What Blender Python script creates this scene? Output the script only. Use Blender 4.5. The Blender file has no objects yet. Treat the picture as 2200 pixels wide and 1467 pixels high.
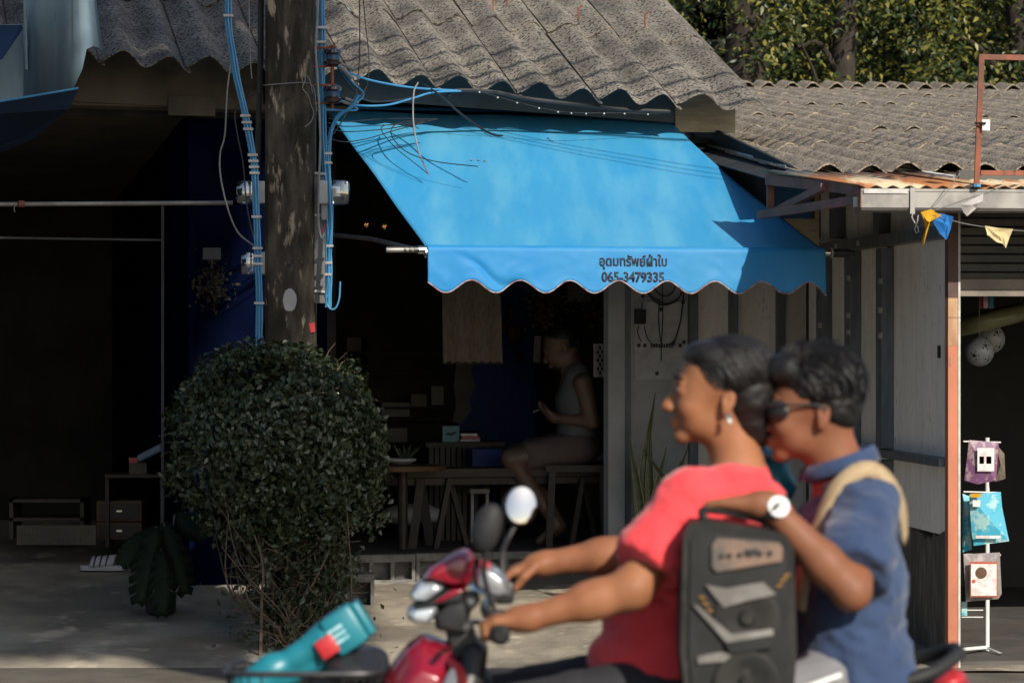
import bpy, bmesh, math, random
import numpy as np
from mathutils import Vector, Matrix, noise as mnoise

# ------------------------------------------------------------------ camera, light, exposure
scene = bpy.context.scene
C = scene.collection
CAM_H, FPX = 1.55, 6111.0          # eye height; 100 mm lens on a 2200 px wide frame
cam_data = bpy.data.cameras.new('camera')
cam_data.lens = 100.0
cam_data.sensor_width = 36.0
cam_data.clip_start = 0.1
cam_data.clip_end = 2000
cam_data.dof.use_dof = True
cam_data.dof.focus_distance = 15.2
cam_data.dof.aperture_fstop = 5.0
cam = bpy.data.objects.new('camera', cam_data)
cam.location = (0, 0, CAM_H)
cam.rotation_euler = (math.radians(90), 0, 0)
C.objects.link(cam)
scene.camera = cam

SUN = Vector((0.58, -1.0, 0.68)).normalized()      # towards the sun
SUN_ELEV = math.asin(SUN.z)
world = bpy.data.worlds.new('World')
scene.world = world
world.use_nodes = True
wn = world.node_tree
wn.nodes.clear()
wo = wn.nodes.new('ShaderNodeOutputWorld')
wb = wn.nodes.new('ShaderNodeBackground')
ws = wn.nodes.new('ShaderNodeTexSky')
ws.sky_type = 'NISHITA'
ws.sun_disc = False
ws.sun_elevation = SUN_ELEV
ws.sun_rotation = math.atan2(SUN.x, SUN.y)
ws.air_density = 1.0
ws.dust_density = 1.0
wb.inputs['Strength'].default_value = 0.115
wn.links.new(ws.outputs[0], wb.inputs['Color'])
wn.links.new(wb.outputs[0], wo.inputs['Surface'])
sd = bpy.data.lights.new('sun', 'SUN')
sd.energy = 5.0
sd.angle = math.radians(0.5)
sd.color = (1.0, 0.92, 0.80)
so = bpy.data.objects.new('sun', sd)
so.rotation_euler = SUN.to_track_quat('Z', 'Y').to_euler()
so.location = (20, -20, 20)
C.objects.link(so)
scene.view_settings.view_transform = 'Standard'
scene.view_settings.look = 'None'
scene.view_settings.gamma = 1
scene.view_settings.use_curve_mapping = False
scene.view_settings.exposure = 0.30
scene.cycles.max_bounces = 6
scene.cycles.diffuse_bounces = 3
scene.cycles.glossy_bounces = 3
scene.cycles.transparent_max_bounces = 6

R = random.Random(7)
NR = np.random.RandomState(7)

def P(x, y, d):
    """a photograph position at depth d -> the place in the world (metres)"""
    return Vector(((x - 1100.0) * d / FPX, d, CAM_H + (733.5 - y) * d / FPX))

# ------------------------------------------------------------------ materials
def srgb(r, g, b):
    f = lambda c: (c / 255 / 12.92) if c <= 10 else ((c / 255 + 0.055) / 1.055) ** 2.4
    return (f(r), f(g), f(b))

def mat(name, c1, c2=None, scale=8.0, rough=0.7, bump=0.0, bscale=None, metal=0.0, stretch=(1, 1, 1), lo=0.4, hi=0.6,
        c3=None, s3=60.0, lo3=0.5, hi3=0.6, coat=0.0, spec=0.5, detail=6.0, trans=0.0, sheen=0.0, island=False, rough2=None,
        bdist=0.01, dist=0.0):
    m = bpy.data.materials.new(name)
    m.use_nodes = True
    nt = m.node_tree
    N, L = nt.nodes, nt.links
    bs = N['Principled BSDF']
    bs.inputs['Roughness'].default_value = rough
    bs.inputs['Metallic'].default_value = metal
    bs.inputs['Specular IOR Level'].default_value = spec
    bs.inputs['Coat Weight'].default_value = coat
    bs.inputs['Coat Roughness'].default_value = 0.15
    if sheen:
        bs.inputs['Sheen Weight'].default_value = sheen
    tc = N.new('ShaderNodeNewGeometry')
    mp = N.new('ShaderNodeMapping')
    mp.inputs['Scale'].default_value = stretch
    L.new(tc.outputs['Position'], mp.inputs['Vector'])
    col = None
    def noise(sc, det=detail):
        n = N.new('ShaderNodeTexNoise')
        n.inputs['Scale'].default_value = sc
        n.inputs['Detail'].default_value = det
        n.inputs['Roughness'].default_value = 0.6
        n.inputs['Distortion'].default_value = dist
        L.new(mp.outputs[0], n.inputs['Vector'])
        return n
    def ramp(src, a, b):
        r = N.new('ShaderNodeMapRange')
        r.inputs['From Min'].default_value = a
        r.inputs['From Max'].default_value = b
        L.new(src, r.inputs['Value'])
        return r.outputs['Result']
    def mix(fac, a, b):
        x = N.new('ShaderNodeMix')
        x.data_type = 'RGBA'
        L.new(fac, x.inputs['Factor'])
        if isinstance(a, tuple): x.inputs['A'].default_value = (*a, 1)
        else: L.new(a, x.inputs['A'])
        if isinstance(b, tuple): x.inputs['B'].default_value = (*b, 1)
        else: L.new(b, x.inputs['B'])
        return x.outputs['Result']
    if c2 is None:
        c2 = tuple(v * 0.8 for v in c1)
    if island:
        g = N.new('ShaderNodeNewGeometry')
        fac = ramp(g.outputs['Random Per Island'], lo, hi)
    else:
        fac = ramp(noise(scale).outputs['Fac'], lo, hi)
    col = mix(fac, c1, c2)
    if rough2 is not None:
        rr = N.new('ShaderNodeMapRange')
        L.new(fac, rr.inputs['Value'])
        rr.inputs['To Min'].default_value = rough
        rr.inputs['To Max'].default_value = rough2
        L.new(rr.outputs['Result'], bs.inputs['Roughness'])
    if c3 is not None:
        col = mix(ramp(noise(s3).outputs['Fac'], lo3, hi3), col, c3)
    L.new(col, bs.inputs['Base Color'])
    if bump:
        bn = noise(bscale or scale * 6)
        b = N.new('ShaderNodeBump')
        b.inputs['Strength'].default_value = bump
        b.inputs['Distance'].default_value = bdist
        L.new(bn.outputs['Fac'], b.inputs['Height'])
        L.new(b.outputs[0], bs.inputs['Normal'])
    if trans:
        tr = N.new('ShaderNodeBsdfTranslucent')
        L.new(col, tr.inputs['Color'])
        ms = N.new('ShaderNodeMixShader')
        ms.inputs[0].default_value = trans
        L.new(bs.outputs[0], ms.inputs[1])
        L.new(tr.outputs[0], ms.inputs[2])
        L.new(ms.outputs[0], N['Material Output'].inputs['Surface'])
    return m

def glass(name, tint=(0.9, 0.93, 0.95), rough=0.05):
    m = bpy.data.materials.new(name)
    m.use_nodes = True
    nt = m.node_tree
    nt.nodes.clear()
    o = nt.nodes.new('ShaderNodeOutputMaterial')
    a = nt.nodes.new('ShaderNodeBsdfTransparent'); a.inputs[0].default_value = (*tint, 1)
    g = nt.nodes.new('ShaderNodeBsdfGlossy'); g.inputs['Roughness'].default_value = rough
    g.inputs[0].default_value = (0.9, 0.95, 1, 1)
    x = nt.nodes.new('ShaderNodeMixShader'); x.inputs[0].default_value = 0.22
    nt.links.new(a.outputs[0], x.inputs[1]); nt.links.new(g.outputs[0], x.inputs[2])
    nt.links.new(x.outputs[0], o.inputs['Surface'])
    return m

M = {}
M['roof'] = mat('weathered_cement', (0.300, 0.268, 0.222), (0.078, 0.072, 0.066), scale=2.6, rough=0.95, bump=1.0, bscale=110, lo=0.34, hi=0.72, detail=12,
                c3=(0.040, 0.037, 0.034), s3=58, lo3=0.50, hi3=0.58, bdist=0.012, spec=0.25)
M['roof_right'] = mat('weathered_cement_brown', (0.4230, 0.3555, 0.2700), (0.2700, 0.2250, 0.1755), scale=6, rough=0.95, bump=1.0, bscale=100, lo=0.4, hi=0.62,
                c3=(0.045, 0.04, 0.036), s3=70, lo3=0.5, hi3=0.6, bdist=0.012, spec=0.2)
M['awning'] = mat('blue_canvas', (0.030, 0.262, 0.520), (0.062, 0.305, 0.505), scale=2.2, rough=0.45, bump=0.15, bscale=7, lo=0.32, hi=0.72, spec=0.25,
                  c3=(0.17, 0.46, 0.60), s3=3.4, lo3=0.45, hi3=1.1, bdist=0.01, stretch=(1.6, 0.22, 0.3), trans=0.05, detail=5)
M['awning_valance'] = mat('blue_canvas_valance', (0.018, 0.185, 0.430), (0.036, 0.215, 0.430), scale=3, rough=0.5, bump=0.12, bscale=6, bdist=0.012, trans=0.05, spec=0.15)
M['trim'] = mat('faded_red_binding', (0.20, 0.07, 0.05), (0.35, 0.30, 0.32), scale=30)
M['ink'] = mat('stencil_ink', (0.012, 0.012, 0.02), (0.05, 0.07, 0.12), scale=70, lo=0.5, hi=0.72, rough=0.8)
M['fascia'] = mat('grey_blue_fascia_paint', (0.085, 0.105, 0.11), (0.065, 0.08, 0.085), scale=5, c3=(0.04, 0.04, 0.035), s3=14, lo3=0.62, hi3=0.75)
M['cream_board'] = mat('cream_board', (0.42, 0.36, 0.25), (0.30, 0.25, 0.18), scale=4, stretch=(1, 1, 6))
M['beige'] = mat('beige_plaster', (0.1120, 0.0945, 0.0700), (0.0700, 0.0602, 0.0462), scale=2.2, rough=0.9, c3=(0.0560, 0.0490, 0.0420), s3=3.5, lo3=0.58, hi3=0.7)
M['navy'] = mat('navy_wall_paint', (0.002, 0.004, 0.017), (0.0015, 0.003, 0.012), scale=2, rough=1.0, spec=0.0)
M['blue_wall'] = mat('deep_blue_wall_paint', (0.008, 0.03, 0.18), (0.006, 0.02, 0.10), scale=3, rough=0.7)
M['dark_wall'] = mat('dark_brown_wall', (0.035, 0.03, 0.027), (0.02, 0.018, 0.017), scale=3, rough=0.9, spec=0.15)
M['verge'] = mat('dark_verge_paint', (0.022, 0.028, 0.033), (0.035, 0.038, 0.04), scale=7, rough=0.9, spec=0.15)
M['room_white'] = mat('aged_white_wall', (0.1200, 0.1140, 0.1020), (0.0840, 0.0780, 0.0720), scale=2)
M['grey_white'] = mat('pale_grey_paint', (0.36, 0.36, 0.38), (0.29, 0.29, 0.305), scale=3, rough=0.6, c3=(0.2, 0.19, 0.19), s3=20, lo3=0.66, hi3=0.76)
M['board'] = mat('cement_board', (0.80, 0.75, 0.71), (0.70, 0.65, 0.61), scale=5, rough=0.85, stretch=(3, 3, 0.5), bump=0.3, bscale=14,
                 c3=(0.38, 0.345, 0.33), s3=26, lo3=0.60, hi3=0.68, lo=0.4, hi=0.65)
M['mould'] = mat('moulded_cement_board', (0.075, 0.07, 0.062), (0.17, 0.155, 0.14), scale=9, rough=0.9, stretch=(2.5, 2.5, 0.5), bump=0.4, lo=0.45, hi=0.7)
M['steel'] = mat('galvanised_steel', (0.16, 0.18, 0.20), (0.11, 0.125, 0.14), scale=6, rough=0.5, metal=0.35, stretch=(3, 3, 0.6))
M['gutter'] = mat('dull_gutter_steel', (0.2550, 0.2465, 0.2295), (0.1785, 0.1700, 0.1615), scale=5, rough=0.5, metal=0.55, stretch=(1, 4, 1), rough2=0.6)
M['rusty_sheet'] = mat('cream_sheet_with_rust', (0.52, 0.43, 0.28), (0.33, 0.13, 0.045), scale=2.3, rough=0.75, stretch=(2.2, 0.4, 1), lo=0.46, hi=0.56,
                       c3=(0.12, 0.05, 0.025), s3=20, lo3=0.62, hi3=0.72)
M['rust'] = mat('rusty_red_oxide', (0.26, 0.075, 0.035), (0.13, 0.05, 0.03), scale=7, rough=0.75, bump=0.2, c3=(0.05, 0.03, 0.025), s3=30, lo3=0.6, hi3=0.7)
M['brown_tube'] = mat('brown_primer_tube', (0.20, 0.085, 0.060), (0.12, 0.06, 0.045), scale=8, rough=0.7)
M['post'] = mat('orange_red_oxide', (0.42, 0.135, 0.065), (0.34, 0.105, 0.055), scale=6, rough=0.6, c3=(0.2, 0.09, 0.06), s3=25, lo3=0.63, hi3=0.72, stretch=(1, 1, 0.4))
M['post_shaded'] = mat('shaded_red_oxide', (0.10, 0.045, 0.032), (0.06, 0.032, 0.026), scale=8, rough=0.7)  # post colour with the canopy's shade put into it
M['post_bare'] = mat('worn_tan_primer', (0.40, 0.24, 0.13), (0.28, 0.14, 0.07), scale=14, stretch=(1, 1, 0.3))
M['shutter'] = mat('shutter_steel', (0.07, 0.068, 0.06), (0.05, 0.048, 0.044), scale=4, rough=0.5, metal=0.4)
M['shutter_bar'] = mat('tan_shutter_bar', (0.18, 0.15, 0.12), (0.13, 0.11, 0.09), scale=6)
M['pole'] = mat('blackened_concrete', (0.0272, 0.0232, 0.0184), (0.0760, 0.0656, 0.0512), scale=7, rough=0.95, bump=0.6, stretch=(1.6, 1.6, 0.4), lo=0.45, hi=0.62,
                c3=(0.30, 0.25, 0.185), s3=15, lo3=0.58, hi3=0.68, spec=0.2)
M['concrete'] = mat('yard_concrete', (0.3404, 0.2990, 0.2346), (0.1840, 0.1610, 0.1288), scale=1.6, rough=0.95, bump=0.5, bscale=40, lo=0.4, hi=0.6,
                    c3=(0.50, 0.43, 0.33), s3=3.6, lo3=0.56, hi3=0.68, spec=0.2, stretch=(1, 0.8, 1))
M['asphalt'] = mat('dusty_asphalt', (0.1445, 0.1275, 0.1020), (0.1020, 0.0892, 0.0748), scale=3, rough=0.95, bump=0.6, bscale=150, c3=(0.1360, 0.1232, 0.1020), s3=60, lo3=0.55, hi3=0.68, spec=0.2)
M['earth'] = mat('packed_earth', (0.16, 0.125, 0.085), (0.11, 0.09, 0.065), scale=0.5, rough=0.95)
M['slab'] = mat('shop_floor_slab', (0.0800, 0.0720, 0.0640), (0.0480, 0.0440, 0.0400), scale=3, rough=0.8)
M['block'] = mat('hollow_block_cement', (0.20, 0.195, 0.185), (0.13, 0.125, 0.12), scale=9, rough=0.95, bump=0.8, bscale=90, spec=0.2)
M['pale_blue'] = mat('pale_blue_sheet', (0.2400, 0.3360, 0.4000), (0.1920, 0.2800, 0.3440), scale=3, rough=0.5, stretch=(3, 3, 0.5), c3=(0.1040, 0.1280, 0.1360), s3=11, lo3=0.64, hi3=0.74)
M['blue_tarp'] = mat('blue_tarpaulin', (0.0056, 0.0245, 0.0700), (0.0042, 0.0175, 0.0490), scale=3, rough=0.6)
M['cable_blue'] = mat('blue_cable_sheath', (0.0525, 0.2325, 0.4200), (0.0413, 0.1950, 0.3750), scale=12, rough=0.45)
M['cable_black'] = mat('black_cable_sheath', (0.012, 0.012, 0.012), (0.02, 0.02, 0.02), scale=12, rough=0.5)
M['cable_grey'] = mat('grey_cable_sheath', (0.22, 0.22, 0.21), (0.16, 0.16, 0.155), scale=12, rough=0.5)
M['clip'] = mat('pale_clip_plastic', (0.45, 0.44, 0.42), (0.35, 0.34, 0.33), scale=20, rough=0.5)
M['porcelain'] = mat('brown_porcelain', (0.035, 0.018, 0.014), (0.025, 0.013, 0.01), scale=12, rough=0.12, coat=0.6)
M['meter'] = mat('grey_meter_plastic', (0.32, 0.33, 0.34), (0.26, 0.27, 0.28), scale=9, rough=0.5)
M['meter_board'] = mat('grey_backing_board', (0.17, 0.17, 0.165), (0.12, 0.12, 0.115), scale=4, rough=0.7, stretch=(1, 1, 0.3))
M['glass'] = glass('clear_meter_cover')
M['chrome'] = mat('worn_aluminium', (0.6, 0.6, 0.6), (0.45, 0.45, 0.45), scale=20, rough=0.25, metal=1.0)
M['black_plastic'] = mat('black_plastic', (0.014, 0.014, 0.015), (0.022, 0.022, 0.023), scale=14, rough=0.45)
M['dark_plastic'] = mat('dark_grey_plastic', (0.022, 0.022, 0.023), (0.014, 0.0145, 0.015), scale=10, rough=0.6, spec=0.25)
M['leaf_bush'] = mat('dark_hedge_leaf', (0.0240, 0.0376, 0.0160), (0.0480, 0.0624, 0.0256), rough=0.32, island=True, lo=0.2, hi=1.0, spec=0.5, trans=0.12)
M['leaf_tree'] = mat('tree_leaf', (0.028, 0.048, 0.013), (0.24, 0.22, 0.045), rough=0.42, island=True, lo=0.45, hi=1.0, spec=0.4, trans=0.25)
M['leaf_back'] = mat('shaded_tree_leaf', (0.006, 0.009, 0.004), (0.014, 0.020, 0.007), rough=0.6, island=True, lo=0.0, hi=1.0, spec=0.15, trans=0.05)  # leaf colour darkened to stand for deep shade behind the lit clumps
M['bark'] = mat('bark', (0.035, 0.026, 0.019), (0.02, 0.015, 0.012), scale=9, rough=0.95, bump=0.9, stretch=(2, 2, 0.4))
M['twig'] = mat('dry_twig', (0.13, 0.095, 0.062), (0.07, 0.05, 0.035), scale=20, rough=0.9)
M['burlap'] = mat('woven_burlap', (0.14, 0.112, 0.084), (0.10, 0.08, 0.06), scale=60, rough=0.95, stretch=(1, 1, 0.3), bump=0.5, bscale=120)
M['wood'] = mat('brown_wood', (0.1400, 0.0770, 0.0385), (0.0910, 0.0490, 0.0245), scale=5, rough=0.55, stretch=(0.6, 6, 6))
M['wood_dark'] = mat('dark_wood', (0.0338, 0.0210, 0.0135), (0.0210, 0.0135, 0.0090), scale=5, rough=0.6, stretch=(1, 5, 5))
M['orange_wood'] = mat('orange_brown_crate', (0.11, 0.05, 0.02), (0.07, 0.032, 0.014), scale=6, rough=0.7)
M['white'] = mat('white_paint', (0.6480, 0.6480, 0.6300), (0.5580, 0.5580, 0.5400), scale=10, rough=0.5)
M['paper'] = mat('faded_paper', (0.4400, 0.4320, 0.4480), (0.3360, 0.3280, 0.3440), scale=9, rough=0.8)
M['teal'] = mat('teal_plastic', (0.0127, 0.1785, 0.2295), (0.0102, 0.1445, 0.1870), scale=6, rough=0.4)
M['teal_light'] = mat('pale_teal_print', (0.35, 0.55, 0.58), (0.12, 0.38, 0.45), scale=40, lo=0.45, hi=0.6)
M['red_plastic'] = mat('red_plastic', (0.42, 0.025, 0.03), (0.36, 0.02, 0.025), scale=8, rough=0.4)
M['red_gloss'] = mat('red_scooter_paint', (0.24, 0.006, 0.02), (0.18, 0.005, 0.016), scale=6, rough=0.28, coat=0.7)
M['lens'] = mat('clear_lamp_lens', (0.55, 0.60, 0.65), (0.28, 0.30, 0.33), scale=14, rough=0.12, coat=1.0, metal=0.3)
M['silver'] = mat('silver_scooter_plastic', (0.30, 0.31, 0.33), (0.22, 0.23, 0.25), scale=8, rough=0.3, metal=0.5)
M['mirror'] = mat('mirror_glass', (0.40, 0.42, 0.45), (0.36, 0.38, 0.41), rough=0.02, metal=1.0)
M['rubber'] = mat('tyre_rubber', (0.015, 0.015, 0.015), (0.025, 0.024, 0.023), scale=20, rough=0.85)
M['skin'] = mat('tanned_skin', (0.2952, 0.1271, 0.0590), (0.2050, 0.0779, 0.0353), scale=9, rough=0.68, rough2=0.52, spec=0.3, lo=0.35, hi=0.7, c3=(0.2952, 0.0984, 0.0574), s3=22, lo3=0.55, hi3=0.8, bump=0.15, bscale=160, bdist=0.002)
M['skin_dark'] = mat('brown_skin', (0.2214, 0.0902, 0.0451), (0.1558, 0.0590, 0.0295), scale=9, rough=0.68, rough2=0.52, spec=0.3, lo=0.35, hi=0.7, c3=(0.2214, 0.0697, 0.0410), s3=22, lo3=0.55, hi3=0.8, bump=0.15, bscale=160, bdist=0.002)
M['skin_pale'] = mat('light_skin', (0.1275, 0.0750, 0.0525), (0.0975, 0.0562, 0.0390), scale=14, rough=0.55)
M['lips'] = mat('lip_skin', (0.26, 0.07, 0.05), (0.22, 0.06, 0.045), rough=0.45)
M['eye'] = mat('eye_white', (0.6, 0.58, 0.55), (0.5, 0.48, 0.45), rough=0.2)
M['iris'] = mat('dark_iris', (0.01, 0.006, 0.004), (0.015, 0.008, 0.005), rough=0.15)
M['hair'] = mat('black_hair', (0.006, 0.0055, 0.0055), (0.012, 0.0105, 0.010), scale=24, rough=0.45, stretch=(0.4, 2.5, 2.5), bump=0.6, bscale=60, spec=0.35, bdist=0.004)
M['red_shirt'] = mat('coral_red_cotton', (0.6970, 0.0467, 0.0553), (0.6290, 0.0340, 0.0425), scale=6, rough=0.85, bump=0.5, bscale=14, bdist=0.02, sheen=0.2)
M['blue_shirt'] = mat('navy_blue_cotton', (0.019, 0.044, 0.112), (0.015, 0.034, 0.088), scale=5, rough=0.85, bump=0.6, bscale=12, bdist=0.025, sheen=0.2)
M['black_cloth'] = mat('black_trousers', (0.014, 0.014, 0.017), (0.02, 0.02, 0.024), scale=6, rough=0.85, bump=0.4)
M['grey_cloth'] = mat('grey_shorts', (0.16, 0.16, 0.17), (0.12, 0.12, 0.13), scale=6, rough=0.85, bump=0.4)
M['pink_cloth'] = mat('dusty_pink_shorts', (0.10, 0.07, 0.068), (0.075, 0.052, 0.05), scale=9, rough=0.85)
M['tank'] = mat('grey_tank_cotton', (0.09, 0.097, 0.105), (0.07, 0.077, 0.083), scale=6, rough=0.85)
M['strap'] = mat('tan_webbing', (0.3608, 0.2706, 0.1558), (0.2952, 0.2132, 0.1230), scale=30, rough=0.8)
M['speaker'] = mat('scuffed_charcoal_plastic', (0.0112, 0.0112, 0.0108), (0.0240, 0.0224, 0.0200), scale=9, rough=0.6, spec=0.25, c3=(0.0560, 0.0520, 0.0456), s3=26, lo3=0.6, hi3=0.75)
M['speaker_trim'] = mat('dull_silver_trim', (0.26, 0.25, 0.23), (0.15, 0.14, 0.13), scale=8, rough=0.4, metal=0.3)
M['panel_brown'] = mat('worn_control_panel', (0.19, 0.12, 0.085), (0.08, 0.07, 0.062), scale=16, rough=0.5)
M['amber'] = mat('amber_mark', (0.35, 0.17, 0.02), (0.25, 0.12, 0.015), rough=0.5)
M['flag_yellow'] = mat('yellow_cloth', (0.72, 0.40, 0.02), (0.60, 0.32, 0.015), rough=0.8, trans=0.3)
M['flag_blue'] = mat('blue_cloth', (0.01, 0.16, 0.48), (0.01, 0.13, 0.40), rough=0.8, trans=0.2)
M['flag_white'] = mat('off_white_cloth', (0.55, 0.53, 0.50), (0.45, 0.43, 0.41), rough=0.8, trans=0.2)
M['flag_cream'] = mat('cream_cloth', (0.62, 0.52, 0.28), (0.52, 0.43, 0.22), rough=0.8, trans=0.2)
M['snake'] = mat('snake_plant_green', (0.075, 0.095, 0.045), (0.035, 0.05, 0.028), scale=14, rough=0.4, stretch=(1, 1, 4))
M['snake_edge'] = mat('snake_plant_yellow_edge', (0.30, 0.27, 0.10), (0.24, 0.22, 0.08), rough=0.4)
M['monstera'] = mat('split_leaf_green', (0.007, 0.013, 0.008), (0.012, 0.020, 0.010), scale=6, rough=0.45, spec=0.08)
M['terracotta'] = mat('terracotta', (0.07, 0.04, 0.03), (0.05, 0.03, 0.022), scale=8)
M['bag_blue'] = mat('printed_blue_pack', (0.05, 0.33, 0.46), (0.30, 0.50, 0.50), scale=16, rough=0.25, coat=0.6, lo=0.5, hi=0.58)
M['bag_purple'] = mat('printed_purple_pack', (0.16, 0.07, 0.15), (0.30, 0.22, 0.24), scale=20, rough=0.25, coat=0.6, lo=0.5, hi=0.56)
M['bag_clear'] = mat('hazy_clear_pack', (0.20, 0.17, 0.16), (0.35, 0.30, 0.29), scale=14, rough=0.15, coat=0.9, lo=0.48, hi=0.6)
M['card_white'] = mat('white_card', (0.60, 0.58, 0.56), (0.50, 0.42, 0.40), scale=30, rough=0.4, lo=0.5, hi=0.56)
M['card_red'] = mat('red_print', (0.40, 0.05, 0.035), (0.32, 0.10, 0.05), scale=30, rough=0.4)
M['vinyl'] = mat('pale_yellow_vinyl', (0.20, 0.20, 0.10), (0.15, 0.15, 0.08), scale=8, rough=0.3)
M['ball_white'] = mat('ball_white', (0.30, 0.30, 0.30), (0.24, 0.24, 0.24), scale=8, rough=0.35)
M['shaded_steel'] = mat('shaded_grey_steel', (0.05, 0.052, 0.055), (0.035, 0.036, 0.038), scale=6, rough=0.7)  # darkened so the frame and plate look shaded in the left bay
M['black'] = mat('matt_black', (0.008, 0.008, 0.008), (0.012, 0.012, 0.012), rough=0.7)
M['warm_bulb'] = bpy.data.materials.new('glowing_filament')
M['warm_bulb'].use_nodes = True
M['warm_bulb'].node_tree.nodes['Principled BSDF'].inputs['Emission Color'].default_value = (1.0, 0.42, 0.08, 1)
M['warm_bulb'].node_tree.nodes['Principled BSDF'].inputs['Emission Strength'].default_value = 1.2

# ------------------------------------------------------------------ mesh helpers
class MB:
    def __init__(s): s.v = []; s.f = []
    def add(s, vs, fs):
        o = len(s.v)
        s.v += [tuple(v) for v in vs]
        s.f += [tuple(i + o for i in f) for f in fs]
        return s
    def box(s, c, size, rot=None, bev=0.0):
        c = Vector(c); hx, hy, hz = [a / 2 for a in size]
        if bev <= 0:
            vs = [Vector((x, y, z)) for x in (-hx, hx) for y in (-hy, hy) for z in (-hz, hz)]
            fs = [(0, 1, 3, 2), (4, 6, 7, 5), (0, 4, 5, 1), (2, 3, 7, 6), (0, 2, 6, 4), (1, 5, 7, 3)]
        else:
            bm = bmesh.new(); bmesh.ops.create_cube(bm, size=1)
            for v in bm.verts: v.co = Vector((v.co.x * size[0], v.co.y * size[1], v.co.z * size[2]))
            bmesh.ops.bevel(bm, geom=bm.edges[:], offset=bev, segments=2, affect='EDGES', profile=0.5)
            bm.verts.index_update()
            vs = [v.co.copy() for v in bm.verts]; fs = [[v.index for v in f.verts] for f in bm.faces]
            bm.free()
        if rot is not None: vs = [rot @ v for v in vs]
        return s.add([v + c for v in vs], fs)
    def beam(s, a, b, w, h, up=(0, 0, 1)):
        a, b = Vector(a), Vector(b); d = (b - a); L = d.length; d.normalize()
        up = Vector(up)
        if abs(d.dot(up)) > 0.99: up = Vector((0, 1, 0))
        x = d.cross(up).normalized(); z = x.cross(d).normalized()
        rot = Matrix((x, d, z)).transposed()
        return s.box((a + b) / 2, (w, L, h), rot)
    def tube(s, pts, r, n=6, caps=True):
        pts = [Vector(p) for p in pts]; rs = r if isinstance(r, (list, tuple)) else [r] * len(pts)
        o = len(s.v); prev = None
        for i, p in enumerate(pts):
            t = (pts[min(i + 1, len(pts) - 1)] - pts[max(i - 1, 0)])
            if t.length < 1e-9: t = Vector((0, 0, 1))
            t.normalize()
            if prev is None:
                a = Vector((0, 0, 1)) if abs(t.z) < 0.9 else Vector((1, 0, 0))
                x = t.cross(a).normalized()
            else:
                x = (prev - t * prev.dot(t)).normalized()
            prev = x; y = t.cross(x)
            for k in range(n):
                an = 2 * math.pi * k / n
                s.v.append(tuple(p + (x * math.cos(an) + y * math.sin(an)) * rs[i]))
        for i in range(len(pts) - 1):
            for k in range(n):
                a = o + i * n + k; b = o + i * n + (k + 1) % n
                s.f.append((a, b, b + n, a + n))
        if caps:
            s.f.append(tuple(o + k for k in range(n))[::-1])
            s.f.append(tuple(o + (len(pts) - 1) * n + k for k in range(n)))
        return s
    def lathe(s, prof, c=(0, 0, 0), axis=(0, 0, 1), n=16):
        ax = Vector(axis).normalized(); q = Vector((0, 0, 1)).rotation_difference(ax); c = Vector(c)
        o = len(s.v)
        for (r, z) in prof:
            for k in range(n):
                an = 2 * math.pi * k / n
                s.v.append(tuple(c + q @ Vector((r * math.cos(an), r * math.sin(an), z))))
        for i in range(len(prof) - 1):
            for k in range(n):
                a = o + i * n + k; b = o + i * n + (k + 1) % n
                s.f.append((a, b, b + n, a + n))
        s.f.append(tuple(o + k for k in range(n))[::-1]); s.f.append(tuple(o + (len(prof) - 1) * n + k for k in range(n)))
        return s
    def ball(s, c, r, n=12, m=8, sc=(1, 1, 1), rot=None):
        c = Vector(c); vs = []; fs = []
        for i in range(m + 1):
            th = math.pi * i / m
            for k in range(n):
                ph = 2 * math.pi * k / n
                v = Vector((math.sin(th) * math.cos(ph) * sc[0], math.sin(th) * math.sin(ph) * sc[1], math.cos(th) * sc[2])) * r
                if rot is not None: v = rot @ v
                vs.append(c + v)
        for i in range(m):
            for k in range(n):
                a = i * n + k; b = i * n + (k + 1) % n
                fs.append((a, a + n, b + n, b))
        return s.add(vs, fs)
    def prism(s, pts, vec):
        """polygon pts extruded by vec"""
        pts = [Vector(p) for p in pts]; vec = Vector(vec); n = len(pts)
        return s.add(pts + [p + vec for p in pts],
                     [tuple(range(n))[::-1], tuple(range(n, 2 * n))] + [(i, (i + 1) % n, (i + 1) % n + n, i + n) for i in range(n)])
    def ribbon(s, pts, width_vecs, thick=0.003):
        """a strap: centre points and half width vectors"""
        o = len(s.v); n = len(pts)
        for p, w in zip(pts, width_vecs):
            p = Vector(p); w = Vector(w); s.v += [tuple(p - w), tuple(p + w)]
        for i in range(n - 1): s.f.append((o + 2 * i, o + 2 * i + 1, o + 2 * i + 3, o + 2 * i + 2))
        return s
    def mesh(s, name, smooth=False):
        me = bpy.data.meshes.new(name); me.from_pydata(s.v, [], s.f); me.update()
        bm = bmesh.new(); bm.from_mesh(me); bmesh.ops.remove_doubles(bm, verts=bm.verts, dist=1e-6)
        bmesh.ops.recalc_face_normals(bm, faces=bm.faces); bm.to_mesh(me); bm.free()
        if smooth:
            me.polygons.foreach_set('use_smooth', [True] * len(me.polygons))
            try: me.set_sharp_from_angle(angle=math.radians(40))
            except Exception: pass
        return me
    def build(s, name, m, parent=None, smooth=False, solid=0.0):
        o = bpy.data.objects.new(name, s.mesh(name, smooth)); C.objects.link(o)
        o.data.materials.append(M[m] if isinstance(m, str) else m)
        if parent is not None: attach(o, parent)
        if solid:
            md = o.modifiers.new('solid', 'SOLIDIFY'); md.thickness = solid; md.offset = 0
        return o

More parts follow.
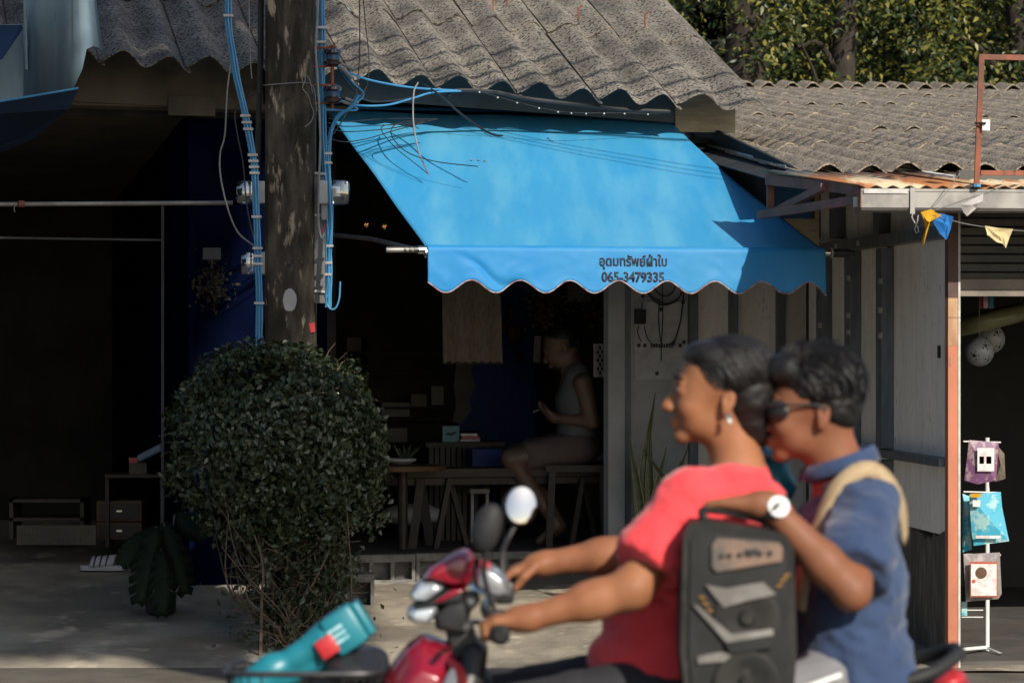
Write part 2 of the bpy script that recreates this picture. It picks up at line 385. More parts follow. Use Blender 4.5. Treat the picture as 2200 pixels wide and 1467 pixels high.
def attach(o, parent):
    """parts are modelled in world coordinates; keep them there"""
    o.parent = parent
    p = parent; m = Matrix.Identity(4)
    while p is not None:
        m = (Matrix.LocRotScale(p.location, p.rotation_euler, p.scale)) @ m
        p = p.parent
    o.matrix_parent_inverse = Matrix.Identity(4)
    o.matrix_local = m.inverted() @ Matrix.LocRotScale(o.location, o.rotation_euler, o.scale)

def tag(o, label=None, cat=None, group=None, kind=None):
    if label: o['label'] = label
    if cat: o['category'] = cat
    if group: o['group'] = group
    if kind: o['kind'] = kind
    return o

def thing(name, label, cat, loc=(0, 0, 0), group=None):
    o = bpy.data.objects.new(name, None); o.location = loc; o.empty_display_size = 0.1; C.objects.link(o)
    return tag(o, label, cat, group)

def inst(name, me, loc, rot, parent=None, m=None):
    o = bpy.data.objects.new(name, me); o.location = loc
    o.rotation_euler = rot.to_euler() if isinstance(rot, Matrix) else rot
    C.objects.link(o)
    if parent is not None: attach(o, parent)
    return o

def curve_pts(ctrl, n=8):
    """Catmull-Rom through control points"""
    c = [Vector(p) for p in ctrl]; c = [c[0] * 2 - c[1]] + c + [c[-1] * 2 - c[-2]]; out = []
    for i in range(1, len(c) - 2):
        for k in range(n):
            t = k / n
            out.append(0.5 * ((2 * c[i]) + (c[i + 1] - c[i - 1]) * t + (2 * c[i - 1] - 5 * c[i] + 4 * c[i + 1] - c[i + 2]) * t * t
                              + (3 * c[i] - c[i - 1] - 3 * c[i + 1] + c[i + 2]) * t ** 3))
    out.append(c[-2]); return out

def leaves_mesh(name, pos, nrm, size, mt, aspect=0.5, fold=0.25, jitter=0.7, parent=None, droop=0.0):
    """many small folded leaves, each of four vertices and two triangles a side"""
    n = len(pos); pos = np.asarray(pos, float); nrm = np.asarray(nrm, float)
    nrm = nrm + NR.normal(0, jitter, (n, 3)); nrm /= np.linalg.norm(nrm, axis=1)[:, None] + 1e-9
    d = NR.normal(0, 1, (n, 3)); d[:, 2] -= droop
    d -= nrm * (d * nrm).sum(1)[:, None]; d /= np.linalg.norm(d, axis=1)[:, None] + 1e-9
    w = np.cross(nrm, d); L = (size * NR.uniform(0.55, 1.25, n))[:, None]
    W = L * aspect * 0.5
    v = np.stack([pos, pos + d * L * 0.42 + w * W + nrm * W * fold, pos + d * L * 0.5 - nrm * W * 0.1, pos + d * L * 0.42 - w * W + nrm * W * fold,
                  pos + d * L - nrm * L * 0.12], 1).reshape(-1, 3)
    idx = (np.arange(n) * 5)[:, None]
    tri = np.concatenate([idx + np.array([0, 1, 2]), idx + np.array([1, 4, 2]), idx + np.array([0, 2, 3]), idx + np.array([2, 4, 3])], 0)
    me = bpy.data.meshes.new(name); me.vertices.add(len(v)); me.vertices.foreach_set('co', v.ravel())
    me.loops.add(tri.size); me.loops.foreach_set('vertex_index', tri.ravel().astype(np.int32))
    me.polygons.add(len(tri)); me.polygons.foreach_set('loop_start', np.arange(len(tri), dtype=np.int32) * 3)
    me.polygons.foreach_set('loop_total', np.full(len(tri), 3, np.int32)); me.update(calc_edges=True); me.validate()
    me.materials.append(M[mt]); o = bpy.data.objects.new(name, me); C.objects.link(o)
    if parent is not None: attach(o, parent)
    return o

# ------------------------------------------------------------------ implicit surfaces for people (one continuous skin)
def surface_nets(F, org, h):
    ins = F < 0
    nx, ny, nz = F.shape
    acc = np.zeros((nx - 1, ny - 1, nz - 1, 3), np.float32); cnt = np.zeros((nx - 1, ny - 1, nz - 1), np.float32)
    def sl(a, dx, dy, dz): return a[dx:nx - 1 + dx, dy:ny - 1 + dy, dz:nz - 1 + dz]
    for ax in range(3):
        for a in (0, 1):
            for b in (0, 1):
                o0 = [0, 0, 0]; o0[(ax + 1) % 3] = a; o0[(ax + 2) % 3] = b
                o1 = list(o0); o1[ax] = 1
                f0, f1 = sl(F, *o0), sl(F, *o1)
                x = sl(ins, *o0) != sl(ins, *o1)
                t = np.where(x, f0 / np.where(x, f0 - f1, 1), 0)
                for k in range(3):
                    acc[..., k] += np.where(x, t if k == ax else o0[k], 0)
                cnt += x
    act = cnt > 0
    idx = -np.ones(act.shape, np.int64); idx[act] = np.arange(act.sum())
    g = np.argwhere(act)
    v = (g + acc[act] / cnt[act][:, None]) * h + np.array(org)
    faces = []
    for ax in range(3):
        b, c = (ax + 1) % 3, (ax + 2) % 3
        s0 = [slice(1, -1)] * 3; s1 = [slice(1, -1)] * 3
        s0[ax] = slice(0, -1); s1[ax] = slice(1, None)
        i0 = ins[tuple(s0)]; x = i0 != ins[tuple(s1)]
        e = np.argwhere(x); flip = i0[x]
        e = e + np.array([0 if k == ax else 1 for k in range(3)])
        q = []
        for (db, dc) in ((0, 0), (1, 0), (1, 1), (0, 1)):
            cc = e.copy(); cc[:, b] -= db; cc[:, c] -= dc
            q.append(idx[cc[:, 0], cc[:, 1], cc[:, 2]])
        q = np.stack(q, 1); q[~flip] = q[~flip][:, ::-1]
        q = q[(q >= 0).all(1)]
        faces.append(q)
    return v, np.concatenate(faces, 0)

def cap(a, b, ra, rb=None, k=0.02): return ('cap', Vector(a), Vector(b), ra, ra if rb is None else rb, k)
def ell(c, r, rot=0.0, k=0.02, yaw=0.0, roll=0.0): return ('ell', Vector(c), r, (rot, yaw, roll), k)
def sub(p): return ('sub', p)

def sdf_object(name, prims, mt, vox=0.006, parent=None, wrinkle=None, smooth_it=1):
    lo = np.full(3, 1e9); hi = np.full(3, -1e9)
    for p in prims:
        if p[0] == 'cap':
            for q, r in ((p[1], p[3]), (p[2], p[4])):
                lo = np.minimum(lo, np.array(q) - r); hi = np.maximum(hi, np.array(q) + r)
        elif p[0] == 'ell':
            r = max(p[2]); lo = np.minimum(lo, np.array(p[1]) - r); hi = np.maximum(hi, np.array(p[1]) + r)
    lo -= 4 * vox; hi += 4 * vox
    if wrinkle: lo -= 0.03; hi += 0.03
    n = np.ceil((hi - lo) / vox).astype(int) + 1
    F = np.full(n, 0.5, np.float32)
    axs = [lo[i] + np.arange(n[i]) * vox for i in range(3)]
    def region(l, h_):
        sl = []; 
        for i in range(3):
            a = max(0, int((l[i] - lo[i]) / vox)); b = min(n[i], int((h_[i] - lo[i]) / vox) + 2)
            sl.append(slice(a, max(a + 1, b)))
        return tuple(sl), np.meshgrid(axs[0][sl[0]], axs[1][sl[1]], axs[2][sl[2]], indexing='ij', sparse=True)
    def dist(p):
        if p[0] == 'cap':
            _, a, b, ra, rb, k = p; m = k + 2.5 * vox
            l = np.minimum(np.array(a) - ra, np.array(b) - rb) - m; h_ = np.maximum(np.array(a) + ra, np.array(b) + rb) + m
            sl, (x, y, z) = region(l, h_)
            ab = np.array(b) - np.array(a); L2 = max((ab ** 2).sum(), 1e-9)
            t = np.clip(((x - a[0]) * ab[0] + (y - a[1]) * ab[1] + (z - a[2]) * ab[2]) / L2, 0, 1)
            d = np.sqrt((x - a[0] - t * ab[0]) ** 2 + (y - a[1] - t * ab[1]) ** 2 + (z - a[2] - t * ab[2]) ** 2) - (ra + (rb - ra) * t)
            return sl, d, k
        _, c, r, (rt, yaw, roll), k = p; m = k + 2.5 * vox; R0 = max(r) + m
        sl, (x, y, z) = region(np.array(c) - R0, np.array(c) + R0)
        Rm = (Matrix.Rotation(yaw, 3, 'Z') @ Matrix.Rotation(rt, 3, 'Y') @ Matrix.Rotation(roll, 3, 'X')).transposed()
        x, y, z = x - c[0], y - c[1], z - c[2]
        X = Rm[0][0] * x + Rm[0][1] * y + Rm[0][2] * z; Y = Rm[1][0] * x + Rm[1][1] * y + Rm[1][2] * z; Z = Rm[2][0] * x + Rm[2][1] * y + Rm[2][2] * z
        k0 = np.sqrt((X / r[0]) ** 2 + (Y / r[1]) ** 2 + (Z / r[2]) ** 2); k1 = np.sqrt((X / r[0] ** 2) ** 2 + (Y / r[1] ** 2) ** 2 + (Z / r[2] ** 2) ** 2)
        return sl, k0 * (k0 - 1) / np.maximum(k1, 1e-6), k
    for p in prims:
        if p[0] == 'plane':      # keep the side the normal points away from
            _, c, nn = p; c = np.array(c); nn = np.array(Vector(nn).normalized())
            X, Y, Z = np.meshgrid(*axs, indexing='ij', sparse=True)
            F = np.maximum(F, (X - c[0]) * nn[0] + (Y - c[1]) * nn[1] + (Z - c[2]) * nn[2]).astype(np.float32)
            continue
        if p[0] == 'cut':        # a slice taken off near a point only (cuffs, necklines)
            _, c, nn, rad = p; c = np.array(c); nn = np.array(Vector(nn).normalized())
            X, Y, Z = np.meshgrid(*axs, indexing='ij', sparse=True)
            near = np.sqrt((X - c[0]) ** 2 + (Y - c[1]) ** 2 + (Z - c[2]) ** 2) - rad
            pl = -((X - c[0]) * nn[0] + (Y - c[1]) * nn[1] + (Z - c[2]) * nn[2])
            F = np.maximum(F, -np.maximum(near, pl)).astype(np.float32)
            continue
        if p[0] == 'sub':
            sl, d, k = dist(p[1]); F[sl] = np.maximum(F[sl], -d); continue
        sl, d, k = dist(p); A = F[sl]
        h2 = np.clip(0.5 + 0.5 * (A - d) / k, 0, 1)
        F[sl] = A * (1 - h2) + d * h2 - k * h2 * (1 - h2)
    v, f = surface_nets(F, lo, vox)
    me = bpy.data.meshes.new(name); me.from_pydata(v.tolist(), [], f.tolist()); me.update()
    if wrinkle or smooth_it:
        bm = bmesh.new(); bm.from_mesh(me)
        for _ in range(smooth_it): bmesh.ops.smooth_vert(bm, verts=bm.verts, factor=0.5, use_axis_x=True, use_axis_y=True, use_axis_z=True)
        if wrinkle:
            bm.normal_update()
            for vv in bm.verts: vv.co += vv.normal * wrinkle(vv.co)
        bm.to_mesh(me); bm.free()
    me.polygons.foreach_set('use_smooth', [True] * len(me.polygons)); me.update()
    me.materials.append(M[mt]); o = bpy.data.objects.new(name, me); C.objects.link(o)
    if parent is not None: attach(o, parent)
    return o
# ------------------------------------------------------------------ ground
def gz(y):            # the yard rises gently from the road to the shops
    return 0.0 if y < 13.45 else min(0.07 * (y - 13.45), 0.32)

mb = MB(); mb.box((0, 0, -0.55), (700, 700, 1.0)); tag(mb.build('ground', 'earth'), kind='structure')
def sheet(name, xs, ys, zf, mt):
    mb = MB(); nx, ny = len(xs), len(ys)
    mb.v = [(x, y, zf(x, y)) for y in ys for x in xs]
    mb.f = [(j * nx + i, j * nx + i + 1, (j + 1) * nx + i + 1, (j + 1) * nx + i) for j in range(ny - 1) for i in range(nx - 1)]
    return tag(mb.build(name, mt, smooth=True), kind='structure')
def fr(a, b, st): return [a + (b - a) * i / st for i in range(st + 1)]
sheet('road', fr(-60, 60, 60), fr(-8, 14.0, 44), lambda x, y: 0.0 + (-0.012 if y > 13.6 else 0), 'asphalt')
def yardz(x, y):
    k = min(1.0, (y - 13.5) / 0.4)
    return gz(y) - 0.008 * (1 - k) + 0.004 + (1 - k) * 0.008 * mnoise.noise(Vector((x * 1.1, y * 5, 9))) + k * (0.004 + 0.012 * mnoise.noise(Vector((x * 1.3, y * 1.3, 0))) + 0.004 * mnoise.noise(Vector((x * 7, y * 7, 0))))
sheet('yard', fr(-5.0, 2.06, 240), fr(13.5, 19.5, 200), yardz, 'concrete')
sheet('pavement', fr(2.06, 9, 60), fr(13.30, 13.9, 14), lambda x, y: 0.012 + 0.004 * mnoise.noise(Vector((x * 6, y * 6, 0))), 'concrete')

# ------------------------------------------------------------------ shop house on the left (facade turned 14 degrees)
TH = math.radians(14.05)
U = Vector((math.cos(TH), math.sin(TH), 0)); Nn = Vector((math.sin(TH), -math.cos(TH), 0)); Zv = Vector((0, 0, 1))
F0 = Vector((-1.05, 16.08, 0))
def W(u, d, z): return F0 + U * u + Nn * d + Zv * z
def ux(x, d=0.0):      # facade coordinate seen at photo column x on the plane d in front of the facade
    r = (x - 1100) / FPX; ox = F0.x + Nn.x * d; oy = F0.y + Nn.y * d
    return (r * oy - ox) / (U.x - r * U.y)
def FP(x, y, d=0.0):   # photo position on the facade plane
    u = ux(x, d); p = W(u, d, 0); return W(u, d, CAM_H + (733.5 - y) * p.y / FPX)
ROTF = Matrix((U, -Nn, Zv)).transposed()
def fbox(mb, u0, u1, d0, d1, z0, z1): return mb.box(W((u0 + u1) / 2, (d0 + d1) / 2, (z0 + z1) / 2), (abs(u1 - u0), abs(d1 - d0), abs(z1 - z0)), ROTF)

def wave_sheet(width, waves, amp, length, thick, seg=10, crest=1.0):
    """corrugated sheet: x across, y up the slope"""
    n = waves * seg; v = []; f = []
    for t in (0, -thick):
        for y in (0, length):
            for i in range(n + 1):
                x = width * i / n; c = math.cos(2 * math.pi * (i / seg - 0.5))
                z = amp * (c if c < 0 else c * crest)
                v.append((x - width / 2, y, z + t))
    m = n + 1
    for i in range(n):
        f += [(i, i + 1, i + 1 + m, i + m), (2 * m + i, 3 * m + i, 3 * m + i + 1, 2 * m + i + 1), (i, 2 * m + i, 2 * m + i + 1, i + 1), (m + i, m + i + 1, 3 * m + i + 1, 3 * m + i)]
    f += [(0, m, 3 * m, 2 * m), (n, 2 * m + n, 3 * m + n, m + n)]
    mb = MB(); mb.add(v, f); me = mb.mesh('roof_sheet', True); return me

house = thing('shop_house', 'low shop house with grey corrugated roof and dark open front behind the awning', 'building', W(0.4, 0, 0))
OH = 0.65
UE = ux(945, OH)
def eave_z(u): return 2.98 - 0.053 * (u - ux(750, OH))
sw = 0.459; SL = math.radians(22.3)
sheet_me = wave_sheet(sw + 0.035, 2, 0.039, 1.42, 0.009, 10, 1.0); sheet_me.materials.append(M['roof'])
for row in range(4):
    for i in range(-6, 4):
        ue = UE + sw * i + sw / 2; 
        if ue < -2.3: continue
        rx = R.uniform(-0.006, 0.006)
        # local frame: x along the eave (sagging), y up the slope
        ex = (U + Zv * -0.055).normalized(); ey = (-Nn * math.cos(SL) + Zv * math.sin(SL)).normalized()
        ez = ex.cross(ey).normalized(); ey = ez.cross(ex)
        rot = Matrix((ex, ey, ez)).transposed()
        rot = rot @ Matrix.Rotation(0.055 + R.uniform(-0.008, 0.008), 3, 'Y') @ Matrix.Rotation(-0.010, 3, 'X') @ Matrix.Rotation(R.uniform(-0.006, 0.006), 3, 'Z')
        base = W(ue, OH, eave_z(ue) + 0.012) + ey * (row * 1.31 + R.uniform(-0.015, 0.015)) + ez * (0.012 + rx * 0.5)
        o_ = inst('roof_sheet', sheet_me, base, rot, house)
        if i == 3: o_.scale.x = 1.22; o_.location += ex * 0.05
# j-bolts holding the sheets
for row, k in [(0, 0), (0, 1), (0, 2), (0, 3), (1, 0), (1, 2)]:
    pass
for (x, y) in [(1060, 10), (1090, 3), (1243, 33), (1386, 45), (1095, 20)]:
    d = 17.2; p = P(x, y, d)
    # put the bolt on the roof plane
    for _ in range(6):
        t = (F0 + Nn * OH - p).dot(Nn)
        zz = eave_z((p - F0).dot(U)) + t * math.tan(SL) + 0.045
        d = (zz - CAM_H) / ((733.5 - y) / FPX); d = max(15, min(22, d)); p = P(x, y, 0.5 * (p.y + d) if False else d)
    mb = MB().tube([p - Zv * 0.03, p + Zv * 0.035, p + Vector((0.02, 0, 0.05))], 0.005, 5); mb.build('roof_bolt', 'rust', house)

# fascia under the eave
def slant(mb, u0, u1, d, th, zb, zt):
    vs = [W(u0, d, zb(u0)), W(u1, d, zb(u1)), W(u1, d, zt(u1)), W(u0, d, zt(u0))]
    return mb.prism(vs, -Nn * th)
fz = lambda u: 2.912 - 0.052 * (u - ux(695)) 
slant(MB(), ux(560), ux(1427), 0.20, 0.02, fz, lambda u: eave_z(u) + 0.12).build('fascia_board', 'fascia', house)
slant(MB(), ux(1427) + 0.002, 2.36, 0.215, 0.02, lambda u: 2.755, lambda u: eave_z(u) + 0.12).build('fascia_board', 'cream_board', house)
slant(MB(), -2.0, ux(558), 0.12, 0.06, lambda u: 2.86 - 0.03 * (u + 1.2), lambda u: eave_z(u) + 0.15).build('beam', 'beige', house)
slant(MB(), ux(355), ux(455), 0.135, 0.012, lambda u: 2.80, lambda u: 2.905).build('patch', 'beige', house)
slant(MB(), -2.4, 2.38, -0.02, 0.02, lambda u: 2.80, lambda u: eave_z(u) + 0.20).build('eave_filler', 'dark_wall', house)
# sloping soffit over the left porch
sof = [W(-3.2, 0.1, 2.86), W(ux(420) + 0.9, 0.1, 2.84), W(ux(420) + 0.9, -4.0, 2.50), W(-3.2, -4.0, 2.50)]
MB().prism(sof, Zv * 0.03).build('soffit', 'beige', house)
# walls
un = ux(420)
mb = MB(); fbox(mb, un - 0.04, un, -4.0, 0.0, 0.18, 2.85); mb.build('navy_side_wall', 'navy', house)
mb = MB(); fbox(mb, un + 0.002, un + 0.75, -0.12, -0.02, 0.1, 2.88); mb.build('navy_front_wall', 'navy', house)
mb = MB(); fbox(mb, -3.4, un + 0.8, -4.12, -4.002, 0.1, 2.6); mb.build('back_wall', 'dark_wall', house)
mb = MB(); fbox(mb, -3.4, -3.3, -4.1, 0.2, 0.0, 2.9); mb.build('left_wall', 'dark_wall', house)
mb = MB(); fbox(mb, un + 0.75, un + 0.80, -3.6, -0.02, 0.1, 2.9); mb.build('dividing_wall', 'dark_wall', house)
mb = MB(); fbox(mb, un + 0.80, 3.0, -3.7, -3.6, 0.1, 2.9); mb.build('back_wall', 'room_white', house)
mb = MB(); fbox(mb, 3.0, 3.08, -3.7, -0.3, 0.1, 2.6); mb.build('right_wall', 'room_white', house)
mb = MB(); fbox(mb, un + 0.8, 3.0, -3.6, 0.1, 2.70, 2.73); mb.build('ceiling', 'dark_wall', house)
mb = MB(); fbox(mb, un + 0.80, 1.66, -0.05, 0.06, 2.62, 2.86); mb.build('lintel', 'navy', house)
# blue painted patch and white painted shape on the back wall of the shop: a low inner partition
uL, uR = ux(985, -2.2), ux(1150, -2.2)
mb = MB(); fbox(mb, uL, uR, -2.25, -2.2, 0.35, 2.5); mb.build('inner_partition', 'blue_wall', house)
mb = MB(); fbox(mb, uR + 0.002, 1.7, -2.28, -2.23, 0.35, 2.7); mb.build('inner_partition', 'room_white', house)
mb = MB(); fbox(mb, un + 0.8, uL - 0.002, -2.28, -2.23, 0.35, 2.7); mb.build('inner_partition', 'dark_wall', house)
pk = []
for (x, y) in [(982, 770), (1018, 772), (1012, 800), (1022, 830), (1008, 860), (1014, 880), (990, 910), (972, 905), (980, 870), (975, 830)]:
    pk.append(FP(x, y, -2.19))
MB().prism(pk, -Nn * 0.008).build('peeling_paint', 'room_white', house)
# raised slab floors
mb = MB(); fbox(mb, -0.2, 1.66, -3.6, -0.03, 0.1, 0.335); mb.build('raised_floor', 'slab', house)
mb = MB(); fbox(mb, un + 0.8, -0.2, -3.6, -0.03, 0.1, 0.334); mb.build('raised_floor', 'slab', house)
# door column, jamb and cement board wall at right
uc0, uc1 = ux(1303), ux(1338)
mb = MB(); fbox(mb, uc0, uc1, -0.06, 0.04, 0.2, 2.68); mb.build('door_column', 'grey_white', house)
mb = MB(); fbox(mb, uc1 + 0.001, uc1 + 0.045, -0.06, 0.015, 0.2, 2.68); mb.build('door_jamb', 'steel', house)
up0, up1 = uc1 + 0.047, ux(1478)
mb = MB(); fbox(mb, up0, up1, -0.04, 0.0, 0.2, 2.68); mb.build('wall_panel', 'grey_white', house)
mb = MB(); fbox(mb, ux(1362), ux(1475), 0.001, 0.010, 1.33, 1.78); mb.build('cover_board', 'paper', house)
xs = [1480, 1566, 1668, 1748, 1800]
for i in range(len(xs)):
    a = ux(xs[i]); b = ux(xs[i + 1]) if i + 1 < len(xs) else 3.0
    if b - a < 0.02: continue
    mb = MB(); fbox(mb, a, b - 0.003, -0.04, 0.0, 0.15, 2.68); mb.build('wall_panel', 'board', house)
    mb = MB(); fbox(mb, a - 0.006, a + 0.043, 0.001, 0.045, 0.15, 2.68); mb.build('wall_stud', 'steel', house)

# ------------------------------------------------------------------ neighbour structure at the far left
nb = thing('neighbour_roof_edge', 'pale blue curved sheet metal verge with dark blue fabric below at the top left corner', 'roof', P(120, 230, 14.6))
top = -30
prof = [(52, 14.9, 222), (90, 14.75, 212), (130, 14.6, 202), (158, 14.5, 188), (176, 14.46, 150), (186, 14.46, 106), (200, 14.50, 100), (212, 14.58, 104), (221, 14.72, 116)]
v = []; f = []
for (x, d, yb) in prof:
    xt = x - (0 if x < 150 else (x - 150) * 0.7)
    v.append(P(x, yb, d)); v.append(P(xt, -260, d))
for i in range(len(prof) - 1): f.append((2 * i, 2 * i + 2, 2 * i + 3, 2 * i + 1))
mb = MB(); mb.add(v, f); mb.build('verge_sheet', 'pale_blue', nb, smooth=True, solid=0.006)
mb = MB(); mb.prism([P(-260, 60, 14.97), P(50, 52, 14.97), P(50, 225, 14.97), P(-260, 250, 14.97)], (0, 0.03, 0)); mb.build('panel', 'pale_blue', nb)
mb = MB(); mb.prism([P(-260, 56, 14.6), P(46, 54, 14.75), P(50, 62, 14.75), P(4, 128, 14.45), P(-260, 190, 14.3)], (0, 0.004, 0)); mb.build('fabric', 'blue_tarp', nb)
mb = MB(); mb.prism([P(-260, 262, 14.1), P(168, 190, 14.4), P(150, 235, 14.5), P(70, 300, 14.9), P(-40, 345, 15.2), P(-260, 400, 15.3)], (0, 0.01, 0.004)); mb.build('fabric', 'blue_tarp', nb)
mb = MB(); mb.tube([P(-260, 262, 14.09), P(168, 190, 14.39)], 0.006, 6); mb.build('fabric_edge', 'cable_blue', nb)
mb = MB(); mb.tube([P(48, -200, 14.85), P(57, 150, 14.85)], 0.008, 6); mb.build('edge_rod', 'pale_blue', nb)

# ------------------------------------------------------------------ shed on the right
SD = Vector((-0.12, 1.0, 0)); SX = Vector((1.0, 0.12, 0)).normalized()
SDn = SD.normalized()
PB = Vector((2.08, 13.46, 0))
def S(a, t, z): return PB + SX * a + SD * t + Zv * z     # a along its front, t back along its side wall
ROTS = Matrix((SX, SDn, Zv)).transposed()
def sbox(mb, a0, a1, t0, t1, z0, z1): return mb.box(S((a0 + a1) / 2, (t0 + t1) / 2, (z0 + z1) / 2), (abs(a1 - a0), abs(t1 - t0) * 1.0072, abs(z1 - z0)), ROTS)
shed = thing('corrugated_shed', 'low shed of pale cement boards and steel studs with an orange corner post', 'building', PB)
RS = 0.127
roof_me = wave_sheet(0.43, 2, 0.027, 2.1, 0.008, 10); roof_me.materials.append(M['roof_right'])
RB = Vector((1.466, 14.0, 2.385))
ey = Vector((-0.12, 1.0, RS)).normalized(); exx = Vector((1.0, 0.12, 0)).normalized(); ezz = exx.cross(ey).normalized(); exx = ey.cross(ezz)
for row in range(6):
    for i in range(0, 13):
        rot = Matrix((exx, ey, ezz)).transposed() @ Matrix.Rotation(-0.007, 3, 'X') @ Matrix.Rotation(R.uniform(-0.006, 0.010), 3, 'Y') @ Matrix.Rotation(R.uniform(-0.005, 0.005), 3, 'Z')
        base = RB + exx * (0.2 + i * 0.40) + ey * (row * 1.86 + R.uniform(-0.03, 0.02)) + ezz * (0.012 + R.uniform(0, 0.012) + (0.008 if i % 2 else 0))
        inst('roof_sheet', roof_me, base, rot, shed)
# ridge caps: short curved sheets turned over the ridge
rc = wave_sheet(0.43, 2, 0.034, 0.42, 0.01, 10); rc.materials.append(M['roof_right'])
for i in range(0, 13):
    rot = Matrix((exx, ey, ezz)).transposed()
    base = RB + exx * (0.2 + i * 0.40) + ey * (6 * 1.86 - 0.25) + ezz * 0.05
    inst('ridge_cap', rc, base, rot, shed)
# side wall: boards between studs
stud_t = [(2053, 0.0), (1914, 1.21), (1845, 1.9), (1783, 2.57)]
def top_z(t): return 2.33 + 0.10 * t
bt = [0.03, 1.21, 1.9, 2.57, 3.1]
for i in range(4):
    t0, t1 = bt[i] + 0.004, bt[i + 1] - 0.004
    pts = [S(0.02, t0, 0.62 if i == 0 else 0.62), S(0.02, t1, 0.62), S(0.02, t1, top_z(t1)), S(0.02, t0, top_z(t0))]
    MB().prism(pts, SX * 0.03).build('wall_board', 'board', shed)
# lower band blackened by mould with an uneven top edge
pts = []
n = 60
for i in range(n + 1):
    t = 0.03 + 3.05 * i / n
    pts.append(S(0.0185, t, 0.60 + 0.05 * mnoise.noise(Vector((t * 3, 0, 0))) + 0.03 * mnoise.noise(Vector((t * 19, 2, 0)))+ (0.02 if i%2 else 0)))
MB().prism([S(0.0185, 0.03, 0.0)] + pts + [S(0.0185, 3.08, 0.0)], SX * 0.034).build('mouldy_wall_base', 'mould', shed)
# studs, proud of the boards on the outside
for (t, z0, z1) in [(1.21, 0.70, 2.03), (1.90, 0.70, 2.05), (2.57, 0.70, 2.07)]:
    mb = MB(); sbox(mb, -0.045, 0.0165, t - 0.06, t + 0.06, z0 + 0.3, z1 - 0.0); mb.build('wall_stud', 'steel', shed)
    mb = MB(); sbox(mb, -0.030, 0.0165, t - 0.055, t + 0.055, 0.25, z0 + 0.24); mb.build('wall_stud', 'steel', shed)
for (t, z0) in [(1.27, 2.10), (2.25, 2.12), (2.85, 2.14)]:
    mb = MB(); sbox(mb, -0.045, 0.0165, t - 0.06, t + 0.06, z0, top_z(t)); mb.build('wall_stud', 'steel', shed)
mb = MB(); sbox(mb, -0.05, 0.0165, 0.04, 3.1, 2.04, 2.10); mb.build('girt', 'steel', shed)
mb = MB(); sbox(mb, -0.05, 0.0165, 0.04, 3.1, 0.955, 0.995); mb.build('girt', 'steel', shed)
for (t, z) in [(1.13, 1.86), (1.13, 1.71), (1.13, 1.58), (1.82, 1.89), (1.82, 1.69), (1.82, 1.60), (2.49, 1.88), (2.49, 1.64), (1.6, 2.07), (2.1, 2.07)]:
    mb = MB(); sbox(mb, -0.052, -0.0455, t - 0.0, t + 0.06, z - 0.014, z + 0.014); mb.build('wall_clip', 'clip', shed)
mb = MB(); sbox(mb, 0.0135, 0.0185, 0.26, 0.30, 1.47, 1.53); mb.build('drill_hole_plate', 'black_plastic', shed)
# corner post: bare steel tube in two paint states, upper part coloured darker for canopy shade
mb = MB(); sbox(mb, -0.025, 0.022, -0.03, 0.025, 0.0, 1.53); mb.build('post_lower', 'post', shed)
mb = MB(); sbox(mb, -0.025, 0.022, -0.03, 0.025, 1.531, 1.755); mb.build('post_worn_band', 'post_bare', shed)
mb = MB(); sbox(mb, -0.025, 0.022, -0.03, 0.025, 1.756, 2.2); mb.build('post_upper', 'post_shaded', shed)
mb = MB(); sbox(mb, 0.0235, 0.034, -0.032, 0.02, 0.0, 2.2); mb.build('shutter_rail', 'clip', shed)
# front of the right shop: lintel beam, roller shutter half down, inner walls
mb = MB(); sbox(mb, 0.036, 4.2, 0.0, 0.05, 2.14, 2.36); mb.build('lintel', 'shutter', shed)
for k in range(8):
    z1 = 2.138 - k * 0.043
    mb = MB(); mb.box(S(2.12, 0.06, z1 - 0.02), (4.16, 0.018, 0.034), ROTS @ Matrix.Rotation(0.25, 3, 'X')); mb.build('shutter_slat', 'shutter', shed)
mb = MB(); sbox(mb, 0.036, 4.2, 0.035, 0.055, 1.795, 1.845); mb.build('shutter_slat', 'shutter_bar', shed)
mb = MB(); sbox(mb, 0.036, 4.2, 0.03, 0.065, 1.765, 1.793); mb.build('shutter_bottom_bar', 'shutter_bar', shed)
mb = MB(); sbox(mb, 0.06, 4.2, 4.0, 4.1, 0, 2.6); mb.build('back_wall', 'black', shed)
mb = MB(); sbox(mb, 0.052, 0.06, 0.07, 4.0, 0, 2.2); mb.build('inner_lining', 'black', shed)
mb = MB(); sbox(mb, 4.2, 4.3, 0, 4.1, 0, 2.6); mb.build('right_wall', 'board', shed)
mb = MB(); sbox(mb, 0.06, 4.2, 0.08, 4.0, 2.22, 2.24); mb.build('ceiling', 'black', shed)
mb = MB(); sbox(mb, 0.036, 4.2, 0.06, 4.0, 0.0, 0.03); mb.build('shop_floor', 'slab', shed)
# rear part of the shed behind, hidden but solid
mb = MB(); sbox(mb, 0.05, 4.3, 4.11, 11.0, 0, 2.55); mb.build('rear_wall_block', 'board', shed)

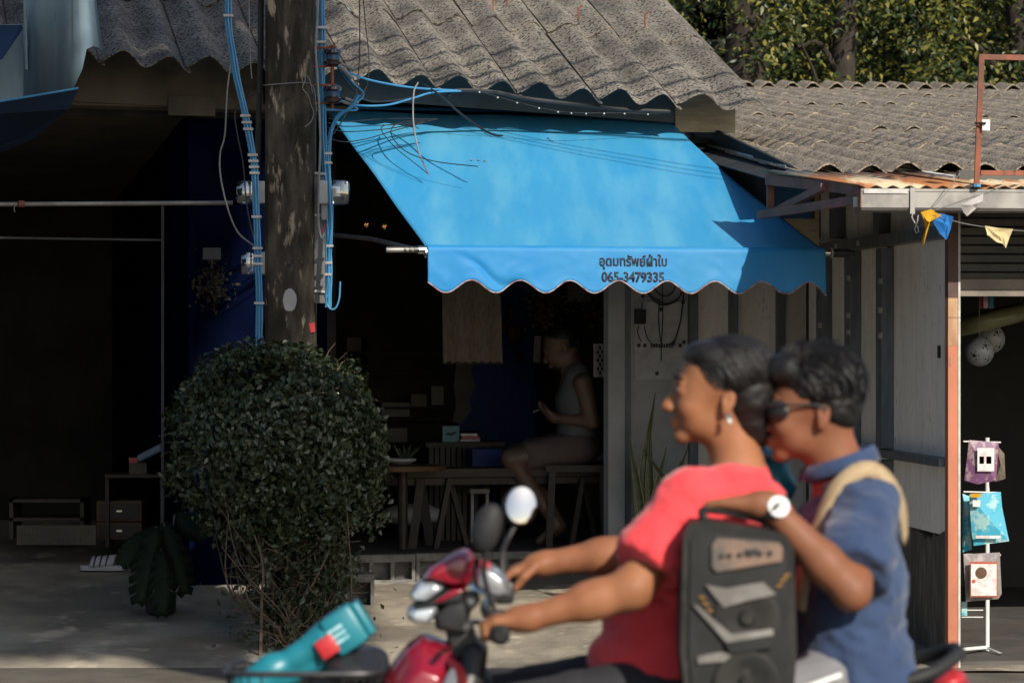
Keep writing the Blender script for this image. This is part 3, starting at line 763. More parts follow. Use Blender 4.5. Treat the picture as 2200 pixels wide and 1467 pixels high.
# dark flashing board under the verge with torn flyers
def rake(x, y, off=0.0):
    r = (x - 1100) / FPX; t = (1.466 + off - 14 * r) / (r + 0.12); return P(x, y, 14 + t)
pts = [rake(1436, 272), rake(1500, 262), rake(1742, 378), rake(1742, 470), rake(1640, 470), rake(1560, 400), rake(1470, 300)]
MB().prism(pts, SX * 0.02).build('verge_board', 'verge', shed)
for (x, y, dx, dy) in [(1578, 325, 40, 22), (1625, 345, 34, 14), (1668, 352, 18, 8)]:
    p = rake(x, y, -0.01)
    MB().prism([p, p + SD * -(dx * 0.012) - Zv * (dy * 0.0025), p + SD * -(dx * 0.013) - Zv * (dy * 0.0025 + 0.02), p + SD * -0.1 - Zv * 0.022], SX * 0.002).build('torn_flyer', 'paper', shed)
fl = []
for t in (0.25, 3.0):
    c_ = Vector((1.466 - 0.12 * t, 14 + t, 2.385 + RS * t - 0.03)); fl.append(c_)
MB().prism([fl[0] + SX * 0.05, fl[1] + SX * 0.05, fl[1] - SX * 0.17 - Zv * 0.05, fl[0] - SX * 0.12 - Zv * 0.04], Zv * 0.006).build('sun_block_strip', 'verge', shed)  # added strip that keeps a streak of sun off the door column
# filler boards behind the canopy truss
MB().prism([P(1600, 420, 15.6), P(1760, 420, 15.6), P(1760, 560, 15.6), P(1600, 560, 15.6)], (0, 0.02, 0)).build('filler_board', 'cream_board', shed)

# canopy: rusty corrugated sheets on a brown truss, gutter in front
canopy = thing('rusty_canopy', 'rust streaked cream corrugated canopy on brown tube truss over the right shop front', 'canopy', P(1845, 402, 12.9))
cb, cf = P(1628, 368, 14.1), P(1847, 401, 12.9)
ncol = 10
def canopy_pt(a, s):       # a metres to the right from the left edge, s 0 back .. 1 front
    b = cb + SX * a; f = cf + SX * a; return b.lerp(f, s)
for k in range(5):
    v = []; f = []; seg = 10; n = 8 * seg // 2
    wd = 0.62
    for j, s in enumerate((0.0, 1.0)):
        for i in range(n + 1):
            a = k * (wd - 0.02) + wd * i / n
            z = 0.008 * math.cos(2 * math.pi * i / 5)
            p = canopy_pt(a, s) + Zv * (z + 0.002 * (k % 2)); v.append(p)
    f = [(i, i + 1, i + n + 2, i + n + 1) for i in range(n)]
    mb = MB(); mb.add(v, f); mb.build('canopy_sheet', 'rusty_sheet', canopy, smooth=True, solid=0.002)
def tubebox(pa, pb, name, m, par, w=0.035, h=0.035):
    mb = MB(); mb.beam(pa, pb, w, h); return mb.build(name, m, par)
tubebox(P(1650, 386, 14.05), P(1850, 408, 12.95), 'side_rafter', 'brown_tube', canopy, 0.03, 0.05)
tubebox(P(1655, 384, 14.05), P(1655, 462, 14.05), 'upright', 'brown_tube', canopy, 0.035, 0.035)
tubebox(P(1632, 462, 14.1), P(1838, 430, 12.95), 'bottom_chord', 'brown_tube', canopy, 0.03, 0.04)
tubebox(P(1660, 458, 14.05), P(1770, 402, 13.3), 'brace', 'brown_tube', canopy, 0.03, 0.035)
tubebox(P(1655, 386, 14.03), P(2400, 386, 14.6), 'back_rafter', 'brown_tube', canopy, 0.03, 0.035)
MB().box(P(1840, 434, 12.93), (0.028, 0.03, 0.045)).build('end_cap', 'clip', canopy)
tubebox(rake(1470, 285, -0.03), rake(1640, 462, -0.03), 'stay_tube', 'brown_tube', canopy, 0.03, 0.03)

gut = thing('rain_gutter', 'dull grey box gutter along the front edge of the rusty canopy', 'gutter', P(1850, 430, 12.85))
g0 = P(1851, 405, 12.86); prof = [(0, 0), (0, -0.012), (0.004, -0.014), (0.004, -0.085), (0.014, -0.098), (0.03, -0.103), (0.12, -0.103), (0.12, 0.0), (0.115, 0.0), (0.115, -0.098), (0.032, -0.098), (0.012, -0.085), (0.010, -0.012), (0.010, 0.0)]
BK = Vector((-0.12, 1, 0)).normalized()
pts = [g0 + BK * a + Zv * b for a, b in prof]
MB().prism(pts, SX * 3.6).build('trough', 'gutter', gut)
MB().prism([g0 + BK * -0.003 + Zv * -0.001 + SX * 0.01, g0 + BK * -0.003 + Zv * -0.022 + SX * 0.01, g0 + BK * -0.003 + Zv * -0.022 + SX * 0.215, g0 + BK * -0.003 + Zv * -0.001 + SX * 0.215], BK * 0.002).build('lip', 'clip', gut)
MB().prism([g0 + BK * a + Zv * b - SX * 0.004 for a, b in [(0, 0), (0.004, -0.085), (0.03, -0.103), (0.12, -0.103), (0.12, 0)]], SX * 0.003).build('end_plate', 'rust', gut)
for a in (0.235, 2.2):
    mb = MB(); c = g0 + SX * a
    mb.box(c + BK * -0.004 + Zv * -0.055, (0.022, 0.004, 0.118), ROTS); mb.build('strap_bracket', 'gutter', gut)
mb = MB(); c = g0 + SX * 0.235 - BK * 0.010
mb.tube([c + Zv * -0.11, c + Vector((-0.005, 0, -0.13)), c + Vector((0.006, 0, -0.15)), c + Vector((0.022, 0, -0.175)), c + Vector((0.026, 0, -0.195)), c + Vector((0.014, 0, -0.20)), c + Vector((0.008, 0, -0.185)), c + Vector((0.02, 0, -0.15)), c + Vector((0.024, 0, -0.12))], 0.0025, 5)
mb.build('tie_string', 'clip', gut)

# ------------------------------------------------------------------ rusty sign frame above the canopy
frm = thing('sign_stand', 'empty rusty square tube frame standing up from the canopy at the right edge', 'sign frame', P(2098, 402, 12.9))
MB().beam(P(2098, 404, 12.92), P(2109, 118, 12.92), 0.024, 0.024, (0, 1, 0)).build('upright', 'rust', frm)
MB().beam(P(2103, 123, 12.92), P(2600, 131, 13.1), 0.024, 0.024, (0, 0, 1)).build('top_rail', 'rust', frm)
MB().beam(P(2106, 372, 12.925), P(2600, 372, 13.1), 0.022, 0.022, (0, 0, 1)).build('bottom_rail', 'rust', frm)
MB().prism([P(2110, 257, 12.89), P(2127, 257, 12.89), P(2127, 281, 12.89), P(2111, 280, 12.89)], (0, 0.004, 0)).build('tag_plate', 'white', frm)
MB().tube([P(2094, 265, 12.90), P(2118, 265, 12.88)], 0.005, 6).build('tag_bolt', 'black_plastic', frm)
MB().tube([P(2098, 402, 12.905), P(2098, 396, 12.905)], 0.02, 8).build('foot_tape', 'cable_blue', frm)
# ------------------------------------------------------------------ blue awning
aw = thing('blue_awning', 'bright blue canvas roll-out awning with scalloped front edge over the shop opening', 'awning', W(1.0, 1.3, 2.4))
AL, AWD = 2.65, 2.0
def awz(u, s):
    sag = -0.035 * math.sin(math.pi * s) * (0.6 + 0.4 * math.sin(math.pi * u / AWD))
    rip = 0.006 * math.sin(u * 9 + s * 3) * s * (1 - s) * 2 + 0.010 * mnoise.noise(Vector((u * 2.2, s * 3, 0)))
    return 2.865 - 0.87 * s + sag + rip
mb = MB(); nu, ns = 80, 50
for j in range(ns + 1):
    for i in range(nu + 1):
        u, s = AWD * i / nu, j / ns
        inset = 0.012 * math.sin(math.pi * s)
        uu = inset + u * (1 - 2 * inset / AWD)
        mb.v.append(tuple(W(uu, AL * s + 0.0, awz(u, s))))
for j in range(ns):
    for i in range(nu):
        a = j * (nu + 1) + i; mb.f.append((a, a + 1, a + nu + 2, a + nu + 1))
mb.build('canopy', 'awning', aw, smooth=True, solid=0.0015)
BZ, BR = 1.985, 0.022
# the cloth rolls over the front bar and hangs as a scalloped valance
def vb(u): return -0.172 - 0.030 * math.cos(2 * math.pi * (u - 0.088) / 0.2435)
mb = MB(); nu, nv = 240, 14
for j in range(nv + 5):
    for i in range(nu + 1):
        u = AWD * i / nu
        if j < 5:
            an = math.radians(100 - j * 25); d = AL + 0.003 + BR * 1.06 * math.cos(an); z = BZ + BR * 1.06 * math.sin(an) - 0.0
        else:
            t = (j - 4) / nv; fold = 0.012 * mnoise.noise(Vector((u * 5, t * 1.2, 7))) * t + 0.003 * mnoise.noise(Vector((u * 16, t * 4, 3))) * t ** 0.5
            crease = -0.018 * math.exp(-((u - 0.12 - t * 0.28) / 0.035) ** 2) * t * (1.0 if u < 0.6 else 0)
            d = AL + 0.003 + BR * 1.06 + fold + crease + 0.010 * t; z = BZ + (vb(u) - (0.02 * max(0, (u - 1.9) / 0.1))) * t
        mb.v.append(tuple(W(u, d, z)))
for j in range(nv + 4):
    for i in range(nu):
        a = j * (nu + 1) + i; mb.f.append((a, a + 1, a + nu + 2, a + nu + 1))
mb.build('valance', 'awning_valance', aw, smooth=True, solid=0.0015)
off = (nv + 4) * (nu + 1)
MB().tube([Vector(mb.v[off + i]) - Vector((0, 0, 0.001)) for i in range(nu + 1)], 0.0032, 5).build('edge_binding', 'trim', aw)
MB().tube([W(-0.04, AL, BZ), W(AWD + 0.03, AL, BZ)], BR * 0.9, 12).build('front_bar', 'chrome', aw, smooth=True)
MB().tube([W(-0.195, AL, BZ - 0.002), W(-0.04, AL, BZ)], 0.013, 12).build('bar_end', 'gutter', aw, smooth=True)
for q, uu in enumerate([-0.11, -0.085, -0.06, -0.05, -0.04, -0.02]):
    MB().tube([W(uu, AL, BZ), W(uu + 0.010, AL, BZ)], 0.0165, 12).build('rubber_ring', 'black_plastic', aw)
MB().tube([W(-0.008, AL, BZ - 0.012), W(-0.003, AL, BZ - 0.012)], 0.026, 14).build('end_ring', 'chrome', aw)
MB().tube([W(AWD + 0.03, AL, BZ), W(AWD + 0.135, AL, BZ)], 0.021, 12).build('bar_end', 'black_plastic', aw, smooth=True)
MB().tube([W(AWD + 0.135, AL, BZ), W(AWD + 0.16, AL, BZ)], 0.013, 12).build('bar_end', 'black_plastic', aw, smooth=True)
MB().tube([W(AWD + 0.035, AL, BZ), W(AWD + 0.042, AL, BZ)], 0.025, 14).build('end_ring', 'clip', aw)
MB().tube([W(0.02, 0, 2.85), W(AWD - 0.02, 0, 2.85)], 0.035, 12).build('roller', 'awning_valance', aw, smooth=True)
MB().tube([W(-0.05, 0.02, 2.16), W(-0.02, 1.4, 2.08), W(0.0, AL, BZ - 0.01)], 0.012, 8).build('side_arm', 'gutter', aw)
MB().tube([W(AWD + 0.02, 0.02, 2.16), W(AWD + 0.02, 1.4, 2.08), W(AWD + 0.01, AL, BZ - 0.01)], 0.012, 8).build('side_arm', 'brown_tube', aw)
MB().box(FP(1440, 248, 0.02), (0.05, 0.05, 0.06), ROTF, 0.008).build('roller_bracket', 'black_plastic', aw)
# stencilled writing
def text_on(body, x0, x1, zbase, height, name, m, par, origin_fn, bold=0.02, zrot=None, spacing=1.0, stretch=None):
    cu = bpy.data.curves.new(name, 'FONT'); cu.body = body; cu.size = 1.0; cu.offset = bold; cu.extrude = 0.0; cu.space_character = spacing
    cu.resolution_u = 3
    tmp = bpy.data.objects.new(name, cu); C.objects.link(tmp)
    dg = bpy.context.evaluated_depsgraph_get(); me = bpy.data.meshes.new_from_object(tmp.evaluated_get(dg))
    bpy.data.objects.remove(tmp)
    co = np.array([v.co[:] for v in me.vertices])
    mn, mx = co.min(0), co.max(0)
    sx = (x1 - x0) / (mx[0] - mn[0]); sy = height
    for v in me.vertices:
        v.co = origin_fn(x0 + (v.co.x - mn[0]) * sx, zbase + v.co.y * sy)
    me.materials.append(M[m]); o = bpy.data.objects.new(name, me); C.objects.link(o)
    md = o.modifiers.new('solid', 'SOLIDIFY'); md.thickness = 0.0008
    if par is not None: attach(o, par)
    return o
def on_valance(u, z):
    t = max(0, (BZ - z) / 0.172)
    fold = 0.012 * mnoise.noise(Vector((u * 5, t * 1.2, 7))) * t + 0.003 * mnoise.noise(Vector((u * 16, t * 4, 3))) * t ** 0.5
    return W(u, AL + 0.003 + BR * 1.06 + fold + 0.010 * t + 0.0035, z)
ut0, ut1 = ux(1284, AL), ux(1429, AL); ud0, ud1 = ux(1288, AL), ux(1422, AL)
text_on('อุดมทรัพย์ผ้าใบ', ut0, ut1, 1.914, 0.066, 'thai_lettering', 'ink', aw, on_valance, 0.026)
text_on('065-3479335', ud0, ud1, 1.838, 0.066, 'phone_number', 'ink', aw, on_valance, 0.030)
for (u, s) in [(0.62, 0.36), (0.66, 0.36), (0.69, 0.365)]:
    p = W(u, AL * s, awz(u, s) + 0.006); MB().ball(p, 0.008, 6, 4, (1.3, 1, 0.4)).build('caulk_spot', 'cable_grey', aw)
# brown fabric flap and tie
MB().tube(curve_pts([W(AWD - 0.0, AL, BZ - 0.02), W(AWD + 0.06, AL - 0.2, BZ - 0.10), W(AWD + 0.16, AL - 0.5, BZ - 0.19), W(AWD + 0.19, AL - 0.62, BZ - 0.25)], 5), 0.003, 5).build('tie_cord', 'cable_black', aw)

# ------------------------------------------------------------------ concrete pole and everything on it
PD = 14.4
pole = thing('concrete_pole', 'square blackened concrete utility pole rising out of the round bush', 'utility pole', P(624, 1380, PD))
bm_ = MB(); pz = CAM_H; px0 = P(625, 733, PD).x
v = []
for (z, hw) in ((-0.1, 0.126), (8.2, 0.112)):
    for (a, b) in ((-1, -.86), (-.86, -1), (.86, -1), (1, -.86), (1, .86), (.86, 1), (-.86, 1), (-1, .86)):
        v.append((px0 + a * hw, PD + b * hw, z))
bm_.add(v, [tuple(range(8))[::-1], tuple(range(8, 16))] + [(i, (i + 1) % 8, (i + 1) % 8 + 8, i + 8) for i in range(8)])
bm_.build('shaft', 'pole', pole)
for (x, y) in [(617, 213), (617, 263), (618, 440), (620, 570)]:
    p = P(x, y, PD - 0.124); MB().lathe([(0.011, -0.002), (0.0105, 0.0015)], p, (0, -1, 0), 12).build('bolt_hole_disc', 'black', pole)  # black discs stand in for the shaded depth of the holes
pts = []
for k in range(14):
    a = 2 * math.pi * k / 14; r = 1 + 0.16 * mnoise.noise(Vector((math.cos(a) * 2, math.sin(a) * 2, 5)))
    pts.append(P(623 + 15 * r * math.cos(a), 645 - 25 * r * math.sin(a), PD - 0.1245))
MB().prism(pts, (0, -0.0015, 0)).build('paper_scrap', 'paper', pole)
MB().prism([P(664, 695, PD - .1245), P(676, 692, PD - .1245), P(677, 712, PD - .1245), P(668, 715, PD - .1245)], (0, -0.001, 0)).build('red_paint_mark', 'red_plastic', pole)
fd = PD - 0.128
MB().tube(curve_pts([P(571, 184, PD), P(572, 183, fd), P(650, 178, fd), P(672, 186, fd), P(678, 215, fd - .02), P(680, 240, fd - .02)], 5), 0.0025, 5).build('tie_wire', 'cable_grey', pole)
MB().tube(curve_pts([P(672, 200, fd - .02), P(665, 172, fd - .02), P(657, 162, fd - .02), P(655, 175, fd - .03), P(650, 190, fd - .04), P(662, 205, fd - .03), P(668, 225, fd - .02), P(674, 243, fd - .03), P(668, 262, fd - .04), P(655, 273, fd - .05)], 5), 0.0022, 5).build('tie_wire', 'cable_grey', pole)

def cab(name, label, cat, ctrl, r, m, group=None, d=14.2, n=6, seg=6):
    pts = curve_pts([P(c[0], c[1], c[2] if len(c) > 2 else d) for c in ctrl], seg)
    o = MB().tube(pts, r, n).build(name, m, smooth=True)
    return tag(o, label, cat, group)

def bundle(label, ctrl, offs, r, m, clips, d=14.2, loc=None):
    t = thing('cable_bundle', label, 'cables', P(ctrl[0][0], ctrl[0][1], d))
    base = curve_pts([P(c[0], c[1], c[2] if len(c) > 2 else d) for c in ctrl], 6)
    for k, (ox, oy) in enumerate(offs):
        w = R.uniform(0, 6)
        pts = [p + Vector((ox + 0.0015 * math.sin(i * 0.7 + w), oy, 0)) for i, p in enumerate(base)]
        MB().tube(pts, r, 6).build('cable', m, t, smooth=True)
    for (x, y) in clips:
        q = min(base, key=lambda p: abs(p.z - P(0, y, d).z))
        wd = (max(o[0] for o in offs) - min(o[0] for o in offs)) + 2 * r + 0.012
        MB().box(q + Vector((sum(o[0] for o in offs) / len(offs), -0.004, 0)), (wd, 0.03, 0.012)).build('cable_clip', 'clip', t)
    return t
bundle('bundle of blue cables sweeping down the left side of the pole', [(489, -250), (490, -20), (493, 70), (506, 150), (524, 235), (541, 320), (549, 400), (552, 500), (556, 600), (557, 700), (556, 780)],
       [(-0.012, 0), (0.0, -0.006), (0.012, 0), (0.004, 0.012)], 0.0062, 'cable_blue', [(0, 38), (0, 245), (0, 265), (0, 278), (0, 332), (0, 350), (0, 362), (0, 374), (0, 460), (0, 535), (0, 552), (0, 566), (0, 648)], 14.2)
bundle('bundle of blue cables running down the right side of the pole past the spool insulators', [(689, -250), (690, 60), (691, 180), (694, 300), (700, 420), (704, 520), (706, 600), (704, 660)],
       [(-0.010, 0.02), (0.002, 0.01), (0.012, 0.02)], 0.006, 'cable_blue', [(0, 65), (0, 78)], 14.3)
bundle('blue cables fanning from the lower insulator down to the right hand meter', [(771, 205), (752, 232), (727, 250), (712, 280), (706, 330), (708, 395), (712, 470), (708, 540), (704, 610), (700, 640)],
       [(-0.006, 0), (0.006, 0), (0.0, -0.01)], 0.0052, 'cable_blue', [(0, 330), (0, 352), (0, 530), (0, 565), (0, 590)], 14.22)
cab('cable', 'thick black cable running up the left edge of the concrete pole', 'cable', [(561, -250), (560, 100), (556, 250), (553, 370)], 0.017, 'cable_black', d=14.36)
cab('cable', 'pale grey loose wire running down the right edge of the pole', 'cable', [(686, -100), (682, 30), (678, 100), (684, 200), (688, 300), (685, 400), (684, 470), (690, 510), (698, 500)], 0.006, 'cable_grey', d=14.22)
cab('cable', 'dark cable hanging in a loose curve from the beam to the lower left meter', 'cable', [(495, 140), (488, 200), (483, 290), (473, 330), (474, 380), (490, 450), (512, 500), (548, 530)], 0.0045, 'cable_grey', d=14.3)
cab('cable', 'thin dark cable looping between the beam and the upper left meter', 'cable', [(560, 195), (525, 215), (505, 240), (510, 290), (522, 350), (528, 420), (535, 470), (552, 540)], 0.004, 'cable_black', d=14.28)
cab('cable', 'thin grey twin wire dangling in front of the left roof above the beam', 'cable', [(534, -60), (536, 60), (538, 130), (541, 170)], 0.003, 'cable_grey', d=14.3)
cab('cable', 'thin blue hooked cable end beside the lowest part of the right hand board', 'cable', [(731, 605), (729, 640), (722, 660), (712, 664), (702, 652), (700, 620)], 0.0045, 'cable_blue', d=14.25)
cab('cable', 'upper blue service cable from the top insulator across the fascia', 'cable', [(722, 142, 14.3), (770, 165, 14.5), (830, 180, 14.9), (900, 190, 15.2), (985, 195, 15.5)], 0.0055, 'cable_blue')
cab('cable', 'lower blue service cable from the second insulator across the fascia', 'cable', [(722, 212, 14.3), (765, 226, 14.45), (830, 226, 14.8), (885, 212, 15.1), (930, 199, 15.3), (990, 196, 15.5)], 0.0055, 'cable_blue')
cab('cable', 'short blue jumper cable bent between the two insulators', 'cable', [(735, 150, 14.28), (758, 178, 14.3), (781, 202, 14.3), (765, 222, 14.28), (725, 250, 14.25)], 0.0052, 'cable_blue')
cab('cable', 'short blue cable tucked back under the lower insulator', 'cable', [(745, 222, 14.28), (768, 234, 14.3), (748, 238, 14.28), (700, 236, 14.25)], 0.0052, 'cable_blue')
cab('cable', 'thick black service cable sagging along the fascia above the awning', 'cable', [(960, 205, 15.45), (985, 195, 15.5), (1060, 198, 15.6), (1130, 212, 15.7), (1240, 225, 15.8), (1340, 236, 15.9), (1440, 240, 15.95)], 0.012, 'cable_black')
cab('cable', 'dark cable drooping from the pole across the fascia to the black service cable', 'cable', [(722, 140, 14.35), (745, 175, 14.5), (785, 215, 14.8), (850, 216, 15.1), (930, 200, 15.4), (985, 196, 15.5)], 0.005, 'cable_black')
cab('cable', 'thin black wire hanging in front of the grey roof, left of the pair', 'cable', [(770, -80, 14.6), (773, 60, 14.6), (771, 150, 14.6), (762, 205, 14.6), (735, 260, 14.6), (715, 290, 14.5)], 0.0035, 'cable_black')
cab('cable', 'thin black wire hanging in front of the grey roof and looping back at the fascia', 'cable', [(775, -80, 14.7), (784, 40, 14.7), (793, 130, 14.7), (786, 190, 14.7), (760, 215, 14.6)], 0.003, 'cable_black')
cab('cable', 'grey cut cable drooping over the awning down to the caulk spots', 'cable', [(898, 178, 15.2), (889, 200, 15.1), (888, 260, 14.9), (898, 320, 14.8), (912, 355, 14.75), (921, 375, 14.7)], 0.0042, 'cable_grey')
cab('cable', 'thick black cut cable sticking out diagonally over the awning', 'cable', [(912, 183, 15.35), (945, 205, 15.2), (990, 245, 14.9), (1040, 280, 14.7), (1065, 291, 14.6), (1079, 292, 14.55)], 0.006, 'cable_black')
cab('cable', 'thin black wire curling over the awning and ending in mid air', 'cable', [(935, 255, 15.3), (870, 262, 15.1), (842, 275, 15.0), (846, 300, 14.9), (880, 330, 14.8), (940, 348, 14.7), (1027, 358, 14.6)], 0.0028, 'cable_black')
cab('cable', 'thin black wire curving over the awning left of the curled one', 'cable', [(900, 258, 15.3), (850, 266, 15.15), (822, 272, 15.0), (822, 285, 15.0), (850, 318, 14.85), (890, 350, 14.75), (920, 374, 14.7)], 0.0024, 'cable_black')
for (ly, lab) in [((262, 258, 252), 'uppermost thin black wire crossing the left corner of the awning'), ((272, 270, 266), 'second thin black wire crossing the left corner of the awning'), ((283, 281, 268), 'third thin black wire crossing the left corner of the awning'), ((305, 298, 262), 'lowest thin black wire crossing the left corner of the awning')]:
    cab('cable', lab, 'cable', [(705, ly[0] - 8, 14.6), (740, ly[0], 14.7), (790, ly[1], 14.9), (850, (ly[1] + ly[2]) / 2, 15.1), (940, 256, 15.4)], 0.003, 'cable_black')
# string of little white lamps under the eave
sl_ = thing('string_lights', 'thin black string of tiny white lamps hanging under the eave above the awning', 'string lights', P(1240, 235, 15.7))
pts = curve_pts([P(1020, 194, 15.5), P(1100, 217, 15.55), P(1190, 238, 15.6), (P(1250, 243, 15.65)), P(1330, 243, 15.75), P(1430, 246, 15.9)], 8)
MB().tube(pts, 0.0025, 5).build('wire', 'cable_black', sl_)
for k in range(1, len(pts) - 1, 4):
    MB().ball(pts[k] - Zv * 0.004, 0.0055, 8, 6).build('lamp', 'clip', sl_)

rack = thing('insulator_rack', 'rusty bracket with two brown porcelain spool insulators at the right of the pole', 'insulators', P(715, 160, 14.3))
MB().tube([P(714, 98, 14.3), P(714, 240, 14.3)], 0.008, 8).build('rod', 'rust', rack)
MB().ball(P(714, 100, 14.3), 0.016, 8, 5, (1, 1, 0.5)).build('rod_head', 'rust', rack)
for y in (103, 143, 183, 222):
    MB().beam(P(672, y + 1, 14.32), P(722, y - 1, 14.3), 0.022, 0.009, (0, 0, 1)).build('arm', 'rust', rack)
for y in (124, 203):
    c = P(715, y, 14.3)
    MB().lathe([(0.030, -0.044), (0.043, -0.036), (0.045, -0.022), (0.034, -0.014), (0.032, 0.0), (0.034, 0.014), (0.045, 0.022), (0.043, 0.036), (0.030, 0.044)], c, n=20).build('spool', 'porcelain', rack, smooth=True)
    for k in (-1, 0, 1):
        MB().lathe([(0.030, -0.004), (0.0385, 0), (0.030, 0.004)], c + Vector((0, 0, k * 0.008)), n=20).build('wire_turn', 'cable_blue', rack, smooth=True)
for (a, b) in [((728, 140), (757, 168)), ((735, 138), (760, 150)), ((735, 218), (762, 228)), ((742, 212), (770, 222))]:
    MB().tube([P(*a, 14.28), P(*b, 14.28)], 0.0085, 7).build('splice_sleeve', 'cable_grey', rack)

mbd = thing('meter_board', 'long grey backing board strapped to the right side of the pole', 'board', P(687, 650, 14.33))
MB().box(P(687, 511, 14.33), (0.055, 0.02, 0.66), None, 0.003).build('board', 'meter_board', mbd)
for y in (372, 462, 625):
    MB().beam(P(676, y, 14.31), P(700, y + 2, 14.31), 0.012, 0.012).build('strap', 'clip', mbd)
MB().box(P(697, 452, 14.28), (0.03, 0.04, 0.10), None, 0.006).build('breaker_box', 'meter', mbd)
MB().tube(curve_pts([P(700, 480, 14.26), P(692, 498, 14.24), P(686, 510, 14.24), P(695, 505, 14.24)], 4), 0.004, 5).build('loose_wire', 'red_plastic', mbd)

def meter(label, x, y, d, side, w=0.10, h=0.125, bright=True):
    t = thing('electric_meter', label, 'electric meter', P(x, y, d))
    MB().box(P(x, y, d) - Vector((side * 0.035, -0.0, 0)), (0.05, 0.09, h * 0.95), None, 0.008).build('meter_base', 'meter', t)
    MB().box(P(x, y, d) + Vector((side * 0.045, 0, 0)), (w, 0.10, h), None, 0.02).build('cover', 'glass', t, smooth=True)
    MB().lathe([(0.030, -0.006), (0.031, 0.006)], P(x, y, d) + Vector((side * 0.005, -0.01, 0)), (1, 0, 0), 20).build('dial_ring', 'meter', t)
    MB().box(P(x, y, d) + Vector((side * 0.03, -0.03, 0.005)), (0.035, 0.012, 0.05)).build('dial_plate', 'clip', t)
    MB().box(P(x, y, d) + Vector((side * 0.045, -0.038, 0.0)), (0.03, 0.006, 0.006)).build('pointer', 'clip', t)
    return t
meter('grey electric meter with clear dome at the right of the pole', 711, 414, 14.26, 1)
meter('upper of the two dim electric meters behind the blue cables left of the pole', 546, 414, 14.34, -1, 0.09, 0.12)
meter('lower of the two dim electric meters left of the pole', 552, 566, 14.34, -1, 0.07, 0.12)
for (x, y) in [(527, 380), (541, 458)]:
    pass

# ------------------------------------------------------------------ hollow block row edging the raised shop floor
def block_mb(L=0.385, H=0.165, Dp=0.10, holes=3):
    mb = MB(); t = 0.026; mb.box((0, 0, H - t / 2 - 0.008), (L, Dp, t + 0.016)); mb.box((0, 0, 0.012), (L, Dp, 0.024))
    wt = 0.020; ih = H - t - 0.016 - 0.024
    for k in range(holes + 1):
        x = -L / 2 + wt / 2 + (L - wt) * k / holes
        mb.box((x, 0, 0.024 + ih / 2), (wt, Dp - 0.002, ih + 0.004))
    mb.box((0, Dp / 2 - 0.012, 0.024 + ih / 2), (L - 0.03, 0.01, ih))
    return mb
blk = block_mb().mesh('block'); blk.materials.append(M['block'])
step = thing('block_step', 'row of grey hollow cement blocks laid on their sides along the shop entrance', 'block step', W(0.7, 0.05, 0.18))
ub = ux(738)
for k in range(5):
    u = ub + 0.2 + k * 0.392
    o = inst('hollow_block', blk, W(u, 0.06 + R.uniform(-0.006, 0.006), 0.184 + R.uniform(-0.003, 0.003)), Matrix.Rotation(TH + R.uniform(-0.012, 0.012), 3, 'Z'), step)
lb = block_mb(0.39, 0.19, 0.15, 2).mesh('block'); lb.materials.append(M['block'])
o = inst('hollow_block', lb, Vector((P(724, 1300, 15.2).x, 15.2, gz(15.2) + 0.0)), Matrix.Rotation(0.12, 3, 'Z'))
tag(o, 'single grey hollow cement block lying on the ground at the right of the bush', 'cement block')
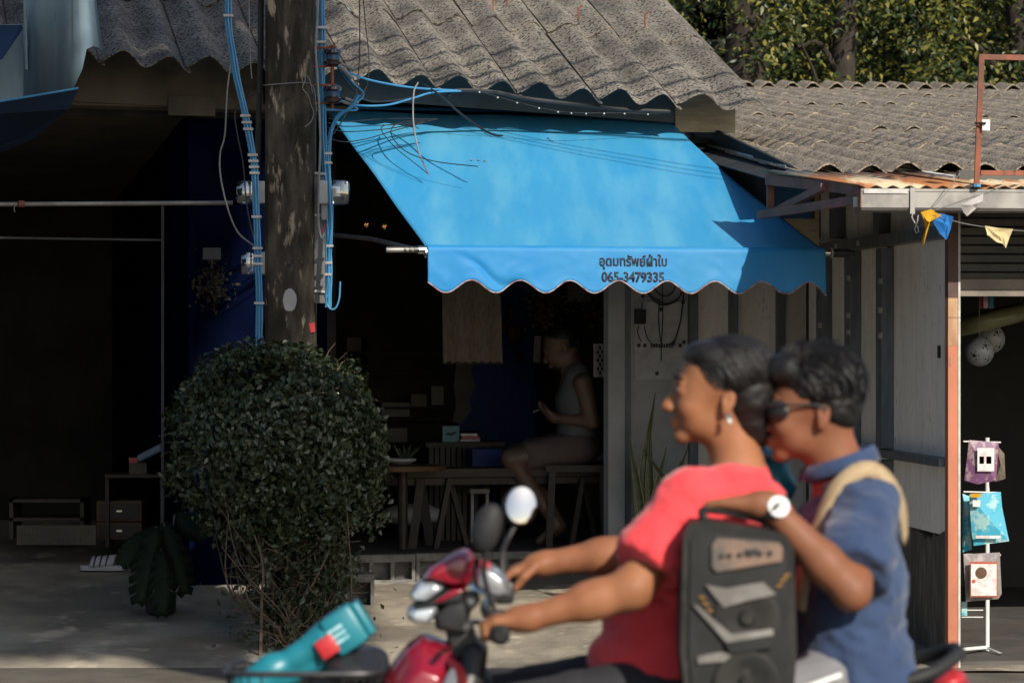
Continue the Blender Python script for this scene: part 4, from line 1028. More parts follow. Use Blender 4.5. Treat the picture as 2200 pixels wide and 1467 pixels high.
# ------------------------------------------------------------------ vegetation
def bush():
    t = thing('round_bush', 'dense dark green clipped bush with bare tangled stems wrapped round the foot of the pole', 'bush', P(600, 1390, 14.0))
    c = np.array([P(592, 960, 14.0).x, 14.05, P(0, 962, 14.0).z]); rr = np.array([0.525, 0.44, 0.50])
    n = 21000; d = NR.normal(0, 1, (n, 3)); d /= np.linalg.norm(d, axis=1)[:, None]
    q = 2.35; s = (np.abs(d) ** q).sum(1) ** (-1 / q)
    rad = np.where(NR.uniform(0, 1, n) < 0.72, NR.uniform(0.88, 1.01, n), NR.uniform(0.5, 0.9, n))
    nz = np.array([mnoise.noise(Vector(x * 2.6)) for x in d * s[:, None]]) * 0.15 + np.array([mnoise.noise(Vector(x * 7)) for x in d * s[:, None]]) * 0.075
    pos = c + d * (s * (rad + nz))[:, None] * rr
    # thin out towards the bottom where the stems show
    zrel = (pos[:, 2] - c[2]) / rr[2]
    keep = NR.uniform(0, 1, n) < np.clip((zrel + 1.12) * 2.0, 0.05, 1)
    hole = np.array([mnoise.noise(Vector(p * 4.0)) for p in pos]) > -0.34
    keep &= hole | (rad < 0.88)
    pos, d = pos[keep], d[keep]
    # skirt of looser shoots hanging lower
    m = 8500; a = NR.uniform(0, 2 * math.pi, m); r = NR.uniform(0.05, 0.47, m); z = NR.uniform(0.14, 0.80, m)
    r = r * (0.35 + 0.75 * (z - 0.15) / 0.6)
    p2 = np.stack([c[0] + 0.10 + r * np.cos(a), c[1] + r * 0.8 * np.sin(a), z], 1)
    cl = np.array([mnoise.noise(Vector(p * 6.0)) for p in p2]) > -0.14
    p2 = p2[cl]
    m3 = 260; p3 = np.stack([NR.normal(c[0] + 0.12, 0.2, m3), NR.normal(13.85, 0.12, m3), np.abs(NR.normal(0, 0.16, m3)) + 0.06], 1)
    pos = np.concatenate([pos, p2, p3]); nr = np.concatenate([d, NR.normal(0, 1, p2.shape), NR.normal(0, 1, p3.shape)])
    o = leaves_mesh('foliage', pos, nr, 0.038, 'leaf_bush', 0.62, 0.3, 0.65, t, 0.2); o['kind'] = 'stuff'
    mb = MB()
    for k in range(48):
        b = Vector((c[0] + 0.10 + R.gauss(0, 0.09), 13.98 + R.gauss(0, 0.07), 0.02)); 
        e = Vector((c[0] + R.uniform(-0.35, 0.42), 14.0 + R.uniform(-0.32, 0.2), R.uniform(0.5, 1.1)))
        mid = b.lerp(e, 0.5) + Vector((R.gauss(0, 0.09), R.gauss(0, 0.06), R.gauss(0, 0.05)))
        pts = curve_pts([b, b.lerp(mid, 0.5) + Vector((R.gauss(0, .03), R.gauss(0, .03), 0)), mid, e], 4)
        r0 = R.uniform(0.003, 0.010); mb.tube(pts, [r0 * (1 - 0.75 * i / len(pts)) for i in range(len(pts))], 5)
    for k in range(260):
        z = R.uniform(0.08, 0.62); a = R.uniform(0, 6.28); rad_ = R.uniform(0.02, 0.30)
        b = Vector((c[0] + 0.12 + rad_ * math.cos(a), 13.93 + rad_ * 0.8 * math.sin(a), z))
        e = b + Vector((R.gauss(0, .07), R.gauss(0, .06), R.gauss(0.02, .05))); m_ = b.lerp(e, 0.5) + Vector((R.gauss(0, .02), R.gauss(0, .02), R.gauss(0, .02)))
        mb.tube([b, m_, e], [0.0035, 0.0025, 0.0012], 4)
    for k in range(60):   # twigs poking out of the crown
        dd = Vector((R.gauss(0, 1), R.gauss(0, 1), R.gauss(0.1, 1))).normalized(); b = Vector(c) + Vector((dd.x * rr[0], dd.y * rr[1], dd.z * rr[2])) * 0.8
        mb.tube([b, b + dd * 0.12 + Vector((0, 0, 0.02)), b + dd * R.uniform(.14, .2)], [0.003, 0.002, 0.001], 4)
    s_ = mb.build('stems', 'twig', t); s_['kind'] = 'stuff'
    return t
bush()

def tree(label, base, height, r0, cx, n_clump, leaf, mt, group, seed, zlo, zhi, spread, per=24, depth=1.6):
    rg = random.Random(seed); t = thing('leafy_tree', label, 'tree', base, group)
    base = Vector(base); trunk = curve_pts([base, base + Vector((rg.uniform(-.15, .15), 0, height * .35)), base + Vector((rg.uniform(-.3, .3), 0, height * .7)), base + Vector((rg.uniform(-.4, .4), 0, height))], 5)
    MB().tube(trunk, [r0 * (1 - 0.7 * i / len(trunk)) for i in range(len(trunk))], 9).build('trunk', 'bark', t, smooth=True)
    mb = MB()
    for k in range(14):
        s = trunk[rg.randrange(3, len(trunk))]; e = s + Vector((rg.uniform(-spread, spread) * .7, rg.uniform(-1, 1), rg.uniform(0.1, 1.4)))
        mb.tube(curve_pts([s, s.lerp(e, .5) + Vector((0, 0, .2)), e], 4), [0.035 * (1 - 0.09 * i) for i in range(9)], 6)
    mb.build('limbs', 'bark', t)['kind'] = 'stuff'
    pos = []; nr = []
    for k in range(n_clump):
        c = Vector((base.x + cx + rg.uniform(-spread, spread), base.y + rg.uniform(-0.5, depth * 1.4), rg.uniform(zlo, zhi)))
        if mnoise.noise(c * 1.25 + Vector((seed, 0, 0))) < (0.12 if mt == 'leaf_tree' else -0.3): continue
        ax = Vector((rg.gauss(0, 1), rg.gauss(-0.5, 1), rg.gauss(-0.1, .5))).normalized(); rad = leaf * (2.2 if mt == 'leaf_tree' else 1.5)
        for q in range(per):
            o_ = Vector((rg.gauss(0, 1), rg.gauss(0, 1), rg.gauss(0, .8))) * rad * 0.7
            pos.append(c + o_); nr.append(Vector((o_.x * .6, o_.y * .6 - 0.35, 0.7)).normalized())
    o = leaves_mesh('crown', np.array([p[:] for p in pos]), np.array([p[:] for p in nr]), leaf, mt, 0.42, 0.25, 0.55, t, 0.9)
    o['kind'] = 'stuff'
    return t
tg = 'trees standing behind the shed roof'
tree('broad leafed tree with a thick dark trunk just right of the grey roof slope', (2.2, 27.0, 0), 6.5, 0.34, 0.0, 3000, 0.088, 'leaf_tree', tg, 3, 3.0, 6.6, 2.0)
tree('broad leafed tree with slim pale trunk above the middle of the shed roof', (3.0, 26.9, 0), 6.3, 0.20, 0.3, 2600, 0.088, 'leaf_tree', tg, 5, 3.1, 6.4, 1.6)
tree('sunlit broad leafed tree behind the rusty frame at the right edge', (5.0, 27.4, 0), 6.0, 0.22, 0.0, 3000, 0.088, 'leaf_tree', tg, 9, 3.0, 6.2, 1.5)
tree('tall dark tree farther back, left of the other trees', (1.2, 33, 0), 8, 0.35, 0, 1700, 0.30, 'leaf_back', tg, 12, 2.4, 9, 2.8, 12, 2.2)
tree('tall dark tree farther back, in the middle of the row', (4.0, 34, 0), 8, 0.35, 0, 1700, 0.30, 'leaf_back', tg, 14, 2.4, 9, 2.8, 12, 2.2)
tree('tall dark tree farther back at the right end of the row', (7.3, 33.5, 0), 8, 0.35, 0, 1500, 0.30, 'leaf_back', tg, 17, 2.4, 9, 2.8, 12, 2.2)

# street tree on the near side of the road (outside the picture): its crown is shaped to cast shade on the pole and the bush
def shade_tree():
    t = thing('unseen_tree', 'unseen leafy tree with its crown shaped to shade the pole, bush and left shop', 'tree', (5.2, 3.0, 0))
    poly = [(4.5, 9.45), (7.2, 9.5), (7.5, 9.9), (8.15, 10.7), (7.2, 10.75), (7.1, 11.3), (7.5, 12.5), (7.85, 13.5), (8.7, 15.3), (4.5, 15.6)]
    def inside(x, y):
        c = False; j = len(poly) - 1
        for i in range(len(poly)):
            xi, yi = poly[i]; xj, yj = poly[j]
            if (yi > y) != (yj > y) and x < (xj - xi) * (y - yi) / (yj - yi) + xi: c = not c
            j = i
        return c
    pos = []; rg = random.Random(4)
    while len(pos) < 34000:
        l, e = rg.uniform(4.4, 8.9), rg.uniform(9.3, 15.7)
        if not inside(l + rg.gauss(0, .05), e + rg.gauss(0, .05)): continue
        if 6.12 < l < 6.5 and 12.7 < e < 13.5: continue
        g = mnoise.noise(Vector((l * 1.6, e * 2.6, 4)))
        if g > 0.36 and rg.random() < 0.93: continue
        D = 3.0 + rg.uniform(-1.3, 1.3)
        pos.append((l - 0.58 * D, D, e - 0.68 * D))
    pos = np.array(pos); o = leaves_mesh('crown', pos, NR.normal(0, 1, pos.shape), 0.17, 'leaf_tree', 0.5, 0.2, 1.0, t); o['kind'] = 'stuff'
    MB().tube(curve_pts([(5.4, 3, 0), (5.3, 3.1, 3), (5.0, 3, 6), (4.6, 3, 9)], 5), [0.22 - 0.008 * i for i in range(16)], 9).build('trunk', 'bark', t, smooth=True)
    mb = MB()
    for k in range(16):
        i = rg.randrange(len(pos))
        while pos[i][0] + 0.58 * pos[i][1] > 7.0 or pos[i][2] + 0.68 * pos[i][1] > 14.5: i = rg.randrange(len(pos))
        mb.tube([(4.9 - 0.2 * rg.random(), 3, 6 + rg.random() * 2), Vector(pos[i]) * .5 + Vector((4.9, 3, 7.5)) * .5, Vector(pos[i])], [0.08, 0.05, 0.02], 6)
    mb.build('limbs', 'bark', t)['kind'] = 'stuff'
shade_tree()
# second street tree, on the left, and the shop row across the road: both unseen, added to hide part of the sky from the left shop
t2 = thing('unseen_tree', 'unseen dense tree crown added at the left to block sky light', 'tree', (-6.5, 8.5, 0))
MB().tube(curve_pts([(-6.5, 8.5, 0), (-6.4, 8.6, 2), (-6.2, 8.5, 4), (-5.6, 8.6, 6.5)], 5), [0.26 - 0.009 * i for i in range(16)], 10).build('trunk', 'bark', t2, smooth=True)
pp = []
while len(pp) < 10000:
    x, y, z = R.uniform(-1, 1), R.uniform(-1, 1), R.uniform(-1, 1)
    if x * x + y * y + z * z > 1: continue
    p = (-5.0 + 3.1 * x, 10.9 + 2.5 * y, 5.0 + 1.2 * z)
    if p[0] + 0.58 * p[1] > 6.9 : continue
    pp.append(p)
pp = np.array(pp); leaves_mesh('crown', pp, NR.normal(0, 1, pp.shape), 0.26, 'leaf_tree', 0.5, 0.2, 1.0, t2)['kind'] = 'stuff'
row_ = thing('unseen_shop_row', 'unseen plain shop row behind the viewer, added to block low sky light', 'building', (-11, -12, 0))
MB().box((-16.5, -12, 3.6), (17, 6, 7.2)).build('wall', 'beige', row_); MB().box((-16.5, -11.6, 7.35), (17.6, 7.4, 0.25)).build('roof', 'roof', row_)
for k in range(4):
    MB().box((-23 + k * 4.5, -8.98, 1.4), (3.2, 0.06, 2.6)).build('shutter', 'shutter', row_); MB().box((-23 + k * 4.5, -8.98, 5.2), (1.6, 0.06, 1.3)).build('window', 'navy', row_)
# overhead lines along the road, above the picture
for k, e in enumerate((13.62, 13.76, 13.96, 14.2)):
    D = 12.4; z = e - 0.68 * D
    pts = [(x, D + 0.05 * k, z + 0.004 * (x - 3) ** 2 * (1 + 0.15 * k)) for x in range(-16, 30, 2)]
    tag(MB().tube(pts, 0.017, 6).build('overhead_line', 'cable_black'), ['lowest', 'second lowest', 'second highest', 'highest'][k] + ' of the four black overhead lines along the road', 'overhead line', 'overhead lines')
for k in range(3):
    A = Vector((-0.2 + 1.74, 13.0, 2.70 + 2.04 - 0.09 * k)); B = Vector((1.05 + 1.74, 12.5, 2.50 + 2.04 - 0.13 * k)); d = B - A
    pts = [A + d * s + Zv * (0.10 * (s - 0.5) ** 2 ) for s in np.linspace(-1.2, 4, 14)]
    tag(MB().tube(pts, 0.0055, 5).build('service_wire', 'cable_black'), ['upper', 'middle', 'lower'][k] + ' of the three thin service wires crossing above the right shop', 'wire', 'service wires')

# snake plant beside the white board
sp = thing('snake_plant', 'snake plant with tall upright yellow edged blades in front of the pale wall panel', 'plant', FP(1415, 1255, 0.35))
MB().lathe([(0.10, 0), (0.13, 0.02), (0.15, 0.2), (0.155, 0.21), (0.13, 0.20)], FP(1415, 1262, 0.35), n=18).build('pot', 'terracotta', sp, smooth=True)
for (bx, tx, ty, cx_, w) in [(1392, 1350, 925, 1372, 8), (1388, 1408, 843, 1384, 11), (1405, 1398, 895, 1396, 9), (1415, 1432, 960, 1408, 9), (1425, 1385, 965, 1450, 10), (1435, 1478, 960, 1440, 8), (1400, 1360, 1030, 1375, 7), (1430, 1462, 990, 1440, 8)]:
    d = 0.35 + R.uniform(-.06, .06)
    base, mid, tip = FP(bx, 1195, d), FP(cx_, (1195 + ty) / 2, d), FP(tx, ty, d)
    pts = curve_pts([base, mid, tip], 7); n = len(pts); mb = MB(); ed = MB(); wv = w / 385.0
    for sgn, mm, ww in ((0, mb, 1.0), (1, ed, 1.0)):
        pass
    L = []; Rr = []; Cc = []
    for i, p in enumerate(pts):
        f_ = i / (n - 1); hw = wv * (0.75 + 0.5 * math.sin(math.pi * min(1, f_ * 1.1))) * (1 - f_ ** 3.5) + 0.0008
        t_ = (pts[min(i + 1, n - 1)] - pts[max(i - 1, 0)]).normalized(); side = t_.cross(Nn).normalized()
        Cc.append(p + Nn * -0.006); L.append((p - side * hw * .8, p - side * hw)); Rr.append((p + side * hw * .8, p + side * hw))
    v = []; f = []
    for i in range(n): v += [L[i][0], Cc[i], Rr[i][0]]
    for i in range(n - 1): f += [(3 * i, 3 * i + 1, 3 * i + 4, 3 * i + 3), (3 * i + 1, 3 * i + 2, 3 * i + 5, 3 * i + 4)]
    mb.add(v, f); bl = mb.build('leaf', 'snake', sp, smooth=True, solid=0.004)
    for S_ in (L, Rr):
        v = []; f = []
        for i in range(n): v += [S_[i][0], S_[i][1]]
        for i in range(n - 1): f.append((2 * i, 2 * i + 1, 2 * i + 3, 2 * i + 2))
        ed.add(v, f)
    ed.build('leaf_edge', 'snake_edge', bl, solid=0.004)

# split leaf plant left of the bush
mp = thing('split_leaf_plant', 'dark drooping split leaf plant standing left of the bush', 'plant', (P(335, 1310, 15.0).x, 15.0, gz(15.0)))
def split_leaf(c, tip, w):
    c, tip = Vector(c), Vector(tip); ax = (tip - c); L = ax.length; ax.normalize(); side = ax.cross(Vector((0, -1, 0.2))).normalized(); nn = side.cross(ax)
    v = [c]; 
    n = 14; f = []
    for sg in (-1, 1):
        o = len(v)
        for i in range(n):
            f_ = i / (n - 1); r = w * math.sin(math.pi * (0.12 + 0.80 * f_)) ** 0.7 * (1.0 if i % 2 == 0 else 0.86)
            gap = 0.010 if i % 2 else -0.004
            v.append(c + ax * (L * f_ + gap) + side * sg * r * 0.25 - nn * 0.004)
            v.append(c + ax * (L * f_ + 0.5 * r + gap) + side * sg * r - nn * (0.25 * r))
        for i in range(n - 1):
            a = o + 2 * i
            if i % 2 == 0: f.append((a, a + 1, a + 3, a + 2))
            else: f.append((a, a + 2, a + 3))
    o1, o2 = 1, 1 + 2 * n
    for i in range(n - 1): f.append((o1 + 2 * i, o1 + 2 * i + 2, o2 + 2 * i + 2, o2 + 2 * i))
    mb = MB(); mb.add(v, f); return mb
root = Vector((P(345, 1310, 15.0).x, 15.0, gz(15.0)))
MB().lathe([(0.06, 0), (0.08, 0.02), (0.085, 0.12)], root, n=16).build('pot', 'black', mp, smooth=True)
for (cx_, cy, tx, ty, w, d) in [(335, 1130, 296, 1292, 0.085, 14.85), (352, 1122, 398, 1272, 0.085, 14.9), (325, 1138, 262, 1210, 0.075, 15.0), (345, 1180, 348, 1318, 0.075, 14.8), (375, 1105, 440, 1150, 0.07, 15.1), (318, 1165, 312, 1250, 0.06, 15.0)]:
    c, tp = P(cx_, cy, d), P(tx, ty, d - 0.1); lf = split_leaf(c, tp, w).build('leaf', 'monstera', mp, smooth=True, solid=0.002)
    MB().tube(curve_pts([root + Zv * 0.15, (root + c) / 2 + Vector((0.02, -0.03, 0.12)), c], 5), 0.006, 5).build('stalk', 'snake', lf)

# ------------------------------------------------------------------ things at the left shop
bar = thing('folded_awning_bar', 'long dull steel bar stretching across the dark left shop front', 'awning bar', P(250, 437, 14.7))
MB().tube([P(-300, 441, 14.4), P(500, 436, 14.75)], 0.0125, 10).build('bar', 'gutter', bar, smooth=True)
MB().tube([P(40, 438, 14.52), P(52, 438, 14.53)], 0.017, 10).build('collar', 'rust', bar)
MB().tube([P(33, 442, 14.5), P(30, 448, 14.5), P(32, 456, 14.5)], 0.002, 4).build('tie_wire', 'cable_grey', bar)
dfm = thing('door_frame', 'slim grey steel door frame standing in the dark left shop opening', 'door frame', P(350, 1180, 16.1))
MB().beam(P(350, 440, 16.1), P(350, 1195, 16.1), 0.016, 0.03, (0, 1, 0)).build('jamb', 'shaded_steel', dfm)
MB().beam(P(-200, 508, 15.8), P(345, 516, 16.1), 0.02, 0.012).build('head_rail', 'shaded_steel', dfm)
pl = MB().box(FP(399, 557, -0.9), (0.10, 0.004, 0.065), ROTF).build('sign_plate', 'shaded_steel'); tag(pl, 'small blank white plate hanging on a wall left of the pole', 'sign')
pl.location = W(0, 1.1, 0) - W(0, 0, 0)
# ------------------------------------------------------------------ inside the shop behind the awning
def simple(name, label, cat, mb, m, group=None, smooth=False): return tag(mb.build(name, m, smooth=smooth), label, cat, group)
def FB(mb, x0, x1, y0, y1, d0, d1):     # box on the facade grid between photo columns and rows, from d0 to d1 in front
    dm = max(d0, d1); a, b = ux(x0, dm), ux(x1, dm); zt, zb = FP((x0 + x1) / 2, y0, dm).z, FP((x0 + x1) / 2, y1, dm).z
    return mb.box(W((a + b) / 2, (d0 + d1) / 2, (zt + zb) / 2), (abs(b - a), abs(d1 - d0), zt - zb), ROTF)

cl = thing('burlap_cloth', 'brown woven burlap cloth hanging below the left part of the awning edge', 'cloth', FP(1012, 640, 0.0))
mb = MB(); nx_, ny_ = 24, 20
for j in range(ny_ + 1):
    for i in range(nx_ + 1):
        x = 948 + 126 * i / nx_ + (6 * j / ny_ if i > nx_ / 2 else 4 * j / ny_); y = 560 + 218 * j / ny_ + (3 * math.sin(i * 1.9) if j == ny_ else 0)
        mb.v.append(tuple(FP(x, y, -0.10 + 0.012 * math.sin(i * 0.8) * j / ny_)))
for j in range(ny_):
    for i in range(nx_): a = j * (nx_ + 1) + i; mb.f.append((a, a + 1, a + nx_ + 2, a + nx_ + 1))
mb.build('cloth_panel', 'burlap', cl, smooth=True, solid=0.003)
mb = MB()
for i in range(60):
    p = FP(952 + 125 * i / 59, 777, -0.10); mb.tube([p, p - Zv * R.uniform(0.01, 0.022) + U * R.uniform(-.004, .004)], 0.0012, 3)
mb.build('fringe', 'burlap', cl)['kind'] = 'stuff'

bench = thing('long_bench', 'long dark wooden bench with splayed legs standing across the shop opening', 'bench', FP(1060, 1180, -0.45))
FB(MB(), 812, 1312, 1006, 1024, -0.75, -0.45).build('seat', 'wood_dark', bench)
FB(MB(), 830, 1300, 1025, 1040, -0.70, -0.50).build('apron', 'wood_dark', bench)
for (x0, x1, x2) in [(905, 885, 925), (965, 935, 1005), (1250, 1225, 1282)]:
    for xx, dd in ((x1, -0.48), (x2, -0.72)):
        MB().beam(FP(x0, 1028, dd), FP(xx, 1180, dd), 0.05, 0.03).build('leg', 'wood_dark', bench)
ct = thing('round_cafe_table', 'round wooden table top catching a strip of light left of the bench', 'table', FP(860, 1180, -0.9))
MB().lathe([(0.25, 0), (0.26, 0.012), (0.25, 0.028)], FP(865, 1002, -0.35) - Zv * 0.02, n=28).build('table_top', 'wood', ct, smooth=True)
MB().tube([FP(865, 1012, -0.35), FP(865, 1180, -0.35)], 0.03, 10).build('leg', 'wood_dark', ct)
bw = thing('plant_bowl', 'small pale bowl with a spiky succulent on the round table', 'potted plant', FP(862, 990, -0.35))
MB().lathe([(0.05, 0), (0.085, 0.02), (0.09, 0.035), (0.08, 0.03)], FP(862, 997, -0.35), n=16).build('bowl', 'paper', bw, smooth=True)
mb = MB()
for k in range(14):
    a = k * 2.4; r = 0.02 + 0.03 * (k % 3) / 2; p = FP(870, 990, -0.35); mb.tube([p, p + Vector((math.cos(a) * r, math.sin(a) * r, 0.04)), p + Vector((math.cos(a) * r * 1.9, math.sin(a) * r * 1.9, 0.06 + 0.05 * R.random()))], [0.006, 0.007, 0.001], 5)
mb.build('succulent', 'snake', bw)
sbn = thing('slatted_stand', 'low wooden slatted stand behind the long bench', 'stand', FP(985, 1180, -1.2))
FB(MB(), 915, 1085, 950, 960, -1.6, -1.1).build('top', 'wood_dark', sbn)
for k in range(9):
    x = 922 + k * 12; FB(MB(), x, x + 9, 961, 1175, -1.13, -1.11).build('slat', 'wood_dark', sbn)
for x in (1040, 1075): FB(MB(), x, x + 12, 961, 1175, -1.2, -1.13).build('leg', 'wood_dark', sbn)
pc = thing('teal_picture', 'small teal picture with a dark gecko standing on the slatted stand', 'picture', FP(967, 950, -1.2))
FB(MB(), 951, 987, 915, 949, -1.2, -1.19).build('board', 'teal', pc)
MB().prism([FP(x, y, -1.188) for (x, y) in [(955, 934), (962, 929), (970, 931), (976, 927), (983, 929), (976, 932), (970, 936), (963, 934)]], Nn * 0.003).build('gecko', 'black', pc)
for k, (y, x0, x1) in enumerate([(948, 989, 1032), (942, 992, 1030), (936, 990, 1025), (931, 994, 1028)]):
    simple('book', ['lowest pale book in the pile beside the teal picture', 'second book from the bottom beside the teal picture', 'third book from the bottom beside the teal picture', 'topmost book in the pile beside the teal picture'][k], 'book', FB(MB(), x0, x1, y - 5, y, -1.3, -1.15), ['paper', 'red_plastic', 'card_white', 'navy'][k], 'books on the slatted stand')
simple('blue_bucket', 'deep blue square tub on the floor behind the bench', 'tub', FB(MB(), 1015, 1078, 965, 1010, -1.0, -0.8), 'blue_wall')
for k, (x0, x1, lab) in enumerate([(1010, 1052, 'white plastic stool under the bench near the slatted stand')]):
    t = thing('plastic_stool', lab, 'stool', FP(1030, 1180, -0.95)); FB(MB(), x0, x1, 1050, 1060, -1.08, -0.9).build('seat', 'paper', t)
    for x in (x0 + 2, x1 - 8):
        for d in (-1.07, -0.93): FB(MB(), x, x + 6, 1061, 1178, d, d + 0.02).build('leg', 'paper', t)
simple('floor_cushion', 'large pale rounded floor cushion at the right of the bush', 'cushion', MB().ball(FP(885, 1105, -0.9), 0.19, 18, 10, (1, 0.7, 0.36)), 'grey_white', smooth=True)
fr_ = thing('picture_frame', 'dark framed picture hanging on the pale back wall under the awning edge', 'picture frame', FP(1243, 655, -2.1))
FB(MB(), 1214, 1278, 560, 655, -2.22, -2.17).build('frame', 'black_plastic', fr_); FB(MB(), 1220, 1272, 566, 648, -2.168, -2.16).build('mat_board', 'paper', fr_)
nbag = thing('net_bag', 'patterned net bag hanging beside the white door column', 'bag', FP(1290, 700, -0.3))
mb = MB()
for i in range(9):
    for sgn in (-1, 1):
        pts = [FP(1289 + 13 * math.sin((i * 0.7 + sgn * k * 0.35)), 738 + 9 * k, -0.3 + 0.03 * math.cos(i * 0.7 + sgn * k * 0.35)) for k in range(9)]; mb.tube(pts, 0.0025, 4)
mb.build('netting', 'paper', nbag)
MB().ball(FP(1289, 775, -0.33), 0.035, 12, 10, (0.8, 0.5, 2.6)).build('contents', 'dark_wall', nbag, smooth=True)
MB().tube([FP(1290, 640, -0.3), FP(1289, 738, -0.3)], 0.003, 4).build('cord', 'cable_black', nbag)
def dried(label, x, y, d, rad, n):
    t = thing('dried_flowers', label, 'dried flowers', FP(x, y, d)); c = FP(x, y, d)
    pos = np.array([c[:]] * n) + NR.normal(0, rad, (n, 3)) * np.array([1, .5, 1.3]); o = leaves_mesh('petals', pos, NR.normal(0, 1, (n, 3)), 0.035, 'bark', 0.6, 0.3, 1, t); o['kind'] = 'stuff'
    MB().tube([c + Zv * rad * 3, c], 0.004, 4).build('stem', 'twig', t)
dried('dark bunch of dried flowers hanging under the awning edge left of the picture frame', 1172, 640, -0.6, 0.07, 500)
dried('dark bunch of dried flowers hanging against the white door column', 1293, 650, -0.35, 0.045, 300)
dried('brownish dried flower bunch on the navy wall left of the pole', 455, 610, 0.05, 0.05, 260)
for k, (x, y, w_, h_) in enumerate([(1098, 672, 9, 16), (1108, 715, 20, 22), (1115, 768, 12, 10), (1080, 700, 6, 14)]):
    simple('wall_ornament', ['small yellowish ornament at the top of the blue wall', 'largest yellowish mask on the blue wall', 'small yellowish ornament low on the blue wall', 'narrow yellowish ornament left of the mask on the blue wall'][k], 'ornament',
           MB().ball(FP(x, y, -2.17), 1.0, 12, 8, (w_ / 340, 0.03, h_ / 340)), 'orange_wood', 'ornaments on the blue wall', smooth=True)
simple('hanging_card', 'small pale card hanging right of the blue wall', 'card', MB().prism([FP(x, y, -1.6) for x, y in [(1148, 722), (1162, 722), (1160, 780), (1145, 777)]], Nn * 0.004), 'paper')
for k, (x, y, w_, h_) in enumerate([(770, 830, 36, 60), (800, 760, 24, 70), (850, 880, 60, 30), (900, 860, 34, 26), (830, 935, 90, 30), (760, 740, 30, 30), (940, 850, 26, 40)]):
    simple('shelf_box', ['grey box left of the tall one on the dark shelves', 'tall dim box on the dark shelves right of the pole', 'wide low box on the dark shelves', 'small box right of the wide low box on the shelves', 'widest box on the lowest shelf beside the bush', 'small dark box high on the shelves nearest the pole', 'dim upright box at the right end of the shelves'][k], 'box',
           FB(MB(), x - w_ / 2, x + w_ / 2, y - h_ / 2, y + h_ / 2, -2.2, -2.05), ['room_white', 'dark_wall', 'room_white', 'beige', 'room_white', 'beige', 'room_white'][k])
sh = thing('wall_shelves', 'dark shelves on the back wall of the shop right of the pole', 'shelves', FP(850, 900, -2.2))
for y in (757, 800, 874, 898, 952): FB(MB(), 730, 960, y, y + 5, -2.21, -2.0).build('shelf', 'dark_wall', sh)
for (x, y, k) in [(787, 483, 0), (826, 487, 1)]:
    t = thing('hanging_bulb', ['left of the two small glowing bulbs in the dark behind the awning', 'right of the two small glowing bulbs in the dark behind the awning'][k], 'light bulb', FP(x, y, -1.5))
    MB().ball(FP(x, y, -1.5), 0.026, 10, 8, (1, 1, 1.3)).build('glass_bulb', 'glass', t, smooth=True)
    MB().tube([FP(x, y - 8, -1.5), FP(x, y - 90, -1.5)], 0.003, 4).build('flex', 'cable_black', t)
    p = FP(x, y, -1.5); MB().tube([p + Vector((-.012, 0, -.004)), p + Vector((-.004, 0, .006)), p + Vector((.004, 0, -.002)), p + Vector((.012, 0, .008))], 0.0016, 5).build('filament', 'warm_bulb', t)

# wiring on the pale panel right of the door column
wr = thing('wall_wiring', 'tangle of black cables, clips and a junction box on the pale wall panel', 'wiring', FP(1420, 745, 0.0))
for ctrl in [[(1384, 600), (1392, 625), (1412, 645), (1435, 652), (1458, 640), (1472, 610)], [(1378, 605), (1395, 635), (1420, 655), (1450, 648), (1466, 628), (1478, 600)], [(1395, 598), (1405, 620), (1425, 636), (1445, 628), (1455, 600)],
             [(1423, 600), (1424, 680), (1421, 740)], [(1417, 640), (1415, 690), (1421, 745)], [(1471, 615), (1466, 660), (1462, 690), (1450, 730), (1438, 740)], [(1384, 700), (1389, 722), (1400, 738), (1412, 742)], [(1380, 650), (1379, 668)], [(1372, 700), (1370, 715), (1378, 735)], [(1420, 740), (1421, 775)]]:
    MB().tube(curve_pts([FP(x, y, 0.02) for x, y in ctrl], 6), 0.0042 if len(ctrl) > 4 else 0.003, 5).build('cable', 'cable_black', wr)
FB(MB(), 1366, 1388, 665, 696, 0.011, 0.04).build('junction_box', 'dark_plastic', wr)
for k in range(9): FB(MB(), 1399 + k * 5.5, 1402 + k * 5.5, 738 + (k % 2) * 2, 747, 0.011, 0.022).build('terminal', 'black_plastic', wr)
for (x, y) in [(1373, 742), (1386, 742), (1448, 738), (1462, 742), (1470, 735), (1378, 690), (1421, 665), (1468, 650), (1412, 802), (1382, 636)]:
    FB(MB(), x - 3, x + 3, y - 4, y + 4, 0.011, 0.02).build('cable_clip', 'black_plastic', wr)

# ------------------------------------------------------------------ floor things at the left shop
LD = 16.9
def LB(mb, x0, x1, y0, y1, d0, d1):
    a, b = P(x0, y1, d0), P(x1, y0, d0); return mb.box(((a.x + b.x) / 2, (d0 + d1) / 2, (a.z + b.z) / 2), (b.x - a.x, abs(d1 - d0), b.z - a.z))
sgn_ = thing('shoe_sign', 'grey board lettered in chalk asking visitors to take off their shoes', 'sign', P(120, 1170, 16.7))
LB(MB(), 36, 206, 1128, 1170, 16.7, 16.725).build('board', 'beige', sgn_)
def on_sign(x, z): return Vector((x, 16.697, z))
for w_, x0, x1, yb in [('Please', 56, 104, 1147), ('take', 128, 160, 1147), ('off', 172, 204, 1147), ('your', 78, 112, 1163), ('shoes', 124, 178, 1163)]:
    text_on(w_, P(x0, 0, 16.7).x, P(x1, 0, 16.7).x, P(0, yb, 16.7).z, 0.052, 'chalk_word', 'room_white', sgn_, on_sign, 0.008)
c1 = thing('shoe_rack', 'low dark wooden rack behind the chalk sign', 'rack', P(110, 1150, 17.2))
for y in (1072, 1112): LB(MB(), 20, 180, y, y + 7, 17.0, 17.3).build('shelf', 'wood_dark', c1)
